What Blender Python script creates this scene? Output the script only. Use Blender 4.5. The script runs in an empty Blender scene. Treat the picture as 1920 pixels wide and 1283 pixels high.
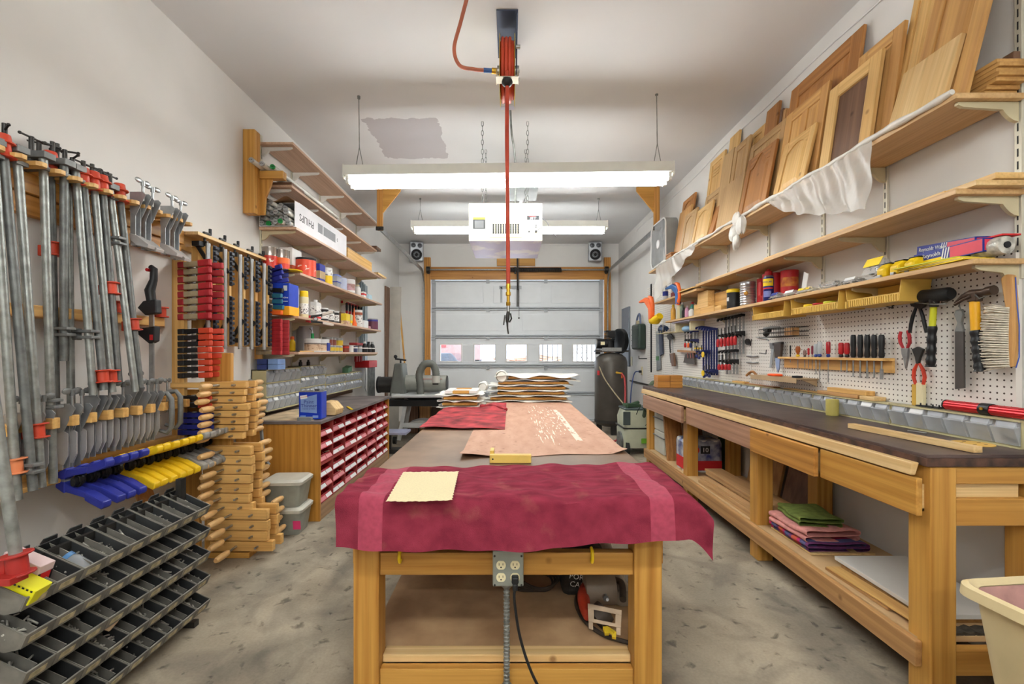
import bpy, bmesh, math, random
from mathutils import Vector, Matrix, Euler
random.seed(7)
TUBE, SKY, EXPO = 32.0, 7.0, 0.5
C = bpy.context.scene.collection
PI = math.pi
F, CX, CY, H = 853.333, 957.0, 662.0, 1.22      # focal length in pixels, vanishing point, eye height
def aX(px, py, X):
    Y = F * X / (px - CX); return (X, Y, H + (CY - py) * Y / F)
def aY(px, py, Y): return ((px - CX) * Y / F, Y, H + (CY - py) * Y / F)
def aZ(px, py, Z):
    Y = F * (Z - H) / (CY - py); return ((px - CX) * Y / F, Y, Z)
def V(*a): return Vector(a[0] if len(a) == 1 else a)

class MB:
    def __init__(s): s.bm = bmesh.new(); s.mi = 0
    def m(s, i): s.mi = i; return s
    def poly(s, vs, faces, smooth=False):
        bv = [s.bm.verts.new(v) for v in vs]
        for f in faces:
            try: fc = s.bm.faces.new([bv[i] for i in f])
            except ValueError: continue
            fc.material_index = s.mi; fc.smooth = smooth
        return s
    def box(s, c, d, r=None):
        M = Matrix.Translation(V(c))
        if r: M = M @ Euler(r).to_matrix().to_4x4()
        vs = [M @ V(sx*d[0]/2, sy*d[1]/2, sz*d[2]/2) for sx in (-1,1) for sy in (-1,1) for sz in (-1,1)]
        return s.poly(vs, [(0,1,3,2),(4,6,7,5),(0,4,5,1),(2,3,7,6),(0,2,6,4),(1,5,7,3)])
    def bx(s, x0, x1, y0, y1, z0, z1):
        return s.box(((x0+x1)/2,(y0+y1)/2,(z0+z1)/2), (abs(x1-x0),abs(y1-y0),abs(z1-z0)))
    def beam(s, p0, p1, w, d, up=(0,0,1)):
        p0, p1 = V(p0), V(p1); a = (p1-p0).normalized(); u = V(up)
        if abs(a.dot(u)) > .98: u = V(0,1,0)
        b = a.cross(u).normalized(); c = b.cross(a)
        vs = [p + b*sx*w/2 + c*sz*d/2 for p in (p0,p1) for sx in (-1,1) for sz in (-1,1)]
        return s.poly(vs, [(0,1,3,2),(4,6,7,5),(0,4,5,1),(2,3,7,6),(0,2,6,4),(1,5,7,3)])
    def cyl(s, p0, p1, r, r2=None, n=12, cap=True):
        r2 = r if r2 is None else r2
        return s.tube([p0, p1], [r, r2], n, cap)
    def tube(s, pts, r, n=8, cap=True, closed=False):
        pts = [V(p) for p in pts]; k = len(pts)
        rs = r if isinstance(r, (list, tuple)) else [r]*k
        vs, ref = [], None
        for i, p in enumerate(pts):
            if closed: t = pts[(i+1) % k] - pts[i-1]
            else: t = pts[min(i+1,k-1)] - pts[max(i-1,0)]
            t.normalize()
            if ref is None:
                ref = t.cross(V(0,0,1))
                if ref.length < .05: ref = t.cross(V(0,1,0))
            ref = (ref - t*ref.dot(t)).normalized(); b = t.cross(ref)
            for j in range(n):
                a = 2*PI*j/n
                vs.append(p + (ref*math.cos(a) + b*math.sin(a))*rs[i])
        fs = [(i*n+j, i*n+(j+1)%n, ((i+1)%k)*n+(j+1)%n, ((i+1)%k)*n+j) for i in range(k if closed else k-1) for j in range(n)]
        bv = [s.bm.verts.new(v) for v in vs]
        def nf(ix, sm):
            try:
                f = s.bm.faces.new([bv[i] for i in ix]); f.material_index = s.mi; f.smooth = sm
            except ValueError: pass
        for f in fs: nf(f, True)
        if cap and not closed:
            nf(list(range(n))[::-1], False); nf(list(range((k-1)*n, k*n)), False)
        return s
    def lathe(s, prof, c=(0,0,0), n=16, axis='Z', open_=False):
        # prof: (radius, height[, material]) ; material applies to the band that starts there
        c = V(c); rot = {'Z': Matrix(), 'X': Euler((0,PI/2,0)).to_matrix().to_4x4(), 'Y': Euler((-PI/2,0,0)).to_matrix().to_4x4()}[axis]
        rings = []
        for p in prof:
            r, z = p[0], p[1]
            if r < 1e-5: rings.append([s.bm.verts.new(c + (rot @ V(0,0,z)))])
            else: rings.append([s.bm.verts.new(c + (rot @ V(r*math.cos(2*PI*j/n), r*math.sin(2*PI*j/n), z))) for j in range(n)])
        for i in range(len(prof)-1):
            A, B = rings[i], rings[i+1]; mi = prof[i][2] if len(prof[i]) > 2 else s.mi
            for j in range(n):
                k = (j+1) % n
                if len(A) == 1 and len(B) == 1: continue
                if len(A) == 1: vs = [A[0], B[k], B[j]]
                elif len(B) == 1: vs = [A[j], A[k], B[0]]
                else: vs = [A[j], A[k], B[k], B[j]]
                try:
                    f = s.bm.faces.new(vs); f.smooth = True; f.material_index = mi
                except ValueError: pass
        if not open_:
            for R, rev in ((rings[0], True), (rings[-1], False)):
                if len(R) > 2:
                    try:
                        f = s.bm.faces.new(R[::-1] if rev else R); f.material_index = prof[0][2] if rev and len(prof[0]) > 2 else (prof[-1][2] if len(prof[-1]) > 2 else s.mi)
                    except ValueError: pass
        return s
    def prism(s, pts, a, b, ax='Y'):
        n = len(pts)
        def P(p, t): return {'X': (t,p[0],p[1]), 'Y': (p[0],t,p[1]), 'Z': (p[0],p[1],t)}[ax]
        vs = [P(p,a) for p in pts] + [P(p,b) for p in pts]
        return s.poly(vs, [tuple(range(n))[::-1], tuple(range(n,2*n))] + [(i,(i+1)%n,n+(i+1)%n,n+i) for i in range(n)])
    def ball(s, c, r, n=10, sc=(1,1,1)):
        m = max(4, n//2)
        vs, fs = [], []
        for i in range(m+1):
            th = PI*i/m
            for j in range(n):
                a = 2*PI*j/n
                vs.append((c[0]+r*sc[0]*math.sin(th)*math.cos(a), c[1]+r*sc[1]*math.sin(th)*math.sin(a), c[2]+r*sc[2]*math.cos(th)))
        for i in range(m):
            for j in range(n): fs.append((i*n+j, (i+1)*n+j, (i+1)*n+(j+1)%n, i*n+(j+1)%n))
        bv = [s.bm.verts.new(v) for v in vs]
        for f in fs:
            fc = s.bm.faces.new([bv[i] for i in f]); fc.material_index = s.mi; fc.smooth = True
        return s
    def sheet(s, nx, ny, f, th=0.002, mf=None):
        P = [[V(f(i/nx, j/ny)) for j in range(ny+1)] for i in range(nx+1)]
        def N(i, j):
            a = P[min(i+1,nx)][j]-P[max(i-1,0)][j]; b = P[i][min(j+1,ny)]-P[i][max(j-1,0)]
            n = a.cross(b); return n.normalized() if n.length > 1e-9 else V(0,0,1)
        top = [[s.bm.verts.new(P[i][j]) for j in range(ny+1)] for i in range(nx+1)]
        bot = [[s.bm.verts.new(P[i][j]-N(i,j)*th) for j in range(ny+1)] for i in range(nx+1)]
        def q(vs, mi):
            f_ = s.bm.faces.new(vs); f_.smooth = True; f_.material_index = mi
        for i in range(nx):
            for j in range(ny):
                mi = mf((i+.5)/nx, (j+.5)/ny) if mf else s.mi
                q([top[i][j],top[i+1][j],top[i+1][j+1],top[i][j+1]], mi)
                q([bot[i][j],bot[i][j+1],bot[i+1][j+1],bot[i+1][j]], mi)
        for i in range(nx):
            q([top[i][0],bot[i][0],bot[i+1][0],top[i+1][0]], s.mi); q([top[i][ny],top[i+1][ny],bot[i+1][ny],bot[i][ny]], s.mi)
        for j in range(ny):
            q([top[0][j],top[0][j+1],bot[0][j+1],bot[0][j]], s.mi); q([top[nx][j],bot[nx][j],bot[nx][j+1],top[nx][j+1]], s.mi)
        return s
    def xf(s, M):
        bmesh.ops.transform(s.bm, matrix=M, verts=s.bm.verts); return s
    def mesh(s, name, mats, off=None):
        bm = s.bm
        if off is not None: bmesh.ops.translate(bm, vec=-V(off), verts=bm.verts)
        bmesh.ops.recalc_face_normals(bm, faces=bm.faces)
        for e in bm.edges:
            if len(e.link_faces) == 2:
                if not (e.link_faces[0].smooth and e.link_faces[1].smooth) or e.calc_face_angle(0) > .8: e.smooth = False
        me = bpy.data.meshes.new(name); bm.to_mesh(me); bm.free()
        for m in (mats if isinstance(mats, (list, tuple)) else [mats]): me.materials.append(m)
        return me

def tagp(o, label=None, cat=None, group=None, kind=None):
    if label: o['label'] = label
    if cat: o['category'] = cat
    if group: o['group'] = group
    if kind: o['kind'] = kind
    return o
def bev(o, w, n=2):
    if w:
        b = o.modifiers.new('bevel', 'BEVEL'); b.width = w; b.segments = n; b.limit_method = 'ANGLE'; b.angle_limit = .7
        b.harden_normals = False
    return o
def wloc(o):
    p = V(0,0,0)
    while o is not None: p = p + o.location; o = o.parent
    return p
# a part; world coordinates by default, L=True for coordinates local to the parent
def part(par, name, mb, mat, b=0, L=False, label=None):
    me = mb.mesh(name, mat, None if L else wloc(par))
    o = bpy.data.objects.new(name, me); C.objects.link(o); o.parent = par
    if label: o['label'] = label
    return bev(o, b)
def thing(name, label, cat, loc=(0,0,0), rot=None, group=None, kind=None):
    o = bpy.data.objects.new(name, None); C.objects.link(o); o.empty_display_size = .05
    o.location = loc
    if rot: o.rotation_euler = rot
    return tagp(o, label, cat, group, kind)
# a thing that is one mesh, built in world coordinates; its origin goes to the middle of its underside
def solo(name, mb, mat, label, cat, b=0, group=None, kind=None, L=None, rot=None):
    if L is None:
        vs = [v.co for v in mb.bm.verts]
        lo = [min(v[i] for v in vs) for i in range(3)]; hi = [max(v[i] for v in vs) for i in range(3)]
        base = ((lo[0]+hi[0])/2, (lo[1]+hi[1])/2, lo[2]); me = mb.mesh(name, mat, base)
    else: base = L; me = mb.mesh(name, mat)
    o = bpy.data.objects.new(name, me); C.objects.link(o); o.location = base
    if rot: o.rotation_euler = rot
    tagp(o, label, cat, group, kind)
    return bev(o, b)
def struct(name, mb, mat, b=0, par=None):
    o = bpy.data.objects.new(name, mb.mesh(name, mat)); C.objects.link(o); o.parent = par
    if par is None: o['kind'] = 'structure'
    return bev(o, b)
def dup(root, loc, rot=None, label=None, scale=None):
    def cp(o, par):
        c = o.copy(); C.objects.link(c); c.parent = par
        for ch in o.children: cp(ch, c)
        return c
    r = cp(root, None); r.location = loc
    if rot is not None: r.rotation_euler = rot
    if scale is not None: r.scale = scale if isinstance(scale, (tuple, list)) else (scale,)*3
    if label: r['label'] = label
    return r
def text(par, s, size, loc, rot, mat, name='lettering', ext=.0006, sx=1.0, world=True):
    cu = bpy.data.curves.new('t', 'FONT'); cu.body = s; cu.size = size; cu.extrude = ext
    cu.align_x = 'CENTER'; cu.align_y = 'CENTER'; cu.resolution_u = 2
    o = bpy.data.objects.new('t', cu); C.objects.link(o)
    bpy.context.view_layer.update()
    me = bpy.data.meshes.new_from_object(o.evaluated_get(bpy.context.evaluated_depsgraph_get()))
    bpy.data.objects.remove(o); bpy.data.curves.remove(cu)
    M = Matrix.Translation(V(loc) - (wloc(par) if world else V(0,0,0))) @ Euler(rot).to_matrix().to_4x4() @ Matrix.Diagonal((sx,1,1,1))
    me.transform(M); me.name = name; me.materials.clear(); me.materials.append(mat)
    q = bpy.data.objects.new(name, me); C.objects.link(q); q.parent = par
    return q
FRONT = (PI/2,0,0); TO_LEFT = (PI/2,0,-PI/2); TO_RIGHT = (PI/2,0,PI/2)   # facing -Y, -X, +X
ORD = ['','first','second','third','fourth','fifth','sixth','seventh','eighth','ninth','tenth','eleventh','twelfth','thirteenth','fourteenth','fifteenth','sixteenth']

# ---------------------------------------------------------------- materials
def lin(c):
    f = lambda v: (v/12.92 if v <= .04045 else ((v+.055)/1.055)**2.4)
    return tuple(f(v/255.0) for v in c[:3]) + (1.0,)
_mc = {}
def pm(name, col, rough=.5, metal=0.0, var=.08, scale=9.0, bump=0.0, bscale=120.0, alpha=1.0, trans=0.0, emit=0.0, spec=.4, col2=None, lo=.35, hi=.65):
    if name in _mc: return _mc[name]
    m = bpy.data.materials.new(name); m.use_nodes = True; nt = m.node_tree; N, K = nt.nodes, nt.links
    p = N['Principled BSDF']; p.inputs['Roughness'].default_value = rough; p.inputs['Metallic'].default_value = metal
    p.inputs['Specular IOR Level'].default_value = spec
    c = lin(col)
    tc = N.new('ShaderNodeTexCoord')
    n = N.new('ShaderNodeTexNoise'); n.inputs['Scale'].default_value = scale; n.inputs['Detail'].default_value = 5
    K.new(tc.outputs['Object'], n.inputs['Vector'])
    r = N.new('ShaderNodeValToRGB'); r.color_ramp.elements[0].position = lo; r.color_ramp.elements[1].position = hi
    d = lin(col2) if col2 else tuple(v*(1-var*1.6) for v in c[:3])+(1,)
    r.color_ramp.elements[0].color = d; r.color_ramp.elements[1].color = tuple(min(1,v*(1+var*.5)) for v in c[:3])+(1,)
    K.new(n.outputs['Fac'], r.inputs['Fac']); K.new(r.outputs['Color'], p.inputs['Base Color'])
    if bump:
        n2 = N.new('ShaderNodeTexNoise'); n2.inputs['Scale'].default_value = bscale; n2.inputs['Detail'].default_value = 3
        K.new(tc.outputs['Object'], n2.inputs['Vector'])
        b = N.new('ShaderNodeBump'); b.inputs['Strength'].default_value = bump; b.inputs['Distance'].default_value = .004
        K.new(n2.outputs['Fac'], b.inputs['Height']); K.new(b.outputs['Normal'], p.inputs['Normal'])
    p.inputs['Alpha'].default_value = alpha; p.inputs['Transmission Weight'].default_value = trans
    if emit:
        p.inputs['Emission Color'].default_value = c; p.inputs['Emission Strength'].default_value = emit
    _mc[name] = m; return m
def wood(name, c1, c2, ax='Y', rough=.45, stretch=14.0, along=.9, dark=.42, knots=True):
    key = name + '_' + ax
    if key in _mc: return _mc[key]
    m = bpy.data.materials.new(key); m.use_nodes = True; nt = m.node_tree; N, K = nt.nodes, nt.links
    p = N['Principled BSDF']; p.inputs['Roughness'].default_value = rough; p.inputs['Specular IOR Level'].default_value = .35
    tc = N.new('ShaderNodeTexCoord'); oi = N.new('ShaderNodeObjectInfo')
    mul = N.new('ShaderNodeVectorMath'); mul.operation = 'SCALE'; mul.inputs[0].default_value = (7.3, 3.1, 9.7); K.new(oi.outputs['Random'], mul.inputs['Scale'])
    add = N.new('ShaderNodeVectorMath'); add.operation = 'ADD'; K.new(tc.outputs['Object'], add.inputs[0]); K.new(mul.outputs['Vector'], add.inputs[1])
    mp = N.new('ShaderNodeMapping'); sc = [stretch]*3; sc['XYZ'.index(ax)] = along; mp.inputs['Scale'].default_value = sc
    K.new(add.outputs['Vector'], mp.inputs['Vector'])
    n = N.new('ShaderNodeTexNoise'); n.inputs['Scale'].default_value = 1.6; n.inputs['Detail'].default_value = 6; n.inputs['Distortion'].default_value = .9
    K.new(mp.outputs['Vector'], n.inputs['Vector'])
    w = N.new('ShaderNodeTexWave'); w.inputs['Scale'].default_value = .55; w.inputs['Distortion'].default_value = 7; w.inputs['Detail'].default_value = 2; w.inputs['Detail Scale'].default_value = 1.2
    w.bands_direction = {'X':'Y','Y':'Z','Z':'X'}[ax]
    K.new(mp.outputs['Vector'], w.inputs['Vector'])
    mx = N.new('ShaderNodeMix'); mx.data_type = 'FLOAT'; mx.inputs[0].default_value = .4
    K.new(n.outputs['Fac'], mx.inputs[2]); K.new(w.outputs['Fac'], mx.inputs[3])
    r = N.new('ShaderNodeValToRGB'); e = r.color_ramp.elements
    e[0].position = .25; e[1].position = .72; a, b = lin(c1), lin(c2)
    e[0].color = tuple(b[i]*(1-dark) + a[i]*dark for i in range(3))+(1,); e[1].color = a
    e2 = r.color_ramp.elements.new(.15); e2.color = b
    K.new(mx.outputs[0], r.inputs['Fac']); col = r.outputs['Color']
    fs = N.new('ShaderNodeMapping'); sc3 = [95.0]*3; sc3['XYZ'.index(ax)] = 2.2; fs.inputs['Scale'].default_value = sc3; K.new(add.outputs['Vector'], fs.inputs['Vector'])
    fn = N.new('ShaderNodeTexNoise'); fn.inputs['Scale'].default_value = 1.0; fn.inputs['Detail'].default_value = 2; K.new(fs.outputs['Vector'], fn.inputs['Vector'])
    fr = N.new('ShaderNodeValToRGB'); fr.color_ramp.elements[0].position = .3; fr.color_ramp.elements[0].color = (.80,.76,.70,1); fr.color_ramp.elements[1].position = .6; fr.color_ramp.elements[1].color = (1,1,1,1); K.new(fn.outputs['Fac'], fr.inputs['Fac'])
    vk = N.new('ShaderNodeTexVoronoi'); vk.inputs['Scale'].default_value = 4.2; K.new(add.outputs['Vector'], vk.inputs['Vector'])
    vr = N.new('ShaderNodeValToRGB'); ve = vr.color_ramp.elements; ve[0].position = .03; ve[0].color = (.34,.24,.16,1); ve[1].position = .075; ve[1].color = (1,1,1,1); K.new(vk.outputs['Distance'], vr.inputs['Fac'])
    for src in ((fr.outputs['Color'], vr.outputs['Color']) if knots else (fr.outputs['Color'],)):
        mm = N.new('ShaderNodeMix'); mm.data_type = 'RGBA'; mm.blend_type = 'MULTIPLY'; mm.inputs[0].default_value = .8; K.new(col, mm.inputs[6]); K.new(src, mm.inputs[7]); col = mm.outputs[2]
    K.new(col, p.inputs['Base Color'])
    bp = N.new('ShaderNodeBump'); bp.inputs['Strength'].default_value = .08; bp.inputs['Distance'].default_value = .003
    K.new(n.outputs['Fac'], bp.inputs['Height']); K.new(bp.outputs['Normal'], p.inputs['Normal'])
    _mc[key] = m; return m
def pine(ax='Y'): return wood('pine', (226,182,112), (192,138,72), ax)
def gold(ax='Y'): return wood('varnished_fir', (208,156,78), (168,110,42), ax, rough=.4)
def orng(ax='Y'): return wood('orange_fir', (204,146,74), (152,98,42), ax)
def pale(ax='Y'): return wood('pale_pine', (232,200,146), (204,160,100), ax)
def oak(ax='Y'): return wood('oak', (188,132,76), (142,88,44), ax)
def maple(ax='Y'): return wood('maple', (228,182,112), (200,146,74), ax, knots=False)
def brown(ax='Y'): return wood('walnut_stain', (128,96,76), (84,58,44), ax)
def fir(ax='Y'): return wood('rough_fir', (196,150,98), (150,104,62), ax)
def shelfw(ax='Y'): return wood('shelf_board', (214,176,126), (186,144,92), ax)
M_white = pm('white_paint', (226,224,222), .6, var=.02)
M_wall = pm('wall_paint', (224,221,217), .7, var=.035, scale=1.6, bump=.05, bscale=60)
M_grey = pm('grey_plastic', (130,132,132), .5)
M_steel = pm('steel', (168,170,170), .35, .85, var=.12, scale=30)
M_galv = pm('galvanised_pipe', (150,152,148), .42, .55, var=.2, scale=28, bump=.08, bscale=200)
M_galv2 = pm('dull_galvanised_pipe', (118,120,118), .5, .5, var=.22, scale=24, bump=.08, bscale=200)
M_cast = pm('cast_iron_grey', (126,127,126), .55, .4, var=.15, scale=25, bump=.1)
M_dsteel = pm('dark_steel', (70,68,66), .45, .7, var=.15)
M_alu = pm('aluminium', (176,178,180), .38, .6, var=.14, scale=14)
M_black = pm('black_plastic', (28,28,30), .45, var=.15)
M_rubber = pm('black_rubber', (38,38,38), .75, var=.15)
M_redpaint = pm('orange_red_paint', (206,70,42), .45, var=.12)
M_red = pm('red_plastic', (186,28,34), .45, var=.1)
M_redv = pm('red_vinyl', (176,36,44), .55, var=.18, scale=14)
M_orange = pm('orange_plastic', (240,106,40), .45)
M_yellow = pm('yellow_plastic', (240,200,20), .45)
M_blue = pm('blue_plastic', (44,52,150), .45)
M_tanm = pm('tan_metal', (172,158,128), .5, .3, var=.15, scale=20)
M_cream = pm('cream_plastic', (228,216,176), .5, var=.05)
M_paper = pm('paper_white', (236,236,236), .7, var=.02)
M_clear = pm('clear_plastic', (226,230,238), .22, alpha=.36, var=.04)
M_clearfilm = pm('clear_film', (240,236,230), .32, alpha=.34, var=.06, bump=.4, bscale=30)
M_beige = pm('beige_plastic', (196,182,122), .55, var=.06)
M_mdf = pm('hardboard', (172,140,120), .6, var=.08)
M_bag = pm('bag_film', (240,240,238), .15, alpha=.22, var=.05, spec=.7)
M_print = pm('printed_white', (232,230,226), .5, scale=55, col2=(120,112,116), lo=.40, hi=.46)
M_brass = pm('brass', (206,164,60), .35, .8)
M_ink = pm('black_ink', (30,30,34), .6, var=.02)
M_inkw = pm('white_ink', (238,238,236), .6, var=.02)
M_inkr = pm('red_ink', (210,40,44), .6, var=.02)
M_inky = pm('yellow_ink', (250,216,30), .6, var=.02)
M_inkb = pm('blue_ink', (36,52,140), .6, var=.02)
M_inkg = pm('grey_ink', (128,128,132), .6, var=.02)
# ---------------------------------------------------------------- the room
XL, XR, YF, YB, ZC = -1.99, 1.93, 8.13, -3.2, 3.17
def nodes(m): return m.node_tree.nodes, m.node_tree.links
# concrete floor: pale dusty slab with dark spatters, darker traffic stains and one sawn joint
def concrete():
    m = bpy.data.materials.new('concrete'); m.use_nodes = True; N, K = nodes(m); p = N['Principled BSDF']
    p.inputs['Roughness'].default_value = .75; p.inputs['Specular IOR Level'].default_value = .25
    tc = N.new('ShaderNodeTexCoord')
    def noise(s, d=6, dist=0, sc=None):
        n = N.new('ShaderNodeTexNoise'); n.inputs['Scale'].default_value = s; n.inputs['Detail'].default_value = d; n.inputs['Distortion'].default_value = dist
        if sc:
            mp = N.new('ShaderNodeMapping'); mp.inputs['Scale'].default_value = sc; K.new(tc.outputs['Object'], mp.inputs['Vector']); K.new(mp.outputs['Vector'], n.inputs['Vector'])
        else: K.new(tc.outputs['Object'], n.inputs['Vector'])
        return n
    def ramp(src, a, ca, b, cb):
        r = N.new('ShaderNodeValToRGB'); e = r.color_ramp.elements; e[0].position = a; e[0].color = ca; e[1].position = b; e[1].color = cb
        K.new(src, r.inputs['Fac']); return r.outputs['Color']
    base = ramp(noise(1.3, 8, .6).outputs['Fac'], .35, lin((146,133,115)), .62, lin((182,169,149)))
    def mult(a, b, fac=1.0):
        x = N.new('ShaderNodeMix'); x.data_type = 'RGBA'; x.blend_type = 'MULTIPLY'; x.inputs[0].default_value = fac
        K.new(a, x.inputs[6]); K.new(b, x.inputs[7]); return x.outputs[2]
    W, G = (1,1,1,1), (.42,.42,.44,1)
    sp = ramp(noise(15, 5, .5).outputs['Fac'], .30, (.42,.42,.43,1), .40, W)
    st = ramp(noise(1.1, 5, 1.0, (2.2,.7,1)).outputs['Fac'], .36, (.60,.61,.63,1), .56, W)
    fine = ramp(noise(90, 3).outputs['Fac'], .3, (.86,.86,.86,1), .7, W)
    st2 = ramp(noise(3.2, 6, 1.4).outputs['Fac'], .34, (.72,.72,.74,1), .5, W)
    c = mult(mult(mult(mult(base, sp), st), st2), fine)
    K.new(c, p.inputs['Base Color'])
    b = N.new('ShaderNodeBump'); b.inputs['Strength'].default_value = .12; b.inputs['Distance'].default_value = .005
    K.new(noise(60, 4).outputs['Fac'], b.inputs['Height']); K.new(b.outputs['Normal'], p.inputs['Normal'])
    return m
struct('floor', MB().bx(XL-.1, XR+.1, YB-.1, YF+.12, -.1, 0), concrete())
# ceiling: white paint with one bare grey rectangle where the paint came away
def ceilm():
    m = bpy.data.materials.new('ceiling_paint'); m.use_nodes = True; N, K = nodes(m); p = N['Principled BSDF']
    p.inputs['Roughness'].default_value = .75; p.inputs['Specular IOR Level'].default_value = .2
    tc = N.new('ShaderNodeTexCoord'); n = N.new('ShaderNodeTexNoise'); n.inputs['Scale'].default_value = 9; n.inputs['Detail'].default_value = 6
    K.new(tc.outputs['Object'], n.inputs['Vector'])
    off = N.new('ShaderNodeVectorMath'); off.operation = 'MULTIPLY_ADD'; off.inputs[1].default_value = (.14,.14,0); K.new(n.outputs['Color'], off.inputs[0]); K.new(tc.outputs['Object'], off.inputs[2])
    sx = N.new('ShaderNodeSeparateXYZ'); K.new(off.outputs['Vector'], sx.inputs['Vector'])
    def mth(op, a, b, c=None):
        q = N.new('ShaderNodeMath'); q.operation = op
        for i, v in enumerate((a, b)):
            if hasattr(v, 'type') or hasattr(v, 'node'): K.new(v, q.inputs[i])
            else: q.inputs[i].default_value = v
        if c is not None: q.inputs[2].default_value = c
        return q.outputs[0]
    ax = mth('COMPARE', sx.outputs['X'], -.855, .31); ay = mth('COMPARE', sx.outputs['Y'], 4.24, .39)
    mask = mth('MULTIPLY', ax, ay)
    n2 = N.new('ShaderNodeTexNoise'); n2.inputs['Scale'].default_value = 1.2; K.new(tc.outputs['Object'], n2.inputs['Vector'])
    r = N.new('ShaderNodeValToRGB'); e = r.color_ramp.elements; e[0].position = .3; e[0].color = lin((214,213,213)); e[1].position = .7; e[1].color = lin((224,223,223)); K.new(n2.outputs['Fac'], r.inputs['Fac'])
    x = N.new('ShaderNodeMix'); x.data_type = 'RGBA'; K.new(mask, x.inputs[0]); K.new(r.outputs['Color'], x.inputs[6]); x.inputs[7].default_value = lin((186,181,183))
    K.new(x.outputs[2], p.inputs['Base Color']); return m
struct('ceiling', MB().bx(XL-.1, XR+.1, YB-.1, YF+.12, ZC, ZC+.1), ceilm())
struct('wall_left', MB().bx(XL-.1, XL, YB-.1, YF+.12, 0, ZC), M_wall)
struct('wall_right', MB().bx(XR, XR+.1, YB-.1, YF+.12, 0, ZC), M_wall)
struct('wall_back', MB().bx(XL-.1, XR+.1, YB-.1, YB, 0, ZC), M_wall)
DX0, DX1, DZ = -1.42, 1.667, 2.53
w = MB(); w.bx(XL, DX0-.02, YF, YF+.12, 0, ZC); w.bx(DX1+.02, XR, YF, YF+.12, 0, ZC); w.bx(DX0-.02, DX1+.02, YF, YF+.12, DZ, ZC)
struct('wall_front', w, M_wall)
# cable stapled along the right wall under the ceiling
pts = [(XR-.006, y, 3.07+.012*math.sin(y*2.1)+.01*math.sin(y*5)) for y in [1.2+.25*i for i in range(24)]]
solo('wall_cable', MB().tube(pts, .006, 6), M_white, 'thin white cable running along the top of the right wall under the ceiling', 'cable')
# door frame timber
t = MB(); t.bx(DX0-.115, DX0, YF-.05, YF-.002, 0, 2.92); struct('trim_1', t, orng('Z'), .004)
t = MB(); t.bx(DX1, DX1+.115, YF-.05, YF-.002, 0, 2.92); struct('trim_2', t, orng('Z'), .004)
t = MB(); t.bx(DX0, DX1, YF-.05, YF-.002, DZ-.005, DZ+.13); t.bx(DX0, DX1, YF-.045, YF-.004, DZ+.132, DZ+.22); struct('trim_3', t, orng('X'), .003)
# sectional garage door
M_door = pm('door_enamel', (228,230,232), .45, var=.03, scale=3)
M_doorrib = pm('door_strut_steel', (176,179,183), .5, 0.0, var=.06)
door = bpy.data.objects.new('door_1', None); C.objects.link(door); door['kind'] = 'structure'
tagp(door, 'white sectional garage door with a row of five small windows')
WX = [(826,865),(890,928),(950,987),(1012,1053),(1075,1116)]
secs = [2.52, 2.01, 1.515, 0.99, 0.50, 0.01]
WZ0, WZ1 = 1.075, 1.365
wins = [((a-CX)/105.0, (b-CX)/105.0) for a, b in WX]
for i in range(5):
    zt, zb = secs[i], secs[i+1]+.0005
    s_ = MB(); y0, y1 = YF+.0, YF+.045
    if i != 2:
        s_.bx(DX0, DX1, y0, y1, zb, zt)
        # long raised panels pressed into the section
        n = 3 if i == 0 else 2
        for k in range(n):
            wd = (DX1-DX0)/n; a = DX0+wd*k+.09; b = DX0+wd*(k+1)-.09
            s_.bx(a, b, y0-.006, y0, zb+.1, zt-.1)
    else:
        s_.bx(DX0, DX1, y0, y1, zb, WZ0); s_.bx(DX0, DX1, y0, y1, WZ1, zt)
        xs = [DX0] + [v for p_ in wins for v in p_] + [DX1]
        for k in range(0, len(xs), 2): s_.bx(xs[k], xs[k+1], y0, y1, WZ0, WZ1)
    so = struct('section', s_, M_door, .002, door)
    r = MB()
    for z in (zt-.018, zb+.018):
        r.bx(DX0+.02, DX1-.02, y0-.03, y0-.001, z-.012, z+.012)
    for x in (DX0+.02, DX1-.09): r.bx(x, x+.07, y0-.008, y0-.001, zb, zt)
    struct('strut', r, M_doorrib, .002, door)
    h = MB()
    for x in (-.4, .63, DX0+.05, DX1-.05):
        h.box((x, y0-.034, zt-.03), (.06,.012,.06)); h.cyl((x-.03,y0-.04,zt-.005),(x+.03,y0-.04,zt-.005), .008, n=8)
    struct('hinge', h, M_doorrib, 0, door)
M_glass = bpy.data.materials.new('window_glass'); M_glass.use_nodes = True
N, K = nodes(M_glass); N.remove(N['Principled BSDF']); o_ = N['Material Output']
tr = N.new('ShaderNodeBsdfTransparent'); gl = N.new('ShaderNodeBsdfGlossy'); gl.inputs['Roughness'].default_value = .02; ms = N.new('ShaderNodeMixShader'); ms.inputs[0].default_value = .06
nz = N.new('ShaderNodeTexNoise'); nz.inputs['Scale'].default_value = 3; cr = N.new('ShaderNodeValToRGB'); cr.color_ramp.elements[0].color = (.93,.95,.96,1); cr.color_ramp.elements[1].color = (.99,.99,.99,1)
K.new(nz.outputs['Fac'], cr.inputs['Fac']); K.new(cr.outputs['Color'], tr.inputs['Color'])
K.new(tr.outputs[0], ms.inputs[1]); K.new(gl.outputs[0], ms.inputs[2]); K.new(ms.outputs[0], o_.inputs[0])
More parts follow.
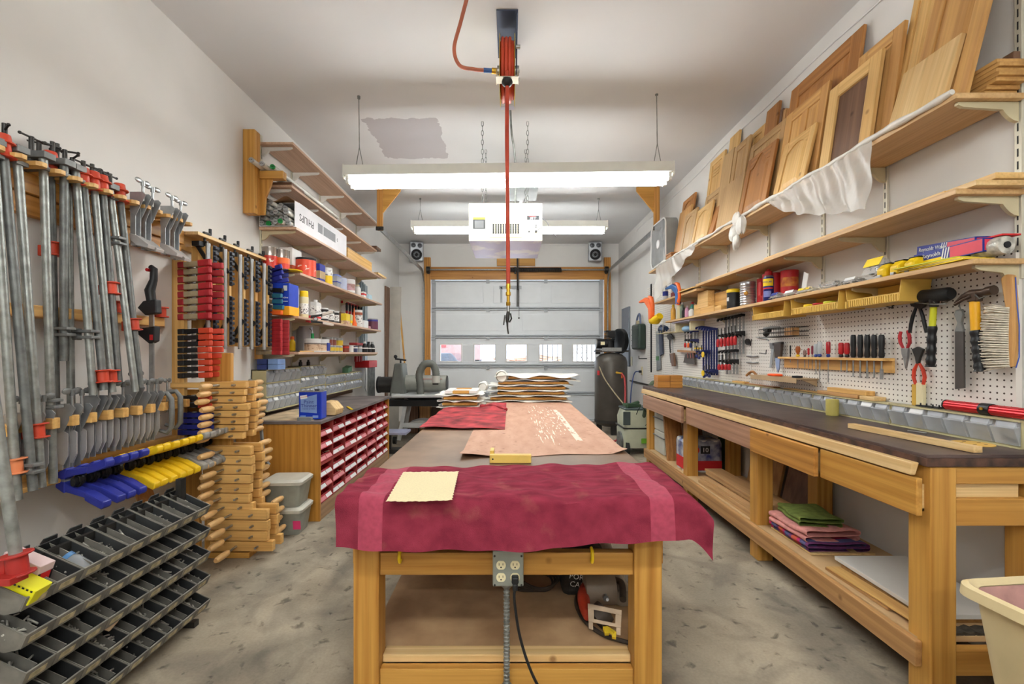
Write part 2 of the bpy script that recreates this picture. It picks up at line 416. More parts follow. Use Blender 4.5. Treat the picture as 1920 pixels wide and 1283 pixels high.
for k, (a, b) in enumerate(wins):
    f = MB(); e = .022
    f.bx(a-e, b+e, YF-.012, YF+.01, WZ1, WZ1+e); f.bx(a-e, b+e, YF-.012, YF+.01, WZ0-e, WZ0); f.bx(a-e, a, YF-.012, YF+.01, WZ0, WZ1); f.bx(b, b+e, YF-.012, YF+.01, WZ0, WZ1)
    fo = struct('window_%d' % (k+1), f, M_white, .002, door)
    struct('pane', MB().bx(a, b, YF+.02, YF+.024, WZ0, WZ1), M_glass, 0, fo)
struct('lock_plate', MB().bx(-.18, -.145, YF-.012, YF, 2.12, 2.4).bx(.13,.16, YF-.012, YF, 2.1, 2.36).bx(-.2,.2,YF-.012,YF,2.36,2.42), M_doorrib, .002, door)
# tracks, hangers, spring, opener arm
for s, x, nm, lb in ((1, -1.53, 'left', 'galvanised garage door track running back along the left side, hung from wooden brackets'), (-1, 1.72, 'right', 'galvanised garage door track running back along the right side, hung from wooden brackets')):
    pth = [(x, YF-.06, z) for z in (.02, .8, 1.6, 2.3)] + [(x, YF-.06-.28*(1-math.cos(a)), 2.36+.30*math.sin(a)) for a in [PI/2*i/6 for i in range(1,7)]] + [(x, 7.0, 2.67), (x, 5.36, 2.685)]
    T = thing('door_track', lb, 'door track', (x, 5.4, 2.6))
    b = MB()
    for i in range(len(pth)-1): b.beam(pth[i], pth[i+1], .02, .055, (0,1,0) if i < 4 else (0,0,1))
    part(T, 'rail', b, M_steel)
    g = -s*0
    b = MB(); b.bx(x-.035, x+.03, 5.33, 5.37, 2.66, ZC-.001); part(T, 'hanger_post', b, orng('Z'), .003)
    b = MB(); q = 1 if x < 0 else -1
    b.prism([(x+q*.03, ZC-.002), (x+q*.24, ZC-.002), (x+q*.24, ZC-.05), (x+q*.03, 2.86)], 5.34, 5.36, 'Y'); part(T, 'gusset', b, gold('X'), .002)
    b = MB(); b.bx(x-.045, x+.045, 5.322, 5.334, 2.655, 2.70); b.cyl((x,5.30,2.68),(x,5.36,2.68),.012); part(T, 'bracket', b, M_dsteel)
T = thing('torsion_spring', 'black coiled torsion spring on a steel shaft above the garage door', 'door spring', (.3, YF-.1, 2.66))
part(T, 'shaft', MB().cyl((DX0-.05, YF-.09, 2.69), (DX1+.05, YF-.09, 2.69), .013), M_steel)
b = MB(); n = 46
b.tube([(-.02+.92*i/(n*8), YF-.09+.036*math.cos(i*2*PI/8), 2.69+.036*math.sin(i*2*PI/8)) for i in range(n*8)], .0085, 5); part(T, 'coil', b, M_dsteel)
b = MB()
for x in (DX0-.03, DX1+.03): b.cyl((x-.03,YF-.09,2.69),(x+.03,YF-.09,2.69),.06); b.bx(x-.02,x+.02,YF-.09,YF-.052,2.62,2.75)
b.bx(.07,.1,YF-.1,YF-.05,2.62,2.74); part(T, 'drum', b, M_dsteel)
solo('spring_block', MB().bx(-.24, .44, YF-.04, YF-.002, 2.77, 2.90), gold('X'), 'short golden timber block fixed to the wall above the garage door spring', 'timber', .006)
T = thing('opener_arm', 'dark steel opener rail running from the ceiling unit to the top of the garage door', 'door opener', (.12, YF-.2, 2.5))
b = MB(); b.bx(.10,.14,4.75,YF-.055,2.94,2.98); part(T, 'rail', b, M_dsteel)
b = MB(); b.beam((.12, 7.8, 2.95), (.13, YF-.05, 2.34), .03, .012); b.bx(.11,.15,YF-.04,YF-.015,2.05,2.36); part(T, 'arm', b, M_dsteel)
b = MB(); b.cyl((.15, 7.95, 2.9),(.15, 7.95, 1.85), .004, n=6); b.ball((.15,7.95,1.83),.016); part(T, 'release_cord', b, M_dsteel)
b = MB(); b.bx(-.05,.29,4.62,5.1,2.92,3.05); part(T, 'motor_unit', b, M_grey, .01)
# speakers
def speaker(px0, px1, rz, lb):
    x = ((px0+px1)/2-CX)*7.95/F; T = thing('speaker', lb, 'speaker', (x, 7.98, 2.82), (math.radians(6),0,rz), 'speakers above the garage door')
    sil = pm('silver_plastic', (160,162,166), .35, .4); w_, h_ = .235, .335
    part(T, 'cabinet', MB().bx(-w_/2,w_/2,-.09,.1,0,h_), sil, .02, True)
    b = MB(); b.lathe([(.088,0),(.094,.012),(.08,.014),(.07,.004),(.03,-.006),(.02,.008),(0,.012)], (0,-.09,.115), 22, 'Y'); b.xf(Matrix.Translation(V(0,-.09,0)) @ Matrix.Scale(-1,4,V(0,1,0)) @ Matrix.Translation(V(0,.09,0)))
    part(T, 'woofer', b, M_black, 0, True)
    for sx in (-.055,.055):
        b = MB(); b.lathe([(.038,0),(.042,.01),(.03,.012),(.022,.002),(.01,.006),(0,.008)], (sx,0,.27), 16, 'Y'); b.xf(Matrix.Translation(V(0,-.09,0)) @ Matrix.Scale(-1,4,V(0,1,0)))
        part(T, 'tweeter', b, pm('tweeter_grey',(88,90,94),.35,.5), 0, True)
    part(T, 'wall_bracket', MB().bx(-.03,.03,.1,.14,.12,.2), M_dsteel, 0, True)
speaker(767, 792, .28, 'silver bookshelf speaker high in the left corner of the garage door wall')
speaker(1103, 1129, -.12, 'silver bookshelf speaker high in the right corner of the garage door wall')
solo('speaker_wire', MB().tube([(x, YF-.008, 3.13+.02*math.sin(x*3)) for x in [-1.6+.2*i for i in range(17)]], .004, 5), M_white, 'thin white speaker wire strung along the top of the garage door wall', 'wire')
# ---------------------------------------------------------------- outside
M_snow = pm('pale_drive', (228,230,236), .8, var=.05, scale=.4)
struct('ground', MB().bx(-30, 30, YF+.13, 70, -.12, -.02), M_snow)
h = thing('neighbour_house', 'pale stucco house across the driveway seen through the door windows', 'house', (-1.0, 24, 0))
b = MB(); b.bx(-5.6, 2.4, 24, 30, 0, 4.5); part(h, 'wall', b, pm('pale_stucco', (216,222,236), .8, var=.03))
b = MB(); b.prism([(-6.2,4.5),(2.9,4.5),(-1.6,7)], 23.6, 30.4, 'Y'); part(h, 'roof', b, pm('roof_grey', (120,110,106), .8))
b = MB(); b.bx(-5.3,-4.4, 23.9, 24.0, 0, 2.2); part(h, 'door', b, M_white, .02)
h = thing('brown_trailer', 'brown box trailer with red lamps parked outside, seen through the leftmost door window', 'trailer', (-4.0, 18, 0))
b = MB(); b.bx(-2.75, -1.2, 18, 20, .95, 2.4); part(h, 'box', b, pm('brown_panel', (140,110,108), .7))
b = MB(); 
for z in (1.45,1.85): b.bx(-2.72,-2.55,17.95,18.0,z,z+.25)
part(h, 'lamp', b, pm('red_lamp', (230,60,60), .4))
b = MB()
for x in (-2.5,-1.5): b.cyl((x-.12,18.6,.42),(x+.12,18.6,.42),.42,n=18)
b.bx(-2.7,-1.25,18.1,19.8,.55,.95); part(h, 'wheel', b, M_rubber)
h = thing('white_car', 'white car parked outside, seen low through the leftmost door window', 'car', (-2.6, 15, 0))
b = MB(); b.prism([(-3.2,.35),(-3.15,.85),(-2.3,.95),(-1.5,.9),(-1.35,.35)], 13.5, 17.2, 'Y'); part(h, 'body', b, pm('white_car_paint',(240,240,242),.25), .06)
b = MB(); b.prism([(-3.0,.93),(-2.8,1.22),(-1.85,1.22),(-1.6,.93)], 14.2, 16.6, 'Y'); part(h, 'cabin', b, pm('car_window',(60,66,76),.1), .05)
b = MB()
for x in (-3.1,-1.45):
    for y in (14.2,16.4): b.cyl((x-.1,y,.33),(x+.1,y,.33),.33,n=18)
part(h, 'wheel', b, M_rubber)
f = thing('iron_fence', 'dark iron fence of upright bars beyond the right hand door windows', 'fence', (2.4, 12.5, 0))
for k in range(24):
    x = .75+k*.135
    part(f, 'bar', MB().bx(x-.013,x+.013,12.49,12.51,.0,2.3), M_dsteel)
for z in (.25,2.05): part(f, 'rail', MB().bx(.65,4.0,12.48,12.52,z,z+.05), M_dsteel)
part(f, 'post', MB().bx(1.50,1.58,12.46,12.54,0,2.4), brown('Z'))
b = MB(); rr = random.Random(3)
for k in range(46):
    x = -.15+rr.random()*1.6; z = .55+rr.random()*.55; a = (rr.random()-.5)*.5
    b.cyl((x-.4*math.cos(a), 14+rr.random()*.6, z-.4*math.sin(a)), (x+.4*math.cos(a), 14+rr.random()*.6, z+.4*math.sin(a)), .02+.02*rr.random(), n=6)
b.prism([(-.9,0),(1.9,0),(1.2,.62),(-.2,.62)], 14.1, 15.0, 'Y')
solo('brush_pile', b, pm('dry_brush', (178,140,118), .8, var=.25), 'heap of cut branches lying outside, seen through the middle door window', 'brush pile', kind='stuff')
b = MB()
for k in range(150):
    x = 2.0+rr.random()*4; z = .2+rr.random()*2.6; a = rr.random()*PI
    b.cyl((x,15+rr.random(),z),(x+.5*math.cos(a),15+rr.random(),z+.5*math.sin(a)),.012,n=5)
solo('bare_shrub', b, pm('bare_twigs', (150,140,138), .8), 'leafless shrub behind the iron fence outside', 'shrub')
# ---------------------------------------------------------------- lamps
M_tube = bpy.data.materials.new('fluorescent_tube'); M_tube.use_nodes = True; N, K = nodes(M_tube)
p = N['Principled BSDF']; p.inputs['Base Color'].default_value = (1,1,1,1)
nz = N.new('ShaderNodeTexNoise'); nz.inputs['Scale'].default_value = .5; cr = N.new('ShaderNodeValToRGB'); cr.color_ramp.elements[0].color = (.955,.992,.985,1); cr.color_ramp.elements[1].color = (.965,1,.99,1)
K.new(nz.outputs['Fac'], cr.inputs['Fac']); K.new(cr.outputs['Color'], p.inputs['Emission Color']); p.inputs['Emission Strength'].default_value = TUBE
M_fix = pm('fixture_enamel', (230,230,222), .5, var=.03)
def fixture(y, z, lb, ry=0.0, w0=-1.235, w1=1.21):
    T = thing('fluorescent_light', lb, 'ceiling light', ((w0+w1)/2, y, z), (0,ry,0), 'hanging fluorescent lights')
    hw = (w1-w0)/2
    b = MB(); b.prism([(-.07,.14),(.07,.14),(.078,.062),(.02,.055),(-.02,.055),(-.078,.062)], -hw, hw, 'X')
    part(T, 'housing', b, M_fix, .002, True)
    for s in (-1,1):
        b = MB(); b.prism([(-.079,.04),(.079,.04),(.072,.145),(-.072,.145)], s*hw-.006, s*hw+.006, 'X')
        for yy in (-.055,.055): b.bx(s*hw-s*.03-.012, s*hw-s*.03+.012, yy-.018, yy+.018, 0, .07)
        part(T, 'end_cap', b, M_fix, .003, True)
    for yy in (-.055,.055):
        b = MB(); b.cyl((-hw+.04,yy,.022),(hw-.04,yy,.022),.019,n=12,cap=False); part(T, 'tube', b, M_tube, 0, True)
    for s in (-1,1):
        x = s*(hw-.1); top = ZC-z-.001
        b = MB(); b.cyl((x,0,.30),(x,0,top),.0035,n=6); b.cyl((x-.03,0,.135),(x,0,.30),.003,n=6); b.cyl((x+.03,0,.135),(x,0,.30),.003,n=6)
        b.cyl((x,0,top-.02),(x,0,top),.012,n=8)
        part(T, 'hanger_wire', b, M_galv, 0, True)
fixture(3.43, 2.485, 'long twin tube fluorescent light hanging nearest the camera, above the air filter', -.0115)
fixture(5.73, 2.73, 'long twin tube fluorescent light hanging farther back near the garage door')
fixture(-.25, 2.55, 'long twin tube fluorescent light hanging behind and above the camera')
fixture(-1.9, 2.62, 'long twin tube fluorescent light at the rear end of the workshop')
world = bpy.data.worlds.new('world'); bpy.context.scene.world = world; world.use_nodes = True
N, K = world.node_tree.nodes, world.node_tree.links; bg = N['Background']
sky = N.new('ShaderNodeTexSky'); sky.sky_type = 'HOSEK_WILKIE'; sky.turbidity = 6; sky.sun_direction = (.3,-.5,.8)
mx = N.new('ShaderNodeMix'); mx.data_type = 'RGBA'; mx.inputs[0].default_value = .6; K.new(sky.outputs[0], mx.inputs[6]); mx.inputs[7].default_value = (.85,.92,1.0,1)
K.new(mx.outputs[2], bg.inputs['Color']); bg.inputs['Strength'].default_value = SKY
sun = bpy.data.lights.new('sun', 'SUN'); sun.energy = 3.0; sun.angle = .02; so = bpy.data.objects.new('sun', sun); C.objects.link(so); so.rotation_euler = (math.radians(48), 0, math.radians(20))
cam = bpy.data.cameras.new('camera'); co = bpy.data.objects.new('camera', cam); C.objects.link(co)
cam.lens = 16.0; cam.sensor_width = 36; cam.shift_x = 3/1920; cam.shift_y = 20.5/1920; cam.clip_start = .05; cam.clip_end = 200
co.location = (0,0,H); co.rotation_euler = (PI/2,0,0)
sc = bpy.context.scene; sc.camera = co
sc.view_settings.view_transform = 'Standard'; sc.view_settings.look = 'None'; sc.view_settings.gamma = 1; sc.view_settings.use_curve_mapping = False
sc.view_settings.exposure = EXPO
sc.cycles.use_denoising = True
# ---------------------------------------------------------------- right wall: bench
BX, BY0, BY1, BZ = 1.43, 1.563, 4.92, .87
M_top = pm('worn_dark_top', (92,76,72), .38, var=.25, scale=5, bump=.06, bscale=40, col2=(62,48,46))
M_topedge = pm('worn_dark_edge', (92,64,52), .5, var=.3, scale=22, col2=(52,36,30))
T = thing('workbench', 'long wall workbench with dark worn top and golden timber legs along the right wall', 'workbench', (1.66, 3.2, 0))
b = MB(); b.bx(BX, 1.90, BY0, BY1, BZ-.012, BZ); part(T, 'worktop', b, M_top, .002)
b = MB(); b.bx(BX, 1.90, BY0, BY1, BZ-.042, BZ-.012); part(T, 'edge_band', b, M_topedge, .002)
b = MB(); b.prism([(1.400,.792),(1.418,.792),(1.432,.836),(1.405,.836)], BY0+.03, BY1-.05, 'Y'); part(T, 'front_strip', b, pale('Y'), .003)
for y in (1.57, 2.667, 3.73, 4.76):
    part(T, 'leg', MB().bx(1.45, 1.54, y, y+.09, 0, .825), gold('Z'), .004)
    part(T, 'leg', MB().bx(1.80, 1.89, y, y+.09, 0, .825), gold('Z'), .004)
part(T, 'front_rail', MB().bx(1.424, 1.449, 1.60, 4.86, .115, .205), fir('Y'), .004)
part(T, 'lower_shelf', MB().bx(1.45, 1.91, 1.62, 4.85, .19, .21), pm('shelf_plywood', (204,170,126), .6, var=.1, scale=4), .002)
for z0, z1 in ((.765,.825),(.62,.715),(.10,.19)):
    part(T, 'end_rail', MB().bx(1.541, 1.799, 1.575, 1.61, z0, z1), gold('X'), .004)
part(T, 'apron', MB().bx(1.45, 1.475, 1.66, 4.76, .76, .828), fir('Y'), .002)
M_kn = M_dsteel
for (y0, y1, dx, m, lb) in ((1.575,2.065,.0,gold('Y'),None),(2.075,2.63,.022,orng('Y'),None),(2.65,3.645,.0,wood('faded_oak',(184,142,116),(146,104,84),'Y'),None),(3.665,4.72,.03,wood('faded_oak',(184,142,116),(146,104,84),'Y'),None)):
    d = MB(); d.bx(1.405-dx, 1.427-dx, y0, y1, .655, .786); dr = part(T, 'drawer', d, m, .003)
    d = MB(); d.bx(1.43-dx, 1.78, y0+.02, y0+.034, .665, .76); d.bx(1.43-dx,1.78,y1-.034,y1-.02,.665,.76); d.bx(1.43-dx,1.78,y0+.02,y1-.02,.665,.675)
    part(dr, 'drawer_box', d, pale('X'))
text(T, 'STUD', .045, (1.845, 1.569, .42), (PI/2, PI/2, 0), M_ink, 'stamp', .0003)
# things on the lower shelf
SH = .211
M_mel = pm('melamine', (222,220,216), .35, var=.02)
solo('panel_offcut', MB().bx(1.545, 1.885, 1.68, 2.17, SH+.024, SH+.042), [M_mel], 'white melamine panel lying on the stack at the near end of the bench shelf', 'board', .002)
solo('panel_offcut', MB().bx(1.555, 1.88, 1.70, 2.14, SH, SH+.022), pm('chipboard', (190,146,92), .7, var=.15, scale=60), 'brown chipboard panel underneath the white melamine panel', 'board', .002)
b = MB(); b.box((1.505, 1.9, SH+.016), (.065,.42,.008), (0,.03,.05)); solo('thin_board', b, pine('Y'), 'thin pine strip lying in front of the white panel on the bench shelf', 'board', .002)
b = MB(); b.box((1.485, 1.95, SH+.006), (.03,.34,.011), (0,0,.03)); solo('thin_board', b, fir('Y'), 'narrow brown strip lying under the thin pine strip on the bench shelf', 'board', .002)
M_mat = pm('mat_rubber', (74,68,58), .8, var=.35, scale=55)
b = MB()
for k in range(4): b.sheet(14, 10, lambda u, v, k=k: (1.58+.29*u, 1.625+.045*v, SH-.001+.003*k+.004*math.sin(u*50)+.001), .003)
solo('rubber_mat', b, M_mat, 'folded dark ribbed rubber mat under the white panel on the bench shelf', 'mat')
# folded cloths
def folded(name, x0, x1, y0, y1, z, n, t, mats, lb, rz=0, seed=1, cat='towel', mf=None):
    T = thing(name, lb, cat, ((x0+x1)/2,(y0+y1)/2,z), (0,0,rz)); r = random.Random(seed); w, d = (x1-x0)/2, (y1-y0)/2
    prof = []
    for k in range(n):
        b = MB(); ox, oy = (r.random()-.5)*.02, (r.random()-.5)*.02; zz = k*t
        def f(u, v, k=k, zz=zz, ox=ox, oy=oy):
            ang = u*PI*2; # rounded fold cross-section swept along the width
            sgn = math.cos(ang); px = w*(abs(sgn)**.35)*(1 if sgn >= 0 else -1); pz = (t*.5)*(abs(math.sin(ang))**.5)*(1 if math.sin(ang) >= 0 else -1)
            y = d*(2*v-1)
            return (px+ox+.004*math.sin(v*9+k), y+oy+.003*math.sin(u*20), zz+t/2+pz+.003*math.sin(px*30+k*2)*math.cos(y*22))
        b.sheet(36, 16, f, .002, mf)
        part(T, 'fold', b, mats if not isinstance(mats[0], (list,tuple)) else mats[k % len(mats)], 0, True)
    return T
M_pinkt = pm('pink_terry', (224,152,146), .95, var=.12, scale=30, bump=.5, bscale=400)
M_plum = pm('plum_terry', (118,58,112), .95, var=.2, scale=30, bump=.5, bscale=400)
M_bluet = pm('slate_terry', (92,92,140), .95, var=.2, bump=.5, bscale=400)
M_magt = pm('magenta_terry', (188,40,96), .95, bump=.5, bscale=400)
M_rust = pm('rust_terry', (196,84,60), .95, bump=.5, bscale=400)
M_greent = pm('green_terry', (118,134,62), .95, var=.2, scale=30, bump=.6, bscale=400)
stripe = lambda u, v: int((v*11) % 4) if v > .05 else 0
solo('thin_board', MB().bx(1.50, 1.82, 2.27, 2.62, SH, SH+.008), pale('Y'), 'thin pale board under the striped towels on the bench shelf', 'board', .001)
folded('striped_towel', 1.49, 1.80, 2.28, 2.61, SH+.009, 2, .022, [M_plum, M_bluet, M_magt, M_rust], 'folded purple and blue striped towel at the bottom of the cloth pile', 0, 2, mf=stripe)
folded('pink_towel', 1.485, 1.77, 2.30, 2.60, SH+.055, 2, .026, [M_pinkt], 'folded pink towel lying on the striped towel under the bench', .05, 3)
folded('green_towel', 1.52, 1.73, 2.36, 2.60, SH+.11, 2, .02, [M_greent], 'folded olive green towel on top of the cloth pile under the bench', -.12, 4)
# planks
pk = [(1.465,1.515,2.765,3.55,SH,.02),(1.465,1.52,2.77,3.52,SH+.0205,.02),(1.475,1.52,2.765,3.5,SH+.041,.018),(1.545,1.66,2.58,3.6,SH+.05,.02),(1.545,1.68,2.55,3.62,SH+.0705,.02),(1.685,1.79,2.50,3.55,SH+.03,.02)]
lbs = ['narrow pine strip lowest at the front of the plank pile under the bench','second narrow pine strip in the front of the plank pile under the bench','third narrow pine strip on top of the front of the plank pile','wide plank beneath the topmost plank of the pile under the bench','wide topmost plank of the pile under the bench','plank at the rear of the pile under the bench']
for (x0,x1,y0,y1,z,t), lb in zip(pk, lbs): solo('plank', MB().bx(x0,x1,y0,y1,z,z+t), wood('raw_oak',(206,164,116),(168,124,80),'Y',knots=False), lb, 'plank', .002, 'planks on the bench shelf')
solo('support_block', MB().bx(1.545,1.66,2.8,3.3,SH,SH+.049), fir('X'), 'wooden block that holds up the wide planks under the bench', 'timber')
# pack of paper towels
T = thing('paper_towel_pack', 'shrink wrapped red and blue pack of paper rolls marked 10 under the bench', 'package', (1.66,4.0,SH))
M_film = pm('printed_film', (70,78,130), .2, var=.3, scale=12, col2=(196,200,214), spec=.7)
b = MB()
for i in range(3):
    for j in range(2): b.cyl((1.53+.1*i,3.84+.12*j+.05,SH+.002),(1.53+.1*i,3.84+.12*j+.05,SH+.27),.056,n=14)
part(T, 'roll', b, M_paper)
b = MB(); b.bx(1.475,1.79,3.83,4.075,SH+.001,SH+.275); part(T, 'wrapper', b, [M_film], .03)
b = MB(); b.bx(1.50,1.78,3.8285,3.8295,SH+.02,SH+.10); b.bx(1.4735,1.4745,3.86,4.04,SH+.02,SH+.12); part(T, 'red_band', b, M_inkr)
b = MB(); b.bx(1.60,1.68,3.8275,3.8285,SH+.16,SH+.225); part(T, 'count_panel', b, M_ink)
b = MB(); b.cyl((1.56,3.8285,SH+.19),(1.56,3.827,SH+.19),.03,n=20); part(T, 'red_dot', b, M_inkr)
text(T, '10', .055, (1.64,3.827,SH+.19), FRONT, M_inkw)
# systainer style cases and leaning board
M_case = pm('pale_case_plastic', (206,206,196), .5, var=.04)
for k, (z0, z1, lb) in enumerate(((SH,SH+.22,'pale storage case with green latch, lower of two under the far end of the bench'),(SH+.222,SH+.4,'pale storage case on top of the other one under the far end of the bench'))):
    T = thing('tool_case', lb, 'case', (1.66,4.6,z0), group='tool cases under the bench')
    part(T, 'body', MB().bx(1.50,1.79,4.45,4.75,z0,z1), M_case, .012)
    part(T, 'latch', MB().bx(1.60,1.68,4.438,4.452,z0+.08,z0+.15), pm('green_latch',(96,178,60),.4) if k == 0 else M_grey, .004)
    b = MB(); b.bx(1.49,1.80,4.44,4.76,z1-.06,z1-.05); part(T, 'lid_seam', b, M_grey, .002)
b = MB(); b.beam((1.60,4.30,SH+.002),(1.60,4.415,SH+.43),.25,.03,(1,0,0)); b.xf(Matrix()); 
solo('leaning_board', MB().prism([(4.25,SH+.001),(4.285,SH+.001),(4.405,SH+.44),(4.37,SH+.44)], 1.47, 1.76, 'X'), oak('Z'), 'wide knotty board leaning against the cases under the bench', 'board', .003)
solo('leaning_board', MB().prism([(4.13,SH+.001),(4.16,SH+.001),(4.30,SH+.42),(4.27,SH+.42)], 1.60, 1.78, 'X'), brown('Z'), 'second darker board leaning behind the wrapped paper rolls', 'board', .003)
for (y0,y1,z1,m,lb) in ((2.75,3.05,.62,brown('Z'),'dark panel leaning upright on the wall behind the plank pile'),(3.1,3.5,.66,fir('Z'),'brown panel leaning upright on the wall behind the bench leg'),(3.86,4.1,.6,pm('green_panel',(70,92,60),.6),'green panel leaning on the wall behind the wrapped paper rolls')):
    solo('upright_panel', MB().prism([(1.81,SH+.001),(1.83,SH+.001),(1.925,z1),(1.905,z1)], y0, y1, 'Y'), m, lb, 'panel', .002)
# plastic bin in the near corner
T = thing('plastic_tub', 'large cream plastic tub with a pink stained inside in the near right corner', 'tub', (1.45, 1.0, 0))
def rr_(hx, hy, z, r=.05, n=5):
    out = []
    for cx_, cy_, a0 in ((hx-r,hy-r,0),(-hx+r,hy-r,PI/2),(-hx+r,-hy+r,PI),(hx-r,-hy+r,1.5*PI)):
        for i in range(n+1):
            a = a0+PI/2*i/n; out.append((cx_+r*math.cos(a), cy_+r*math.sin(a), z))
    return out
def loft(mb, rings, close=True, smooth=True):
    n = len(rings[0]); vs = [p for r in rings for p in r]
    fs = [(i*n+j, i*n+(j+1)%n, (i+1)*n+(j+1)%n, (i+1)*n+j) for i in range(len(rings)-1) for j in range(n)]
    mb.poly(vs, fs, smooth)
    if close: mb.poly(rings[-1], [tuple(range(n))])
    return mb
M_tub = pm('tub_plastic', (226,206,160), .45, var=.1, scale=3, bump=.03)
M_tubin = pm('tub_stained_inside', (206,160,152), .5, var=.25, scale=9)
q = Matrix.Translation(V(1.47,1.0,0)) @ Euler((0,0,.1)).to_matrix().to_4x4()
b = MB(); loft(b, [rr_(.15,.19,.0), rr_(.155,.195,.004), rr_(.215,.255,.585)], False); b.poly(rr_(.15,.19,0), [tuple(range(24))]); b.xf(q); part(T, 'shell', b, M_tub)
b = MB(); loft(b, [rr_(.212,.252,.585), rr_(.15,.19,.01)]); b.xf(q); part(T, 'inside', b, M_tubin)
b = MB(); loft(b, [rr_(.211,.251,.588), rr_(.225,.265,.602), rr_(.235,.275,.596), rr_(.237,.277,.57), rr_(.217,.257,.572)], False); b.xf(q); part(T, 'rim', b, M_tub)
b = MB(); b.box((-.235,.02,.575),(.04,.13,.05)); b.xf(q); part(T, 'handle', b, M_tub, .01)
# ---------------------------------------------------------------- shelves on standards
STD = (1.72, 2.33, 2.80, 3.39, 4.02, 4.63)
M_std = pm('shelf_standard', (214,208,190), .45, .2, var=.05)
M_brk = pm('shelf_bracket', (206,194,160), .5, .1, var=.06)
for k, y in enumerate(STD):
    b = MB(); b.bx(XR-.012, XR-.001, y-.0125, y+.0125, 1.50, 2.62); 
    s_ = solo('shelf_standard', b, M_std, 'slotted metal shelf standard on the right wall, %s from the camera' % ORD[k+1], 'shelf standard', .001, 'shelf standards on the right wall')
    b = MB()
    for i in range(22): b.bx(XR-.0135, XR-.0118, y-.002, y+.002, 1.53+i*.048, 1.56+i*.048)
    part(s_, 'slot', b, M_ink)
def shelf(lb, x0, y0, y1, z, t, ys, wd, xw=XR, sg=1, name='wall_shelf', xb=None, mb_=None, bh=.075):
    T = thing(name, lb, 'shelf', ((x0+xw)/2,(y0+y1)/2,z))
    part(T, 'board', MB().bx(x0, xw-sg*.016, y0, y1, z-t, z), wd, .002)
    for y in ys:
        xe = x0+sg*.03; xm = xw-sg*.016
        pts = [(xm, z-t-.001), (xe, z-t-.001), (xe, z-t-.012), (xe+sg*.02, z-t-.02)] + [(xm-sg*.06*math.cos(a)-sg*0, z-t-.03-(bh-.03)*math.sin(a)**2) for a in [PI/2*i/5 for i in range(6)]]
        pts[-1] = (xm, z-t-bh)
        part(T, 'bracket', MB().prism(pts, y-.007, y+.007, 'Y'), M_brk if mb_ is None else mb_)
    return T
shelf('topmost long shelf on the right wall, loaded with leaning cabinet doors', 1.655, 1.69, 5.45, 2.188, .021, STD, shelfw())
shelf('middle long shelf on the right wall, nearly empty with strips of wood', 1.655, 1.69, 4.07, 1.832, .021, STD[:5], shelfw())
shelf('far middle shelf on the right wall holding caulk guns near the fan', 1.665, 4.08, 5.25, 1.80, .02, STD[5:], shelfw())
shelf('lowest shelf on the right wall holding cans, foil boxes and hardware packets', 1.72, 1.69, 5.05, 1.572, .02, STD, shelfw())
# pegboard
def pegm():
    m = bpy.data.materials.new('pegboard'); m.use_nodes = True; N, K = nodes(m); p = N['Principled BSDF']; p.inputs['Roughness'].default_value = .5
    tc = N.new('ShaderNodeTexCoord'); sx = N.new('ShaderNodeSeparateXYZ'); K.new(tc.outputs['Object'], sx.inputs[0])
    def mt(op, a, b=None):
        q = N.new('ShaderNodeMath'); q.operation = op
        for i, v in enumerate((a, b)):
            if v is None: continue
            if isinstance(v, (int, float)): q.inputs[i].default_value = v
            else: K.new(v, q.inputs[i])
        return q.outputs[0]
    def cell(o): return mt('SUBTRACT', mt('FRACT', mt('DIVIDE', o, .0254)), .5)
    cy, cz = cell(sx.outputs['Y']), cell(sx.outputs['Z'])
    d = mt('ADD', mt('MULTIPLY', cy, cy), mt('MULTIPLY', cz, cz)); k = mt('LESS_THAN', d, .0225)
    nz = N.new('ShaderNodeTexNoise'); nz.inputs['Scale'].default_value = 3; K.new(tc.outputs['Object'], nz.inputs['Vector'])
    cr = N.new('ShaderNodeValToRGB'); cr.color_ramp.elements[0].color = lin((222,216,208)); cr.color_ramp.elements[1].color = lin((232,228,222)); K.new(nz.outputs['Fac'], cr.inputs['Fac'])
    x = N.new('ShaderNodeMix'); x.data_type = 'RGBA'; K.new(k, x.inputs[0]); K.new(cr.outputs['Color'], x.inputs[6]); x.inputs[7].default_value = lin((70,58,50))
    K.new(x.outputs[2], p.inputs['Base Color']); return m
M_peg = pegm(); PX = 1.905
solo('pegboard', MB().bx(PX, XR-.001, 1.715, 3.6, .873, 1.60), M_peg, 'white perforated pegboard above the near part of the workbench', 'pegboard', .001)
solo('pegboard', MB().bx(PX, XR-.001, 3.604, 5.35, .80, 1.62), M_peg, 'white perforated pegboard beyond the first one near the far end of the bench', 'pegboard', .001)
solo('pegboard', MB().bx(PX, XR-.001, 5.354, 6.33, .79, 2.12), M_peg, 'white perforated pegboard farthest from the camera behind the black straightedge', 'pegboard', .001)
solo('straightedge', MB().bx(PX-.012, PX-.001, 6.12, 6.16, .96, 2.15), M_ink, 'black straightedge fixed upright on the farthest pegboard', 'straightedge', .002)
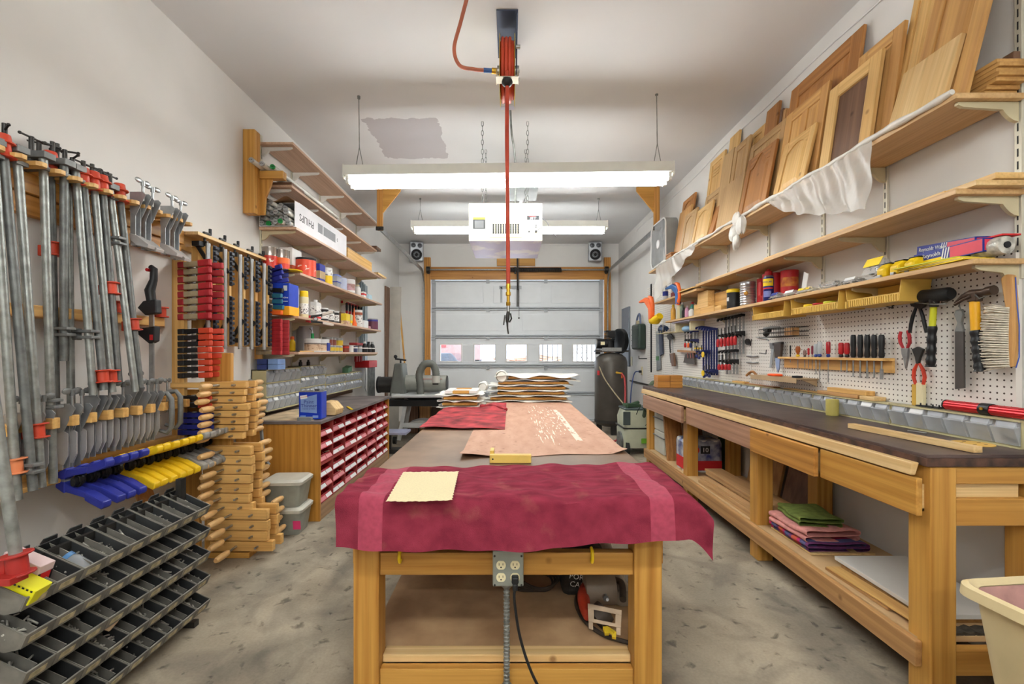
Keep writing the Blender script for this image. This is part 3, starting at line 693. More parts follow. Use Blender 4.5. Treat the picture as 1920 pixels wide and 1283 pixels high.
# row of small clear tilt-out bins at the back of the bench
M_rack = pm('olive_beige', (186,176,136), .55, var=.06)
def tilt_rack(lb, x, y0, y1, z0, z1, rows, cols, sg, depth, group, name='bin_rack'):
    # sg = +1: bins open towards -X (right wall); -1: towards +X (left wall)
    T = thing(name, lb, 'bin rack', (x,(y0+y1)/2,z0), group=group); xb = x+sg*depth
    b = MB(); b.bx(xb-sg*.006, xb, y0, y1, z0, z1)
    for y in (y0, y1): b.bx(x+sg*.012, xb, y-.004 if y == y1 else y, y if y == y1 else y+.004, z0, z1)
    rh = (z1-z0)/rows
    for r in range(rows+1): b.bx(x+sg*.004, xb, y0, y1, min(z0+r*rh,z1-.006), min(z0+r*rh,z1-.006)+.006)
    part(T, 'frame', b, M_rack)
    pw = (y1-y0)/cols; rr = random.Random(int(y0*1000))
    for r in range(rows):
        for c in range(cols):
            ya = y0+c*pw+.005; yb = ya+pw-.010; za = z0+r*rh+.009; zb = za+rh-.012
            b = MB(); d = depth-.012; t = .0022
            prof = [(x+sg*.010,za),(x-sg*.012,zb-.030),(x-sg*.012,zb-.026),(x+sg*.008,zb-.022),(x+sg*.014,zb),(x+sg*(d*.8),zb),(x+sg*(d*.8),za)]
            b.prism(prof, ya, yb, 'Y')
            o = part(T, 'bin', b, M_clear, .0015)
            b = MB(); b.prism([(x-sg*.0,zb-.0275),(x+sg*.0095,zb-.021),(x+sg*.014,zb-.003),(x+sg*.0105,zb-.003)], ya+.01, yb-.01, 'Y'); part(o, 'label_holder', b, M_paper if rr.random() < .14 else M_clear)
            if rr.random() < .8:
                b = MB(); n = 9; col = rr.choice([M_galv, M_dsteel, M_tanm, M_brass, M_cream])
                for i in range(n):
                    cx_ = x+sg*(.035+rr.random()*(d*.8-.05)); cy_ = ya+.008+rr.random()*(yb-ya-.016); cz_ = za+.004+rr.random()*rh*.28; a = rr.random()*6.28
                    b.cyl((cx_-.007*math.cos(a),cy_-.007*math.sin(a),cz_),(cx_+.007*math.cos(a),cy_+.007*math.sin(a),cz_+.003),.0028,n=5)
                part(o, 'contents', b, col)['kind'] = 'stuff'
    return T
bp = (4.87-1.64)/34
for k in range(6):
    a = 1.64+k*6*bp; e = min(4.87, a+6*bp) if k < 5 else 4.87
    tilt_rack('low rack of clear tilt bins at the back of the bench, %s from near end' % ORD[k+1], 1.835, a+.003, e-.003, BZ+.001, BZ+.104, 1, 6 if k < 5 else 4, 1, .066, 'clear bin racks along the back of the bench')
solo('yellow_tin', MB().lathe([(.03,0),(.03,.005),(.0315,.006),(.0315,.085),(.03,.09),(.0,.09)], (1.80,2.545,BZ+.001), 16), pm('ochre_tin',(186,172,92),.5), 'small ochre tin standing in front of the clear bins on the bench', 'tin')
# ---------------------------------------------------------------- cabinet doors leaning on the topmost shelf
ZS = 2.189
# w: width along Y, h: height; local frame: x = thickness (front face at -x), y = width, z = height
def cab_door(xl, xr, yt, Xt, style, wk, lb, Xb=None, t=.019, fw=.055, wl=None, ztop=None, group='cabinet doors on the topmost shelf', name='cabinet_door', cat='cabinet door'):
    yn = F*Xt/(xr-CX); yf = F*Xt/(xl-CX); zt = H+(CY-yt)*yn/F if ztop is None else ztop
    Xb = (1.69 if Xt < 1.795 else 1.735 if Xt < 1.87 else 1.795) if Xb is None else Xb
    w = yf-yn; L = math.hypot(zt-ZS, Xt-Xb); ang = math.atan2(Xt-Xb, zt-ZS)
    T = thing(name, lb, cat, (Xb+t*.5, (yn+yf)/2, ZS+.001), (0,ang,0), group); h = L
    hw = w/2; z0 = t*.5*math.sin(ang)
    W, Wh = wk('Z'), wk('Y')
    if style == 'plain':
        part(T, 'panel', MB().bx(-t/2,t/2,-hw,hw,z0,h), W, .002, True); return T
    fw = min(fw, w*.22)
    for s in (-1,1): part(T, 'stile', MB().bx(-t/2,t/2,s*hw-(fw if s > 0 else 0),s*hw+(fw if s < 0 else 0),z0,h), W, .003, True)
    part(T, 'rail', MB().bx(-t/2,t/2,-hw+fw,hw-fw,z0,fw), Wh, .003, True)
    iw = hw-fw
    arch = lambda y: {'flat': 0.0, 'two': 0.0, 'slots': 0.0, 'open': 0.0, 'arch': .55*fw*(1-(abs(y)/iw)**2.0)*1.6, 'cathedral': fw*1.4*(.5+.5*math.cos(PI*min(1,abs(y)/(iw*.8))))}[style]
    n = 14; base = h-fw*(1 if style in ('flat','two','slots','open') else 1.7)
    ys = [-iw+2*iw*i/n for i in range(n+1)]
    part(T, 'rail', MB().prism([(-iw,h),(iw,h)]+[(y, base+arch(y)) for y in ys[::-1]], -t/2, t/2, 'X'), Wh, .002, True)
    if style == 'two': part(T, 'mullion', MB().bx(-t/2,t/2,-fw*.4,fw*.4,fw,base), W, .003, True)
    if style == 'open':
        part(T, 'back_panel', MB().bx(t/2-.006,t/2-.002,-iw,iw,fw,base), brown('Z'), 0, True); return T
    part(T, 'panel', MB().prism([(-iw,fw),(iw,fw)]+[(y, base+arch(y)) for y in ys[::-1]], -.002, t/2-.003, 'X'), W, 0, True)
    m_ = min(.03, iw*.3)
    if style == 'slots':
        b = MB()
        for k in (-1,0,1): b.bx(-t/2-.0005,-t/2+.002,-iw*.7,iw*.7,base-.08+k*.03-.006,base-.08+k*.03+.006)
        part(T, 'moulding', b, wk('Y'), 0, True)
    else:
        def raised(ya, yb):
            m0 = .006; ya += m0; yb -= m0
            out = [(ya,fw+m0),(yb,fw+m0)]+[(y, base-m0+arch(y)) for y in [yb-(yb-ya)*i/n for i in range(n+1)]]
            cy_, cz_ = (ya+yb)/2, (fw+base)/2
            inn = [(cy_+(p[0]-cy_)*(1-m_/(abs(yb-ya)/2)), cz_+(p[1]-cz_)*(1-m_/((base-fw)/2))) for p in out]
            b = MB(); k = len(out)
            b.poly([(-.0025,)+p for p in out]+[(-t/2+.001,)+p for p in inn], [(i,(i+1)%k,k+(i+1)%k,k+i) for i in range(k)]+[tuple(range(k,2*k))])
            part(T, 'raised_field', b, W, 0, True)
        if style == 'two': raised(-iw,-fw*.4); raised(fw*.4,iw)
        else: raised(-iw, iw)
    return T
knot = lambda ax: wood('knotty_alder', (214,166,102), (174,122,70), ax)
dko = lambda ax: wood('dark_oak', (186,130,74), (140,90,46), ax)
lt = lambda ax: wood('light_maple', (228,188,124), (204,158,92), ax)
gr = lambda ax: wood('grey_ash', (202,166,116), (174,136,88), ax)
cab_door(1403,1457,260,1.78,'cathedral',dko,'dark oak cabinet door with a curved cathedral arch, in front on the topmost shelf')
cab_door(1471,1531,229,1.78,'arch',lt,'small light cabinet door with a rounded arch panel in front on the topmost shelf')
cab_door(1556,1655,90,1.81,'open',lt,'light frame door with an open dark centre standing in front on the topmost shelf', fw=.075)
cab_door(1694,1804,62,1.775,'plain',pale,'pale plain pine board leaning in front at the near end of the topmost shelf', name='wooden_board', cat='board')
cab_door(1762,1892,0,1.885,'flat',knot,'tall knotty framed door with a dark panel, nearest the camera on the topmost shelf', Xb=1.715, fw=.09, ztop=2.86)
cab_door(1715,1768,0,1.905,'flat',lt,'narrow tall light pine door behind the pale plain board', Xb=1.765, fw=.07, ztop=2.9)
cab_door(1610,1697,37,1.85,'flat',knot,'knotty framed door between the open frame door and the narrow tall door', fw=.085, Xb=1.77)
cab_door(1690,1716,53,1.90,'plain',lt,'narrow light strip of pine standing behind the knotty framed door', name='wooden_board', cat='board')
cab_door(1484,1620,45,1.90,'flat',dko,'largest brown cabinet door standing at the back near the ceiling', fw=.09)
cab_door(1475,1556,150,1.83,'two',knot,'pine cabinet door with two panels and a round hole behind the small arched one', fw=.07)
cab_door(1408,1475,220,1.83,'flat',gr,'light framed cabinet door standing behind the dark cathedral door')
cab_door(1438,1462,188,1.90,'plain',dko,'brown plain board rising behind the framed door that backs the cathedral door', name='wooden_board', cat='board')
for k, (a, c) in enumerate(((1463,1468),(1469,1474),(1475,1480))): cab_door(a,c,203,1.89,'plain',[brown,fir,dko][k],['dark thin strip beside the brown plain board at the back of the topmost shelf','second thin strip beside the brown plain board on the topmost shelf','third thin strip beside the brown plain board, closest to the largest door'][k], name="wood_strip", cat="wood strip")
cab_door(1378,1407,252,1.84,'flat',gr,'narrow greyish framed door left of the framed door behind the cathedral door')
cab_door(1409,1436,230,1.89,'slots',lt,'framed door corner showing slotted moulding high behind the narrow greyish door')
cab_door(1369,1387,243,1.90,'plain',lt,'thin light board rising alone behind the plain beech panel', name='wooden_board', cat='board')
cab_door(1355,1397,322,1.76,'plain',gr,'large plain beech panel standing in front, left of the dark cathedral door', name='wooden_board', cat='board')
cab_door(1357,1377,276,1.84,'plain',gr,'plain greyish board directly behind the large plain beech panel', name='wooden_board', cat='board')
cab_door(1332,1360,280,1.89,'slots',lt,'light door with slotted top moulding at the back, left of the beech panel')
cab_door(1324,1355,346,1.83,'slots',gr,'shorter slotted door standing halfway back above the brown plain offcut')
cab_door(1330,1353,378,1.785,'plain',oak,'low brown plain offcut between the beech panel and the arched doors', name='wooden_board', cat='board')
cab_door(1307,1338,374,1.76,'arch',lt,'arched light door nearer to the camera of the far pair on the topmost shelf')
cab_door(1285,1308,388,1.76,'arch',gr,'arched light door nearer to the fan of the far pair on the topmost shelf')
cab_door(1281,1304,360,1.89,'arch',dko,'brown door with a shaped top at the back beside the fan')
cab_door(1275,1297,383,1.82,'plain',knot,'brown plain door directly beside the fan on the topmost shelf')
for k in range(7):
    z = ZS+.001+k*.0165; dx = .08 if k < 2 else .09
    solo('edge_board', MB().bx(1.70+dx, 1.905, 1.71-.01*(k%2)-(.035 if k >= 2 else .0), 1.93-.02*(k%3), z, z+.016), wood('weathered_pine',(206,160,96),(170,120,66),'Y'), 'flat pine board %s from the bottom of the nearest stack on the topmost shelf' % ORD[k+1], 'board', .002, 'flat boards at the near end of the topmost shelf')
solo('edge_block', MB().bx(1.88,1.906,1.70,1.74,ZS+.118,ZS+.16), brown('Z'), 'small dark block on top of the flat boards nearest on the topmost shelf', 'block', .002)
solo('dark_board', MB().box((1.872,1.86,ZS+.140),(.06,.2,.012),(.12,0,0)), brown('Y'), 'dark thin board lying tilted over the flat boards beside the tall knotty door', 'board', .001)
for k in range(5):
    z = ZS+.001+k*.017
    solo('offcut', MB().bx(1.672+.006*(k%2),1.77-.01*(k%3),4.74+.01*(k%2),4.90,z,z+.015), oak('X'), 'short brown offcut %s from the bottom of the little stack below the fan' % ORD[k+1], 'offcut', .002, 'little stack of offcuts by the fan')
# box fan
T = thing('box_fan', 'white box fan with a round grille standing at the far end of the topmost shelf', 'fan', (1.76,5.18,ZS+.001))
M_fang = pm('fan_grey', (150,152,150), .5)
x0, x1, hf, yc, zc = 1.69, 1.82, .255, 5.19, ZS+.27
b = MB(); prof = [(p[0],p[1]) for p in rr_(hf,hf,0,.09,6)]
inner = [(p[0],p[1]) for p in rr_(hf-.012,hf-.012,0,.085,6)]
n = len(prof); vs = []
for x in (x0,x1):
    vs += [(x,yc+p[0],zc+p[1]) for p in prof]+[(x,yc+p[0],zc+p[1]) for p in inner]
fs = []
for i in range(n):
    j = (i+1)%n; fs += [(i,j,2*n+j,2*n+i),(n+i,n+j,3*n+j,3*n+i),(i,j,n+j,n+i),(2*n+i,2*n+j,3*n+j,3*n+i)]
b.poly(vs, fs); part(T, 'housing', b, M_fang)
b = MB(); b.tube([(x0-.004,yc+p[0]*.985,zc+p[1]*.985) for p in prof], .009, 6, closed=True); part(T, 'rim', b, M_white)
b = MB()
for k in range(-11,12):
    y = k*.0215; s_ = math.sqrt(max(.0,1-(abs(y)/hf)**6))*(hf-.014)
    b.bx(x0-.004,x0+.0,yc+y-.002,yc+y+.002,zc-s_,zc+s_)
part(T, 'grille', b, pm('fan_grille',(200,202,204),.4))
b = MB(); b.cyl((x0-.010,yc,zc),(x0+.002,yc,zc),.05,n=20); part(T, 'hub_badge', b, M_white)
b = MB()
for k in range(5):
    a = k*2*PI/5; b.prism([(yc+.04*math.cos(a)-.02*math.sin(a),zc+.04*math.sin(a)+.02*math.cos(a)),(yc+.2*math.cos(a+.35),zc+.2*math.sin(a+.35)),(yc+.2*math.cos(a-.35),zc+.2*math.sin(a-.35))], x0+.04, x0+.045, 'X')
b.cyl((x0+.02,yc,zc),(x1-.02,yc,zc),.045,n=16); part(T, 'blade', b, M_grey)
part(T, 'foot', MB().bx(x0-.01,x1+.01,yc-.15,yc-.11,ZS+.001,ZS+.016), M_grey, .003)
part(T, 'foot', MB().bx(x0-.01,x1+.01,yc+.11,yc+.15,ZS+.001,ZS+.016), M_grey, .003)
# clear film rolled along the front edge of the topmost shelf with hanging drapes
rr = random.Random(5)
T = thing('plastic_film', 'clear plastic film rolled along the topmost shelf edge with one big hanging drape', 'plastic sheet', (1.65,2.6,2.19))
part(T, 'rolled_edge', MB().tube([(1.648+.003*math.sin(y*19), y, 2.196+.004*math.sin(y*13)) for y in [1.70+.05*i for i in range(71)]], [.011+.003*math.sin(i*1.7)+.004*max(0,math.sin(i*.31)) for i in range(71)], 8), pm('milky_film',(238,234,226),.35,alpha=.85,bump=.5,bscale=60))
def drape(y0, y1, f0, f1, amp, nx=44, nz=18, ph=0, sag=0):
    def f(u, v):
        y = y0+(y1-y0)*u; L = f0+(f1-f0)*u+sag*math.sin(PI*u); z = 2.19-L*v
        return (1.642-.02*v+amp*v*math.sin(u*26+ph+v*3)+.35*amp*math.sin(u*61+v*11), y+.015*math.sin(v*9+u*7)*v, z+.006*math.sin(u*40)*v)
    return MB().sheet(nx, nz, f, .0008)
part(T, 'drape', drape(2.07,2.88,.315,.02,.014,sag=.05), M_clearfilm)
T = thing('plastic_film', 'clear plastic film hanging in a point from the topmost shelf below the fan', 'plastic sheet', (1.64,4.5,2.0))
part(T, 'drape', drape(3.95,5.12,.03,.40,.012,ph=2), M_clearfilm)
part(T, 'rolled_edge', MB().tube([(1.645, y, 2.192) for y in [3.95+.1*i for i in range(13)]], .008, 6), M_clearfilm)
b = MB()
for k in range(4):
    x, y, z, r = (1.63,3.27,2.17,.05),(1.625,3.2,2.12,.05),(1.62,3.3,2.09,.045),(1.625,3.28,2.02,.045)
    p_ = (x,y,z,r)[k]
    cx_,cy_,cz_,r_ = p_
    b.sheet(14,10,lambda u,v,c=p_,k=k:(c[0]+c[3]*.5*math.cos(u*6.28)*math.sin(.3+v*2.5)*(1+.3*math.sin(u*19+k)), c[1]+c[3]*math.sin(u*6.28)*math.sin(.3+v*2.5)*(1+.3*math.sin(u*13+k*2)), c[2]+c[3]*1.2*math.cos(.3+v*2.5)+.01*math.sin(u*30)), .0008)
solo('plastic_wad', b, _mc['milky_film'], 'crumpled knot of clear film hanging from the topmost shelf between the drapes', 'plastic sheet')
# strips of wood on the middle shelf
ZM = 1.833
for k, (xa, xb_, ya, yb, z, t, m, lb) in enumerate((
    (1.70,1.90,1.66,2.6,ZM,.02,pale('Y'),'pale flat board lying at the near end of the middle shelf'),
    (1.76,1.90,1.65,2.5,ZM+.021,.022,lt('Y'),'upper flat board on the pale one at the near end of the middle shelf'),
    (1.67,1.69,1.75,3.0,ZM,.012,lt('Y'),'long thin strip along the front edge of the middle shelf'),
    (1.72,1.75,2.65,3.25,ZM,.014,pm('white_strip',(222,212,198),.5),'white painted strip lying farther along the middle shelf'))):
    solo('wood_strip', MB().bx(xa,xb_,ya,yb,z,z+t), m, lb, 'wood strip', .002, 'strips on the middle shelf')
ZM2 = 1.801
b = MB(); b.box((1.75,4.32,ZM2+.03),(.22,.40,.010),(.0,-.16,0)); solo('thin_sheet', b, lt('Y'), 'thin light panel lying tilted on the far middle shelf', 'board', .001)
for k in range(3): solo('wood_block', MB().bx(1.70,1.78,4.55+.02*k,4.68,ZM2+.001+k*.022,ZM2+.022+k*.022), pine('Y'), ['lowest','middle','topmost'][k]+' of three short pine blocks on the far middle shelf behind the blue spring tool', 'block', .002, 'pine blocks on the far middle shelf')
# ---------------------------------------------------------------- cans, bottles and packets on the lowest right shelf
def can(name, lb, cat, x, y, z, r, h, bands, mats, lid=True, n=22, group=None, lidm=None, handle=False):
    # bands: list of (fraction, material index) from the bottom
    T = thing(name, lb, cat, (x,y,z), group=group); prof = [(r*.97,0,0),(r*1.02,.002,0),(r*1.02,.006,bands[0][1])]
    for i, (f_, mi) in enumerate(bands):
        prof.append((r, .007+(h-.02)*f_, bands[i+1][1] if i+1 < len(bands) else 0))
    prof += [(r*1.02,h-.008,0),(r*1.02,h-.002,0),(r*.96,h,0)]
    part(T, 'body', MB().lathe(prof, (0,0,0), n), mats, 0, True)
    if lid: part(T, 'lid', MB().lathe([(r*.90,h-.004),(r*.86,h-.001),(r*.80,h-.005),(0,h-.005)], (0,0,.001), n), lidm or M_steel, 0, True)
    if handle: part(T, 'bail', MB().tube([(r*1.03*math.cos(a), r*1.03*math.sin(a), h*.55-.35*h*math.sin(a)) for a in [PI+PI*i/12 for i in range(13)]], .002, 5), M_steel, 0, True)
    return T
def bottle(name, lb, cat, x, y, z, prof, mats, capprof, capm, n=18, group=None):
    T = thing(name, lb, cat, (x,y,z), group=group)
    part(T, 'body', MB().lathe(prof, (0,0,0), n), mats, 0, True)
    if capprof: part(T, 'cap', MB().lathe(capprof, (0,0,0), n), capm, 0, True)
    return T
Z3 = 1.573
M_wdblue = pm('can_navy', (34,44,116), .3, .2)
T = bottle('spray_can', 'tall blue and yellow spray can with a red cap on the lowest right shelf', 'spray can', 1.775, 3.13, Z3, [(.030,0,1),(.0325,.004,0),(.0325,.155,0),(.0325,.165,1),(.024,.178,1),(.0,.18,1)], [M_wdblue, M_steel], [(.024,.170),(.024,.205),(.012,.214),(.012,.222),(0,.223)], M_red)
def ring(T, r, z0, z1, m, name, a0, a1, n=14, t=.0006, sgn=1):
    b = MB(); vs = []
    for i in range(n+1):
        a = a0+(a1-a0)*i/n
        for rr2 in (r, r+t):
            for z in (z0,z1): vs.append((rr2*math.cos(a), rr2*math.sin(a), z))
    fs = []
    for i in range(n):
        o = i*4; fs += [(o+2,o+6,o+7,o+3),(o,o+1,o+5,o+4),(o,o+4,o+6,o+2),(o+1,o+3,o+7,o+5)]
    fs += [(0,2,3,1),(n*4,n*4+1,n*4+3,n*4+2)]
    b.poly(vs, fs); return part(T, name, b, m, 0, True)
# the label faces -X -Y, towards the room
ring(T,.0326,.105,.155,M_inky,'yellow_shield',PI*.85,PI*1.65); ring(T,.0326,.085,.093,M_inkr,'red_stripe',PI*.85,PI*1.65); ring(T,.0326,.03,.07,pm('label_pale_blue',(120,130,190),.5),'small_print',PI*1.0,PI*1.5)
ang = PI*1.27
text(T,'WD-40',.017,(1.775+.0345*math.cos(ang),3.13+.0345*math.sin(ang),Z3+.131),(PI/2,0,ang+PI/2),M_inkb,ext=.0004)
T = can('coffee_tub','large red plastic coffee tub behind the blue and yellow spray can','tub',1.835,3.18,Z3,.066,.20,[(1.0,0)],[M_red],n=24,lidm=M_black)
b = MB(); b.bx(1.76,1.776,3.20,3.24,Z3+.05,Z3+.15); part(T,'grip',b,M_red,.008)
T = can('coffee_tub','second red coffee tub with a yellow label, right of and behind the spray can','tub',1.858,3.03,Z3,.052,.195,[(.45,0),(.8,1),(1.0,0)],[M_red,pm('red_yellow_label',(190,120,40),.5,var=.4,scale=20,col2=(150,30,28))],n=24,lidm=M_black)
b = MB(); prof=[(.05,0)]
for k in range(9): prof += [(.056,.01+k*.018),(.052,.018+k*.018)]
prof += [(.056,.178),(.05,.18),(.05,.176),(0,.176)]
T = thing('ribbed_can','ribbed silver tin can on the lowest right shelf beside the red tubs','can',(1.785,3.42,Z3)); part(T,'body',b.lathe(prof,(0,0,0),24),pm('tinplate',(196,198,202),.28,.8),0,True)
b = MB(); b.cyl((1.75,3.38,Z3+.09),(1.742,3.37,Z3+.09),.016,.012,n=12); part(T,'amber_spot',b,pm('amber',(206,150,50),.4))
can('red_can','red can standing just behind the ribbed silver tin','can',1.86,3.33,Z3,.05,.19,[(1,0)],[M_red])
T = can('wipes_tub','black tub with a yellow lid between the wood offcuts and the ribbed silver tin','tub',1.785,3.64,Z3,.05,.135,[(.8,0),(1,0)],[M_black],lid=False)
part(T,'lid',MB().lathe([(.053,.128),(.053,.15),(.047,.156),(0,.156)],(0,0,0),22),M_yellow,0,True); part(T,'label',MB().bx(-.05,-.046,-.02,.01,.06,.09),M_paper,0,True)
for x0,x1,y0,y1,z0,z1,lb in ((1.735,1.80,3.88,4.16,0,.055,'long golden offcut lying in front at the bottom of the wood offcut pile'),(1.735,1.795,4.0,4.22,.056,.20,'square golden offcut standing on the long one in the offcut pile'),(1.74,1.79,4.17,4.32,.0,.10,'chunky golden block at the far end of the wood offcut pile'),(1.80,1.89,3.75,4.16,.0,.17,'broad board standing behind the wood offcut pile on the lowest right shelf'),(1.73,1.78,3.74,3.86,.0,.04,'short thin block at the near end of the wood offcut pile')):
    solo('wood_offcut', MB().bx(x0,x1,y0,y1,Z3+z0,Z3+z1), pine('Y') if z1 < .18 else lt('Y'), lb, 'offcut', .003, 'wood offcuts on the lowest right shelf')
bprof = lambda r,h,nr: [(r*.9,0,0),(r,.004,0),(r,h*.62,0),(r*.85,h*.72,0),(nr,h*.82,0),(nr,h*.86,0)]
far = [('glue_bottle','amber glue bottle at the far end of the lowest right shelf','bottle',1.76,4.92,.026,.17,pm('amber_bottle',(226,168,70),.35),M_yellow),
 ('bottle','tall white bottle beside the amber glue bottle','bottle',1.78,4.78,.03,.19,M_cream,M_black),
 ('bottle','grey green bottle with a white cap beside the tall white bottle','bottle',1.775,4.70,.024,.17,pm('grey_green',(120,136,120),.4),M_white),
 ('bottle','small black bottle among the far bottles on the lowest right shelf','bottle',1.765,4.63,.02,.11,M_black,M_black),
 ('bottle','pink labelled bottle among the far bottles on the lowest right shelf','bottle',1.77,4.56,.022,.12,pm('pink_label',(222,160,190),.4),M_white),
 ('bottle','teal bottle among the far bottles on the lowest right shelf','bottle',1.80,4.50,.024,.15,pm('teal_bottle',(60,140,126),.4),M_red),
 ('bottle','white jar with a grey label near the wood offcuts','jar',1.76,4.42,.028,.085,M_white,M_grey),
 ('bottle','yellow capped bottle next to the wood offcuts','bottle',1.81,4.38,.024,.14,M_cream,M_yellow)]
for nm,lb,cat,x,y,r,h,m,cm in far: bottle(nm,lb,cat,x,y,Z3,bprof(r,h,r*.45),[m],[(r*.5,h*.86),(r*.5,h*.96),(r*.3,h),(0,h)],cm,group='bottles at the far end of the lowest right shelf')
# packets of hardware
def packet(lb, x, y, w, d, h, colm, labm, rz=0, cat='packet', name='hardware_packet'):
    T = thing(name, lb, cat, (x,y,Z3), (0,0,rz), 'hardware packets on the lowest right shelf')
    r = random.Random(int(y*1000)); b = MB()
    for i in range(34):
        px_,py_,pz_ = (r.random()-.5)*w*.8,(r.random()-.5)*d*.8,.006+r.random()*h*.62; a = r.random()*6.28
        b.cyl((px_-.01*math.cos(a),py_-.01*math.sin(a),pz_),(px_+.01*math.cos(a),py_+.01*math.sin(a),pz_+.004),.003,n=5)
    o = part(T,'hardware',b,colm,0,True); o['kind'] = 'stuff'
    part(T,'bag',MB().sheet(12,12,lambda u,v:((u-.5)*w*(1+.05*math.sin(v*9)),(v-.5)*d,h*(.25+.75*math.sin(PI*min(1,max(0,u)))**.6*math.sin(PI*min(1,max(0,v)))**.6)+.004*math.sin(u*17+v*23)*.5),.0006),M_bag,0,True)
    if labm: part(T,'label',MB().box((-w*.36,0,h*.75),(.001,d*.7,h*.4),(0,.5,0)),labm,0,True)
    return T
packet('bag of screws with a yellow header card right of the other packets',1.785,2.20,.09,.14,.115,M_galv,M_inky)
packet('clear packet of fasteners with a paper label beside the yellow carded bag',1.78,2.35,.08,.10,.04,M_steel,M_paper)
packet('large clear packet of small parts in the middle of the packets',1.785,2.52,.09,.18,.05,M_steel,None)
packet('flat clear packet with a yellow label next to the upright white card',1.785,2.72,.09,.15,.04,M_cream,M_inky)
packet('clear packet of pale parts at the foot of the upright white card',1.785,2.87,.08,.12,.045,M_tanm,M_paper)
packet('clear packet with blue labels beside the blue and yellow spray can',1.78,3.02,.08,.10,.05,M_steel,M_inkb)
b = MB(); b.box((1.80,2.78,Z3+.085),(.003,.04,.11),(.5,-.2,0)); solo('hang_card', b, M_paper, 'white hang card standing tilted up among the clear packets', 'card')
for k,(y,) in enumerate(((2.135,),(2.06,),(1.985,))):
    T = thing('tape_measure', ['yellow tape measure farthest from the foil boxes','middle one of three yellow tape measures','yellow tape measure closest to the foil boxes'][k], 'tape measure', (1.77,y,Z3), group='yellow tape measures')
    part(T,'case',MB().prism([(-.034,.0),(.034,0),(.036,.035),(.02,.062),(-.012,.064),(-.036,.04)],-.024,.024,'Y'),M_yellow,.008,True)
    part(T,'rubber_top',MB().prism([(.01,.062),(.034,.036),(.037,.037),(.014,.0665),(-.012,.0675),(-.012,.064)],-.025,.025,'Y'),M_black,.002,True)
    part(T,'hook',MB().bx(-.044,-.03,-.01,.01,0,.012),M_steel,.001,True)
for k in range(4):
    b = MB(); b.box((1.775-.004*k,1.86+.01*k,Z3+.003+.005*k),(.11,.30-.01*k,.004),(0,0,.05*k-.08)); solo('yellow_pad', b, [M_inky,pm('manila',(232,206,120),.7),M_inky,pm('lime_pad',(206,206,80),.7)][k], ['lowest sheet pad','second sheet pad','third sheet pad','topmost sheet pad'][k]+' in the yellow paper pile under the foil boxes', 'paper pad', 0, 'yellow papers under the foil boxes')
M_foilb = pm('foil_box_blue',(30,44,140),.4); M_foilp = pm('foil_box_pink',(222,60,84),.4)
def foilbox(lb, c, rot, s, word):
    T = thing('foil_box', lb, 'carton', c, rot, 'foil cartons on the lowest right shelf')
    part(T,'carton',MB().box((0,0,.026),(.052,.31,.052)),M_foilb,.001,True)
    part(T,'pink_panel',MB().bx(-.0265,-.026,-.153,-.02,.004,.048).bx(-.02,.02,-.1556,-.155,.006,.047),M_foilp,0,True)
    part(T,'yellow_band',MB().prism([(-.0,.004),(.12,.004),(.12,.018),(.02,.018)],-.0267,-.0264,'X'),M_inky,0,True)
    b = MB()
    for k in range(3): b.prism([(-.01+k*.012,.004),(-.004+k*.012,.004),(-.014+k*.012,.05),(-.02+k*.012,.05)],-.0268,-.0266,'X')
    part(T,'white_slashes',b,M_inkw,0,True)
    text(T,word,.024,(-.0272,.065,.034),TO_LEFT,M_inkw,ext=.0003,world=False)
    return T
foilbox('blue and pink foil carton lying in front on the yellow papers',(1.80,1.855,Z3+.026),(0,0,-.05),1,'Reynolds')
foilbox('blue and pink foil carton lying tilted on top of the other one',(1.835,1.90,Z3+.058),(.10,.0,-.16),1,'Reynolds Wrap')
T = thing('film_roll','crumpled roll of plastic wrap with a red edge beside the foil cartons','plastic wrap',(1.83,1.705,Z3))
part(T,'roll',MB().tube([(1.81+.012*k*.0,1.66+.02*k,Z3+.042) for k in range(6)],[.033,.036,.034,.036,.033,.035],12),pm('crumpled_film',(200,196,186),.25,.1,var=.3,scale=40,bump=.6,bscale=60))
part(T,'core',MB().cyl((1.81,1.655,Z3+.042),(1.81,1.665,Z3+.042),.012,n=12),M_ink); part(T,'red_wrapper',MB().bx(1.80,1.87,1.665,1.75,Z3+.078,Z3+.085),M_inkr,.002)
text(T,'Saran',.02,(1.83,1.70,Z3+.0855),(0,0,0),M_inkw,ext=.0003)
# yellow baskets hung below the shelf
def basket(lb, y0, y1, x0=1.735):
    T = thing('slotted_basket', lb, 'basket', (1.80,(y0+y1)/2,1.44), group='yellow baskets under the lowest right shelf'); x1, zt, zb, t = 1.88, 1.549, 1.452, .004
    m = pm('yellow_basket',(222,180,84),.5,var=.05)
    b = MB(); b.bx(x0,x1,y0+.015,y1-.015,zb,zb+t); part(T,'bottom',b,m)
    for y,s in ((y0,1),(y1,-1)): part(T,'side',MB().prism([(y,zt),(y+s*t,zt),(y+s*(.015+t),zb),(y+s*.015,zb)],x0,x1,'X'),m)
    part(T,'back',MB().bx(x1-t,x1,y0+.012,y1-.012,zb,zt),m)
    b = MB(); n = int((y1-y0)/.014)
    for i in range(n): b.bx(x0,x0+t,y0+.018+i*.0138,y0+.018+i*.0138+.008,zb,zb+.035)
    b.bx(x0,x0+t,y0+.012,y1-.012,zb+.035,zb+.041); part(T,'front_slats',b,m)
    return T
basket('yellow slotted basket hung below the shelf, farthest from the camera and empty',2.88,3.26)
basket('yellow slotted basket below the shelf holding three small tins',2.40,2.82)
basket('yellow slotted basket below the shelf, nearest the camera',2.03,2.37,1.745)
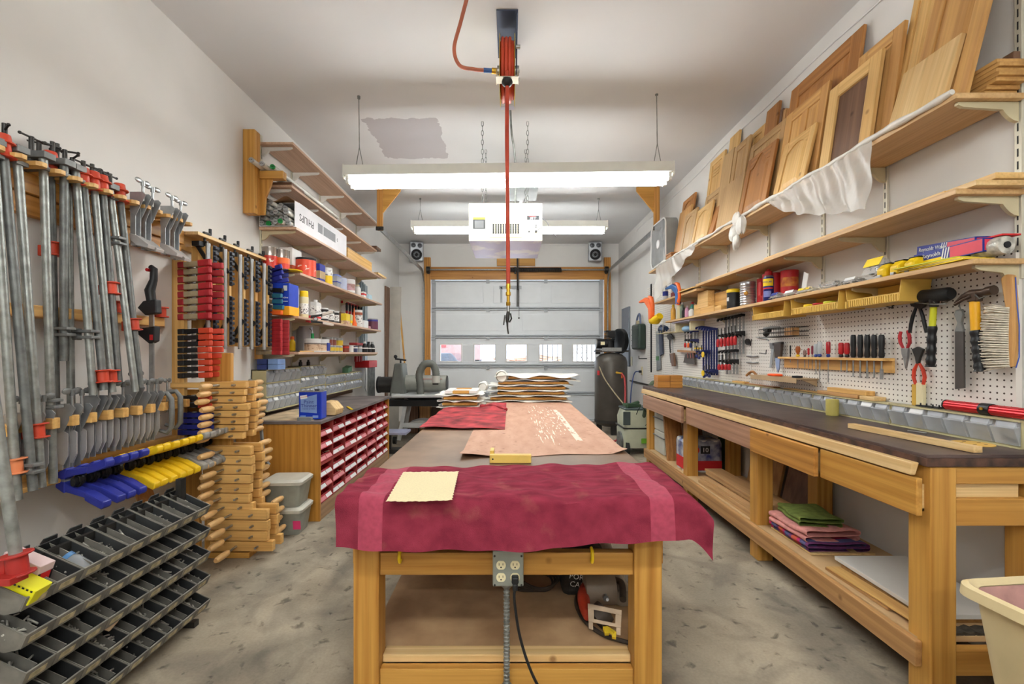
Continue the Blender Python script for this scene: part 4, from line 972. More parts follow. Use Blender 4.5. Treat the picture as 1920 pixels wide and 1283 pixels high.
for k,(y,m,lb) in enumerate(((2.70,M_inky,'small tin with yellow label and white lid in the middle yellow basket'),(2.62,M_red,'small red tin in the middle yellow basket'),(2.53,pm('lime_tin',(214,214,60),.4),'lime yellow tin in the middle yellow basket'))):
    can('small_tin',lb,'tin',1.775,y,1.457,.03,.05,[(.7,0),(1,1)],[m,M_white],group='tins in the yellow basket')
# ---------------------------------------------------------------- caulk guns and saws at the far right
def saw_handle(lb, x, y, z, m1, m2, sc_=1.0, name='grip_clamp'):
    T = thing(name, lb, 'clamp', (x,y,z)); s=sc_
    part(T,'jaw',MB().prism([(.0,.0),(.05,.0),(.06,.09),(.16,.15),(.30,.16),(.30,.175),(.14,.185),(.03,.15),(-.01,.08)],-.014,.014,'X'),m1,.008,True)
    b = MB(); b.tube([(0,.02,.0),(0,-.012,.05),(0,-.012,.12),(0,.02,.165),(0,.07,.18)],[.016,.014,.014,.016,.012],8); part(T,'handle',b,m2,0,True)
    part(T,'trigger',MB().box((0,.055,.05),(.02,.02,.07)),m2,.006,True)
    T.scale=(s,s,s); return T
saw_handle('blue and orange spring grip clamp gripping the edge of the far middle shelf',1.655,4.47,1.70,pm('cobalt_plastic',(36,94,160),.45),M_orange,1.2)
PG = saw_handle('orange pistol tool hanging at the far end of the far middle shelf',1.62,5.20,1.585,M_orange,M_orange,1.6,'caulk_gun'); PG['category'] = 'caulk gun'; PG['label'] = 'orange pistol tool with a yellow foot hanging at the end of the far middle shelf'
b = MB(); b.tube([(0,.03,.0),(.02,-.03,.005),(.03,-.08,.03)],[.02,.032,.024],12); part(PG,'yellow_foot',b,M_yellow,0,True)
bottle('spray_bottle','white spray bottle with yellow nozzle and blue label on the far middle shelf','spray bottle',1.72,5.05,ZM2,[(.028,0,0),(.03,.004,0),(.03,.05,1),(.03,.10,0),(.012,.15,0),(.012,.17,0)],[M_white,M_inkb],[(.014,.17),(.02,.19),(.018,.215),(0,.22)],M_yellow)
bottle('bottle','white bottle with a red cap behind the plastic film on the far middle shelf','bottle',1.74,4.85,ZM2,bprof(.032,.16,.014),[M_white],[(.016,.137),(.016,.155),(0,.158)],M_red)
b = MB(); b.bx(1.69,1.76,4.70,4.80,ZM2,ZM2+.05); solo('small_box', b, pm('maroon_box',(130,52,56),.6), 'small maroon box behind the plastic film on the far middle shelf', 'box', .002)
# two long brown bricks of wood at the far end of the bench
for k in range(2):
    for j in range(2): solo('timber_block', MB().bx(1.475+.125*j,1.598+.125*j,4.55,4.68,BZ+.001+.062*k,BZ+.062+.062*k), wood('red_brown_block',(200,138,66),(156,98,42),'X'), ['lower','upper'][k]+' '+['left','right'][j]+' brown block of the four stacked at the far end of the bench', 'block', .003, 'brown blocks at the far end of the bench')
# ---------------------------------------------------------------- left wall: pipe clamps on wooden rails
T = thing('clamp_rail', 'upper pine rail with wooden tongues that carries the pipe clamps on the left wall', 'clamp rail', (-1.95,2.0,1.78))
part(T,'board',MB().bx(XL+.001,-1.95,1.15,2.70,1.78,1.862),orng('Y'),.003); part(T,'board',MB().bx(XL+.001,-1.935,1.15,2.70,1.864,1.944),gold('Y'),.003)
PIPES = [ # top x, top y, bottom x, bottom y (pixels measured on the photo), head, jaws [(y, kind)], grey or dull
 (-12,300,33,938,'g',[(874,'o')],1), (8,305,62,920,'r',[(878,'g')],0), (34,315,78,914,'g',[(808,'r')],1), (82,325,100,906,'g',[(757,'g')],1),
 (95,332,106,821,'r',[(467,'r'),(778,'g')],0), (120,337,120,677,'g',[(622,'g')],0), (128,340,134,820,'g',[(700,'n')],1), (144,346,175,741,'g',[(627,'g')],1), (158,359,195,732,'r',[(706,'r')],0),
 (178,366,211,736,'r',[(706,'r')],1), (194,372,223,718,'r',[(541,'r')],0), (209,378,254,735,'g',[(452,'g')],1), (227,386,263,727,'r',[(609,'r')],0)]
PLB = ['pipe clamp with an orange jaw near its lower end, at the left edge','pipe clamp with a big orange head, second from the left edge','pipe clamp with an orange lower jaw low down, third from the left edge','pipe clamp with pale pipe and a wide grey head, fourth from the left edge',
 'pipe clamp with an orange jaw high on the dark pipe behind the wide grey head','shortest pipe clamp, ending halfway down with a grey jaw','pipe clamp beside the shortest one, with a bare lower pipe','pipe clamp with light pipe and grey jaw below the middle rail','left one of two pipe clamps with orange jaws side by side at their lower ends',
 'right one of two pipe clamps with orange jaws side by side at their lower ends','pipe clamp with an orange jaw just above the middle rail','pipe clamp with a grey jaw high up under its head, second from the right','rightmost pipe clamp with an orange jaw at the middle rail']
def spool(mb, p, ax, s=1.0):
    p = V(p); mb.cyl(p-ax*.026*s, p+ax*.026*s, .0215*s, n=14); mb.cyl(p+ax*.022*s, p+ax*.028*s, .034*s, n=14); mb.cyl(p-ax*.028*s, p-ax*.022*s, .034*s, n=14)
    mb.box(p+V(-.032*s,0,-.008), (.03*s,.03*s,.045*s)); return mb
def pipe_clamp(k, tx, ty, bx, by, head, jaws, pm_):
    Xt = -1.92 if k in (4,6) else -1.868; Y = F*Xt/(tx-CX); top = V(Xt, Y, H+(CY-ty)*Y/F); bot = V(aY(bx,by,Y)); ax = (top-bot).normalized(); rr = random.Random(k)
    T = thing('pipe_clamp', PLB[k], 'clamp', bot, group='pipe clamps on the left wall')
    part(T,'pipe',MB().cyl(bot,top+ax*.085,.0142,n=14),[M_galv2,M_galv][pm_])
    hm = M_cast if head == 'g' else M_redpaint
    b = MB(); c = top+ax*.045
    if head == 'g':
        b.box(c+ax*.024+V(-.022,0,0),(.10,.048,.026)); b.box(c-ax*.028+V(-.03,0,0),(.10,.044,.016)); b.box(c+V(-.05,0,0),(.026,.03,.07))
    else:
        spool(b, c, ax, 1.05); b.lathe([(.026,0),(.022,.03),(0,.032)], c+ax*.03, 14)
    h = part(T,'head',b,hm,.002)
    s0 = c+V(-.048,0,-.02); part(h,'screw',MB().cyl(s0,s0+V(0,0,.115+.03*rr.random()),.0085,n=10),M_dsteel)
    a = rr.random()*PI; s1 = s0+V(0,0,.118); d = V(math.cos(a)*.3,math.sin(a),rr.random()*.3-.1).normalized()*.045
    part(h,'bar_handle',MB().cyl(s1-d,s1+d,.0042,n=8).ball(s1-d,.0065,8).ball(s1+d,.0065,8),M_dsteel)
    for jy, jk in jaws:
        if jk == 'n': continue
        t = (jy-ty)/(by-ty); p = top+(bot-top)*t; b = MB()
        if jk == 'g':
            for dz in (-.013,.013): b.box(p+ax*dz+V(-.012,0,0),(.088,.042,.012))
            b.box(p+V(-.05,0,0),(.016,.03,.05)); m = M_cast
        else: spool(b,p,ax,1.0); m = M_redpaint if jk == 'r' else pm('light_orange_paint',(232,140,92),.45)
        part(T,'sliding_jaw',b,m,.002)
    return top
tops = [pipe_clamp(k,*a) for k, a in enumerate(PIPES)]
# longest clamp hanging in front at the left edge
T = thing('pipe_clamp','longest pipe clamp with a red foot reaching down to the black bins','clamp',(-1.36,1.27,.72),group='pipe clamps on the left wall')
p0, p1 = V(aY(36,1085,1.27)), V(aY(-40,560,1.27)); ax = (p1-p0).normalized()
part(T,'pipe',MB().cyl(p0,p1+(p1-p0)*.6,.0142,n=14),M_galv); b = MB(); spool(b,p0+ax*.04,ax,1.1); b.box(p0+ax*.02+V(-.01,-.02,-.01),(.07,.05,.02)); part(T,'sliding_jaw',b,pm('dark_red_paint',(176,46,40),.45),.002)
T0 = [o for o in C.objects if o.name == 'clamp_rail'][0]
for y in [1.33+.074*k for k in range(18)]: part(T0,'tongue',MB().prism([(-1.95,y-.02),(-1.83,y-.02),(-1.815,y-.01),(-1.815,y+.01),(-1.83,y+.02),(-1.95,y+.02)],1.9445,1.962,'Z'),pine('X'),.001)
T = thing('clamp_rail','middle pine rail across the left wall behind the pipe clamps','clamp rail',(-1.93,1.9,1.36)); part(T,'board',MB().prism([(XL+.001,1.15),(-1.90,1.15),(-1.90,2.50),(XL+.001,2.62)],1.365,1.412,'Z'),pine('Y'),.003)
T = thing('clamp_rail','lower pine rail with short teeth that carries the aluminium bar clamps','clamp rail',(-1.93,1.9,.92)); part(T,'board',MB().bx(XL+.001,-1.955,1.15,2.62,.905,.975),pine('Y'),.003)
for k in range(15): part(T,'tooth',MB().bx(-1.955,-1.805,1.40+.082*k-.016,1.40+.082*k+.016,.918,.962),pine('X'),.003)
T = thing('clamp_rail','lowest pine rail gripped by the blue and yellow spring clamps','clamp rail',(-1.93,1.9,.67)); part(T,'board',MB().bx(XL+.001,-1.955,1.15,2.95,.66,.74),pine('Y'),.003); part(T,'ledge',MB().bx(-1.955,-1.86,1.15,2.95,.683,.702),pine('Y'),.002)
# aluminium bar clamps (top row and lower row)
def alu_clamp(lb, px, yt, yb, X, group, foot, rot=0.0):
    Y = F*X/(px-CX); zt = H+(CY-yt)*Y/F; zb = H+(CY-yb)*Y/F; L = zt-zb
    T = thing('bar_clamp', lb, 'clamp', (X,Y,zb), (0,0,rot), group)
    b = MB(); b.bx(-.004,.0,-.017,.017,0,L); b.bx(0,.022,-.017,-.0135,0,L); b.bx(0,.022,.0135,.017,0,L); part(T,'bar',b,M_alu,.001,True)
    b = MB(); b.prism([(-.004,L-.10),(.024,L-.12),(.075,L-.015),(.06,L),(-.004,L)],-.020,-.0175,'Y'); b.prism([(-.004,L-.10),(.024,L-.12),(.075,L-.015),(.06,L),(-.004,L)],.0175,.020,'Y'); part(T,'fixed_jaw',b,M_alu,.001,True)
    b = MB()
    if foot: b.prism([(-.004,.03),(.03,.0),(.085,-.012),(.09,.004),(.03,.05),(-.004,.06)],-.022,.022,'Y')
    else: b.prism([(-.004,.03),(.028,.02),(.046,.06),(.046,.15),(.03,.16),(-.004,.15)],-.0205,-.018,'Y'); b.prism([(-.004,.03),(.028,.02),(.046,.06),(.046,.15),(.03,.16),(-.004,.15)],.018,.0205,'Y')
    part(T,'sliding_jaw',b,pm('pale_aluminium',(196,192,190),.42,.4,var=.1),.002,True)
    b = MB(); b.cyl((.045,0,L-.04),(.045,0,L+.045),.006,n=8); part(T,'screw',b,M_steel,0,True)
    b = MB(); b.ball((.045,-.026,L+.055),.022,10,(.25,1,.62)); b.ball((.045,.026,L+.055),.022,10,(.25,1,.62)); b.cyl((.045,0,L+.035),(.045,0,L+.06),.009,n=8); part(T,'wing_nut',b,M_steel if foot else M_cast,0,True)
for k,(px,yt,yb) in enumerate(((251,362,462),(271,374,470),(307,388,478),(325,398,487))):
    alu_clamp('short aluminium bar clamp, %s from the left in the group high beside the pipes' % ORD[k+1], px, yt, yb, -1.868, 'short aluminium clamps on the upper rail', True, -.1*(k%2))
for k,(px,yt,yb) in enumerate(((20,775,905),(60,770,900),(114,758,880),(135,757,875),(164,742,858),(186,742,850),(214,740,845),(238,722,838),(260,735,832),(278,733,826))):
    alu_clamp('aluminium bar clamp, %s from the left in the lower row behind the pipe ends' % ORD[k+1], px, yt, yb, -1.87, 'aluminium clamps on the lower rail', False, .06*(k%3-1))
def c_clamp(lb, px, yt, yb, X):
    Y = F*X/(px-CX); zt = H+(CY-yt)*Y/F; zb = H+(CY-yb)*Y/F; L = zt-zb
    T = thing('c_clamp', lb, 'clamp', (X,Y,zb), (0,0,.25), 'C clamps on the lower rail')
    pts = [(-.02,0,.02),(.03,0,.0),(.05,0,.03),(.052,0,L*.5),(.05,0,L-.03),(.03,0,L),(-.01,0,L-.005)]
    part(T,'frame',MB().tube(pts,[.010,.012,.014,.014,.014,.012,.014],8),M_cast,0,True)
    part(T,'screw',MB().cyl((-.01,0,L*.45),(-.01,0,L+.05),.006,n=8).cyl((-.01,0,L*.45),(-.01,0,L*.43),.012,n=10),M_steel,0,True)
    part(T,'wing',MB().ball((-.01,-.022,L+.06),.02,10,(.25,1,.6)).ball((-.01,.022,L+.06),.02,10,(.25,1,.6)),M_cast,0,True)
c_clamp('left one of two grey C clamps at the end of the lower rail',301,738,812,-1.84); c_clamp('right one of two grey C clamps at the end of the lower rail',318,734,803,-1.84)
# black one-handed bar clamp
Y = 2.36; X = -1.86; zz = lambda py: H+(CY-py)*Y/F
T = thing('trigger_clamp','black trigger bar clamp with a red button hanging near the end of the middle rail','clamp',(X,Y,zz(760)))
part(T,'bar',MB().bx(X-.012,X+.012,Y-.004,Y+.004,zz(765),zz(565)),M_steel,.001)
b = MB(); b.tube([(X+.0,Y,zz(568)),(X-.01,Y,zz(545)),(X+.01,Y,zz(525)),(X+.012,Y,zz(505)),(X-.006,Y,zz(500))],[.022,.024,.018,.017,.012],10); part(T,'handle',b,M_black)
b = MB(); b.prism([(X-.06,zz(578)),(X-.03,zz(565)),(X+.035,zz(562)),(X+.04,zz(588)),(X-.02,zz(592))],Y-.02,Y+.02,'Y'); part(T,'body',b,M_black,.005)
b = MB(); b.prism([(X-.085,zz(618)),(X+.03,zz(612)),(X+.028,zz(640)),(X+.0,zz(645)),(X-.05,zz(630))],Y-.02,Y+.02,'Y'); part(T,'lower_jaw',b,M_black,.005)
part(T,'red_button',MB().cyl((X-.01,Y-.021,zz(507)),(X-.01,Y+.021,zz(507)),.008,n=10),M_red); part(T,'red_button',MB().bx(X+.005,X+.022,Y-.021,Y+.021,zz(638),zz(628)),M_red)
for k,(px,py,lb) in enumerate(((219,577,'orange spool shaped clamp jaw resting on the middle rail left of the trigger clamp'),(303,583,'orange spool shaped clamp jaw on the middle rail right of the trigger clamp'))):
    p = aX(px,py,-1.9); solo('clamp_jaw', spool(MB(),(p[0],p[1],1.442),V(0,0,1),1.0), M_redpaint, lb, 'clamp jaw', group='spare clamp jaws')
# spring clamps --------------------------------------------------------------
ARM = [(0,.003),(-.003,.018),(.03,.030),(.07,.034),(.12,.040),(.205,.062),(.21,.050),(.12,.024),(.07,.016),(.03,.006)]
GRIP = [(.128,.023),(.128,.047),(.16,.056),(.205,.067),(.216,.062),(.215,.047),(.16,.031)]
TIP = [(-.006,.001),(-.008,.020),(.03,.033),(.038,.031),(.034,.004)]
def spring_proto(name, am, gm, tm, w=.026, pad=None, grip=True, tip=True):
    T = thing(name, 'x', 'clamp', (0,0,-5))
    for s in (1,-1):
        f = lambda P: [(p[0], s*p[1]) for p in P]
        a = part(T,'arm',MB().prism(f(ARM),-w/2,w/2,'Y'),am,.003,True)
        if grip: part(a,'grip',MB().prism(f(GRIP),-w/2-.003,w/2+.003,'Y'),gm,.005,True)
        if tip: part(a,'tip',MB().prism(f(TIP),-w/2-.002,w/2+.002,'Y'),tm,.004,True)
        if pad: part(a,'swivel_pad',MB().prism([(-.02,0),(.02,0),(.016,s*.006),(-.016,s*.006)],-w*.45,w*.45,'Y').xf(Matrix.Translation(V(.01,0,-s*.004))),pad,.001,True)
    part(T,'pivot',MB().cyl((.075,-w/2-.005,0),(.075,w/2+.005,0),.012,n=12),M_steel if pad is None else M_black,0,True)
    b = MB(); b.tube([(.075+.016*math.cos(a),-.008+.0006*i,.016*math.sin(a)) for i,a in enumerate([i*.7 for i in range(28)])],.0018,5); part(T,'spring',b,M_dsteel,0,True)
    return T
SPL = {}
def kill(T):
    for o in list(T.children_recursive)+[T]: bpy.data.objects.remove(o)
def row(proto, spots, labs, group):
    for i,((x,y,z),rot) in enumerate(spots):
        o = dup(proto,(x,y,z),rot,labs(i) if callable(labs) else labs[i]); o['group'] = group
    kill(proto)
M_dpl = pm('dark_grey_pad',(120,118,114),.5)
SIDE = lambda a=0, t=0: (PI/2, t, a)
bat = thing('clamp_batten','upright pine batten on the left wall gripped by the red and black spring clamps','batten',(-1.96,2.70,.7)); part(bat,'board',MB().bx(XL+.001,-1.915,2.672,2.70,.70,1.78),pine('Z'),.002); part(bat,'block',MB().bx(XL+.001,-1.80,2.66,2.71,1.015,1.045),pine('X'),.003)
rs = random.Random(4)
row(spring_proto('spring_clamp',M_tanm,M_redv,M_redv,.031),[((-1.945,2.686,1.735-.0435*k),SIDE(.03*rs.random()-.0,-.05+.02*rs.random())) for k in range(8)],
    lambda i: 'red handled metal spring clamp, %s from the top of the upper stack on the batten' % ORD[i+1], 'red spring clamps on the batten')
row(spring_proto('spring_clamp',M_black,M_redpaint,M_black,.026,None,True,True),[((-1.945,2.686,1.345-.037*k),SIDE(.04*rs.random(),-.03)) for k in range(8)],
    lambda i: 'black spring clamp with orange red grips, %s from the top of the black stack' % ORD[i+1], 'black spring clamps on the batten')
row(spring_proto('spring_clamp',M_black,M_redpaint,M_black,.026,None,True,True),[((-1.945,2.686,.955-.04*k),SIDE(.02)) for k in range(2)],
    ['upper one of two black and red spring clamps just above the blue ones','lower one of two black and red spring clamps just above the blue ones'], 'black spring clamp pair')
row(spring_proto('spring_clamp',M_blue,M_blue,M_blue,.026),[((-1.945,2.686,.855-.034*k),SIDE(.08)) for k in range(4)],
    lambda i: 'blue plastic spring clamp, %s from the top of the blue stack below the black ones' % ORD[i+1], 'blue spring clamps on the batten')
# clamps gripping the lowest rail
def rowz(m, padm, n, y0, dy, lab, grp):
    P = spring_proto('spring_clamp',m,m,m,.036,padm)
    for i in range(n):
        o = dup(P,(-1.872,y0+dy*i,.693),(0,.06+.02*rs.random(),-.05+.1*rs.random()),lab(i),(.95,1,1.55)); o['group'] = grp
    kill(P)
rowz(M_blue,M_grey,4,1.90,.062,lambda i:'blue spring clamp on the lowest rail, %s from the left' % ORD[i+1],'blue spring clamps on the lowest rail')
rowz(pm('yellow_clamp',(236,192,24),.45),M_grey,6,2.155,.058,lambda i:'yellow spring clamp on the lowest rail, %s from the left' % ORD[i+1],'yellow spring clamps on the lowest rail')
rowz(pm('grey_clamp',(164,162,158),.45,.2),M_dpl,7,2.505,.06,lambda i:'grey spring clamp on the lowest rail, %s from the left' % ORD[i+1],'grey spring clamps on the lowest rail')
solo('leaning_offcut', MB().prism([(-1.72,.0),(-1.70,.0),(-1.93,.655),(-1.955,.655)],2.30,2.39,'Y'), oak('Z'), 'brown offcut leaning on the left wall behind the black bins', 'offcut', .002)
# handscrews on a post
post = thing('handscrew_post','upright golden board carrying three stacks of wooden handscrews','post',(-1.72,2.75,0)); part(post,'board',MB().bx(-1.84,-1.68,2.735,2.765,.0,1.22),gold('Z'),.004); part(post,'foot',MB().bx(-1.86,-1.55,2.70,2.80,0,.035),gold('X'),.004)
solo('rear_board', MB().bx(-1.985,-1.87,2.735,2.76,.0,1.0), gold('Z'), 'second golden board standing against the wall behind the blue spring clamps', 'board', .003)
def handscrew_proto(L, t, hl):
    T = thing('handscrew','x','clamp',(0,0,-5)); M_han = pm('turned_handle',(224,180,122),.4,var=.1,scale=20)
    for s in (-1,1):
        y = s*.05
        part(T,'jaw',MB().prism([(0,y-.018*1),(L*.62,y-.018),(L,y-.018 if s < 0 else y-.018),(L,y+.018),(0,y+.018)],-t/2+.002,t/2-.002,'Z'),maple('X'),.005,True)
    for (x,s) in ((L*.42,-1),(L*.76,1)):
        sc_ = part(T,'screw',MB().cyl((x,-.095 if s > 0 else -.15,0),(x,.095 if s < 0 else .15,0),.0065,n=8),M_steel,0,True)
        y0 = s*.14; part(sc_,'handle',MB().lathe([(.011,0),(.016,.012),(.0185,hl*.45),(.017,hl*.85),(.012,hl),(0,hl)],(0,0,0),12,'Y').xf(Matrix.Translation(V(x,y0,0)) @ Matrix.Scale(s,4,V(0,1,0))),M_han,0,True)
    return T
for (L,t,hl,n,x0,y0,z0,nm) in ((.27,.0425,.095,8,-1.84,2.75,1.03,'upper'),(.30,.056,.11,7,-1.83,2.75,.645,'middle'),(.37,.064,.115,4,-1.80,2.75,.27,'lowest')):
    rs = random.Random(n)
    row(handscrew_proto(L,t,hl),[((x0+.03*rs.random(),y0,z0-t*k),(0,0,.08*(rs.random()-.5)-.02)) for k in range(n)],
        lambda i, nm=nm: 'wooden handscrew with turned handles, %s from the top of the %s stack' % (ORD[i+1],nm), 'wooden handscrews, %s stack' % nm)
# panel presses hanging from a pine rail
T = thing('clamp_rail','pine rail with a ledge that carries the black panel presses next to the shelves','clamp rail',(-1.95,3.1,1.87)); part(T,'board',MB().bx(XL+.001,-1.965,2.71,3.52,1.84,1.945),pine('Y'),.002); part(T,'ledge',MB().bx(-1.965,-1.86,2.71,3.52,1.925,1.945),pale('Y'),.002)
M_hw = pm('black_blue_steel',(44,46,56),.35,.4)
def press():
    T = thing('panel_press','x','panel clamp',(0,0,-5))
    part(T,'beam',MB().bx(-.10,.045,-.012,.012,-.64,-.03),pine('Z'),.003,True)
    for z0,n in ((-.25,7),(-.635,10)):
        b = MB(); b.bx(.046,.050,-.017,.017,z0,z0+n*.032)
        for i in range(n): b.bx(.050,.064,-.015,.015,z0+.006+i*.032,z0+.024+i*.032)
        part(T,'toothed_rack',b,M_hw,.002,True)
    part(T,'rod',MB().cyl((.03,-.034,-.66),(.03,-.034,-.02),.013,n=12),M_alu,0,True)
    for z0,z1 in ((-.02,-.17),(-.46,-.60)):
        b = MB(); 
        if z0 > -.1: b.beam((-.05,-.03,z0),(.05,-.03,z1),.012,.022); b.box((-.04,-.03,z0),(.05,.04,.03))
        else: b.beam((.05,-.03,z0),(-.03,-.03,z1),.012,.022); b.box((-.02,-.03,z1),(.06,.04,.03))
        part(T,'diagonal_arm',b,M_black,.002,True)
    b = MB(); b.cyl((-.02,0,-.03),(-.02,0,.05),.007,n=8); part(T,'screw',b,M_dsteel,0,True)
    b = MB(); b.box((-.02,.02,.055),(.015,.06,.012)); b.cyl((-.02,.045,.055),(-.02,.045,.09),.009,n=10); part(T,'crank',b,M_black,.002,True)
    part(T,'hook',MB().bx(-.055,-.0,-.008,.008,-.035,.002),M_dsteel,0,True)
    return T
row(press(),[((-1.862,2.80+.155*k,1.905),(0,0,.1*(k%3-1))) for k in range(5)],lambda i:'golden panel press with black racks, %s from the left on its rail' % ORD[i+1],'panel presses on the pine rail')
bat2 = thing('clamp_batten','upright batten at the near end of the left shelves gripped by red and blue clamps','batten',(-1.96,3.56,1.2)); part(bat2,'board',MB().bx(XL+.001,-1.93,3.535,3.555,1.17,1.88),pine('Z'),.002)
row(spring_proto('spring_clamp',M_tanm,M_redv,M_tanm,.026),[((-1.965,3.545,1.465-.0305*k),SIDE(.0)) for k in range(9)],
    lambda i:'small red spring clamp, %s from the top at the near left shelf end' % ORD[i+1],'red spring clamps at the shelf end')
rs = random.Random(8)
mats_ = [(M_blue,M_blue),(M_blue,M_blue),(M_blue,M_blue),(M_black,M_black),(M_dpl,pm('teal_grip',(40,110,140),.45)),(M_tanm,pm('teal_grip',(40,110,140),.45)),(M_tanm,pm('teal_grip',(40,110,140),.45)),(M_orange,M_orange)]
labs_ = ['dark blue spring clamp at the top of the batten beside the red paint cans','second dark blue spring clamp from the top of the batten beside the red cans','third dark blue spring clamp from the top of the batten beside the red cans','black spring clamp below the three dark blue ones at the shelf end','grey spring clamp with teal grips next to the orange handled one','upper teal gripped spring clamp just above the orange one at the shelf end','lower teal gripped spring clamp just above the orange one at the shelf end','orange spring clamp just below the teal gripped ones at the shelf end']
for i,((am,gm),lb) in enumerate(zip(mats_,labs_)):
    row(spring_proto('spring_clamp',am,gm,gm,.028),[((-1.965,3.545,1.84-.043*i),SIDE(.1*rs.random(),(-.22 if i < 3 else .05)))],[lb],'assorted spring clamps at the shelf end')
# ---------------------------------------------------------------- left shelves
row(spring_proto('spring_clamp',M_black,pm('pale_grip',(206,196,186),.5),M_redv,.024),[((-1.73,3.86,1.506),(.0,-.05,.25))],['black spring clamp with pale grips gripping the edge of the spray can shelf'],'clamps on the shelf edge')
YS = (3.62,4.13,4.74,5.31,5.86)
for k,y in enumerate(YS):
    b = MB(); b.bx(XL+.001,XL+.012,y-.0125,y+.0125,1.1,2.95)
    s_ = solo('shelf_standard', b, M_std, 'slotted metal shelf standard on the left wall, %s from the camera' % ORD[k+1], 'shelf standard', .001, 'shelf standards on the left wall')
    b = MB()
    for i in range(36): b.bx(XL+.0118,XL+.0135,y-.002,y+.002,1.13+i*.048,1.16+i*.048)
    part(s_,'slot',b,M_ink)
lsh = wood('particle_shelf',(206,172,146),(184,148,122),'Y'); MWB = pm('white_bracket',(226,222,214),.5)
def lshelf(lb,x0,y0,y1,z,ys=YS,mb_=None): return shelf(lb,x0,y0,y1,z,.02,ys,lsh,XL,-1,mb_=mb_)
lshelf('topmost left shelf with white brackets, close under the ceiling',-1.706,3.57,5.9,2.876,YS,MWB)
lshelf('second left shelf from the top above the lamp box',-1.715,3.57,5.85,2.54,YS,MWB)
lshelf('left shelf that carries the long lamp box',-1.68,3.57,5.95,2.21)
lshelf('left shelf with the red paint cans',-1.69,3.66,6.0,1.868)
lshelf('left shelf with the blue and yellow box and the spray cans',-1.69,3.63,5.95,1.515)
lshelf('lowest left shelf with stacked small cans',-1.69,3.63,5.8,1.228)
# timber bracket with lamp tubes
T = thing('timber_bracket','golden timber bracket fixed high on the left wall holding spare lamp tubes','bracket',(-1.93,3.42,2.26))
for i,y in enumerate((3.38,3.42)): part(T,'upright',MB().bx(XL+.001,-1.90,y,y+.038,2.26,2.885),gold('Z'),.005)
part(T,'plate',MB().prism([(XL+.002,2.27),(-1.87,2.27),(-1.86,2.40),(-1.82,2.50),(-1.80,2.59),(-1.912,2.595),(-1.912,2.87),(XL+.002,2.87)],3.459,3.48,'Y'),gold('Z'),.003)
part(T,'arm',MB().bx(-1.90,-1.72,3.44,3.50,2.54+.001,2.60),gold('X'),.004)
M_tubeoff = pm('unlit_tube',(228,226,218),.25)
def lamp_tube(lb, x, z, y0, y1, capm, grp):
    T = thing('lamp_tube',lb,'lamp tube',(x,y0,z),group=grp)
    part(T,'glass',MB().cyl((x,y0+.012,z),(x,y1,z),.018,n=12),M_tubeoff); part(T,'end_cap',MB().cyl((x,y0,z),(x,y0+.014,z),.0185,n=12),capm)
    part(T,'pin',MB().cyl((x-.006,y0-.008,z),(x-.006,y0,z),.0022,n=6).cyl((x+.006,y0-.008,z),(x+.006,y0,z),.0022,n=6),M_dsteel)
M_gcap = pm('green_cap',(24,140,66),.4)
for k,(x,z,m,lb) in enumerate(((-1.882,2.622,M_alu,'loose lamp tube nearest the wall on the timber bracket'),(-1.838,2.62,M_alu,'middle loose lamp tube on the timber bracket'),(-1.79,2.622,M_gcap,'loose lamp tube with a green end cap on the timber bracket'))):
    lamp_tube(lb,x,z,3.30+.06*k,4.5+.1*k,m,'loose lamp tubes on the timber bracket')
T = thing('lamp_carton','long white carton of lamp tubes open towards the camera, printed upside down','carton',(-1.83,4.1,2.212))
cb = pm('white_carton',(232,230,234),.6,var=.03)
x0,x1,y0,y1,z0,z1 = -1.965,-1.70,3.56,4.72,2.2125,2.425
for n_,bb in (('base',(x0,x1,y0,y1,z0,z0+.004)),('side_panel',(x1-.004,x1,y0+.03,y1,z0+.004,z1)),('side_panel',(x0,x0+.004,y0,y1,z0+.004,z1)),('end_panel',(x0,x1,y1-.004,y1,z0+.004,z1)),('top_panel',(x0,x1,y0+.1,y1,z1,z1+.004))): part(T,n_,MB().bx(*bb),cb)
b = MB(); b.sheet(14,4,lambda u,v:(x0+(x1-x0)*u,y0+.1-.09*v,z1+.003+.02*v*math.sin(u*9+1)),.003); part(T,'torn_flap',b,pm('brown_card',(150,112,78),.8))
text(T,'PHILIPS',.085,(x1+.0005,3.80,2.32),(PI/2,PI,PI/2),M_ink,ext=.0004)
for (ya,yb) in ((4.02,4.12),(4.14,4.42)): part(T,'printed_panel',MB().bx(x1,x1+.0008,ya,yb,2.29,2.37),M_inkg)
text(T,'0',.05,(x1+.0005,4.47,2.33),(PI/2,PI,PI/2),M_ink,ext=.0004)
rs = random.Random(12); k = 0
for r in range(5):
    for c in range(6 if r % 2 == 0 else 5):
        if r == 4 and c > 3: continue
        x = x0+.026+.0415*c+(.02 if r%2 else 0); z = z0+.024+.0375*r; k += 1
        y = 3.5+.10*rs.random()
        lamp_tube('spare lamp tube in the white carton, row %s from the bottom, %s from the wall' % (['one','two','three','four','five'][r],ORD[c+1]),x,z,y,4.6,M_gcap if (r == 0 and c in (1,4)) else M_alu,'lamp tubes in the white carton')
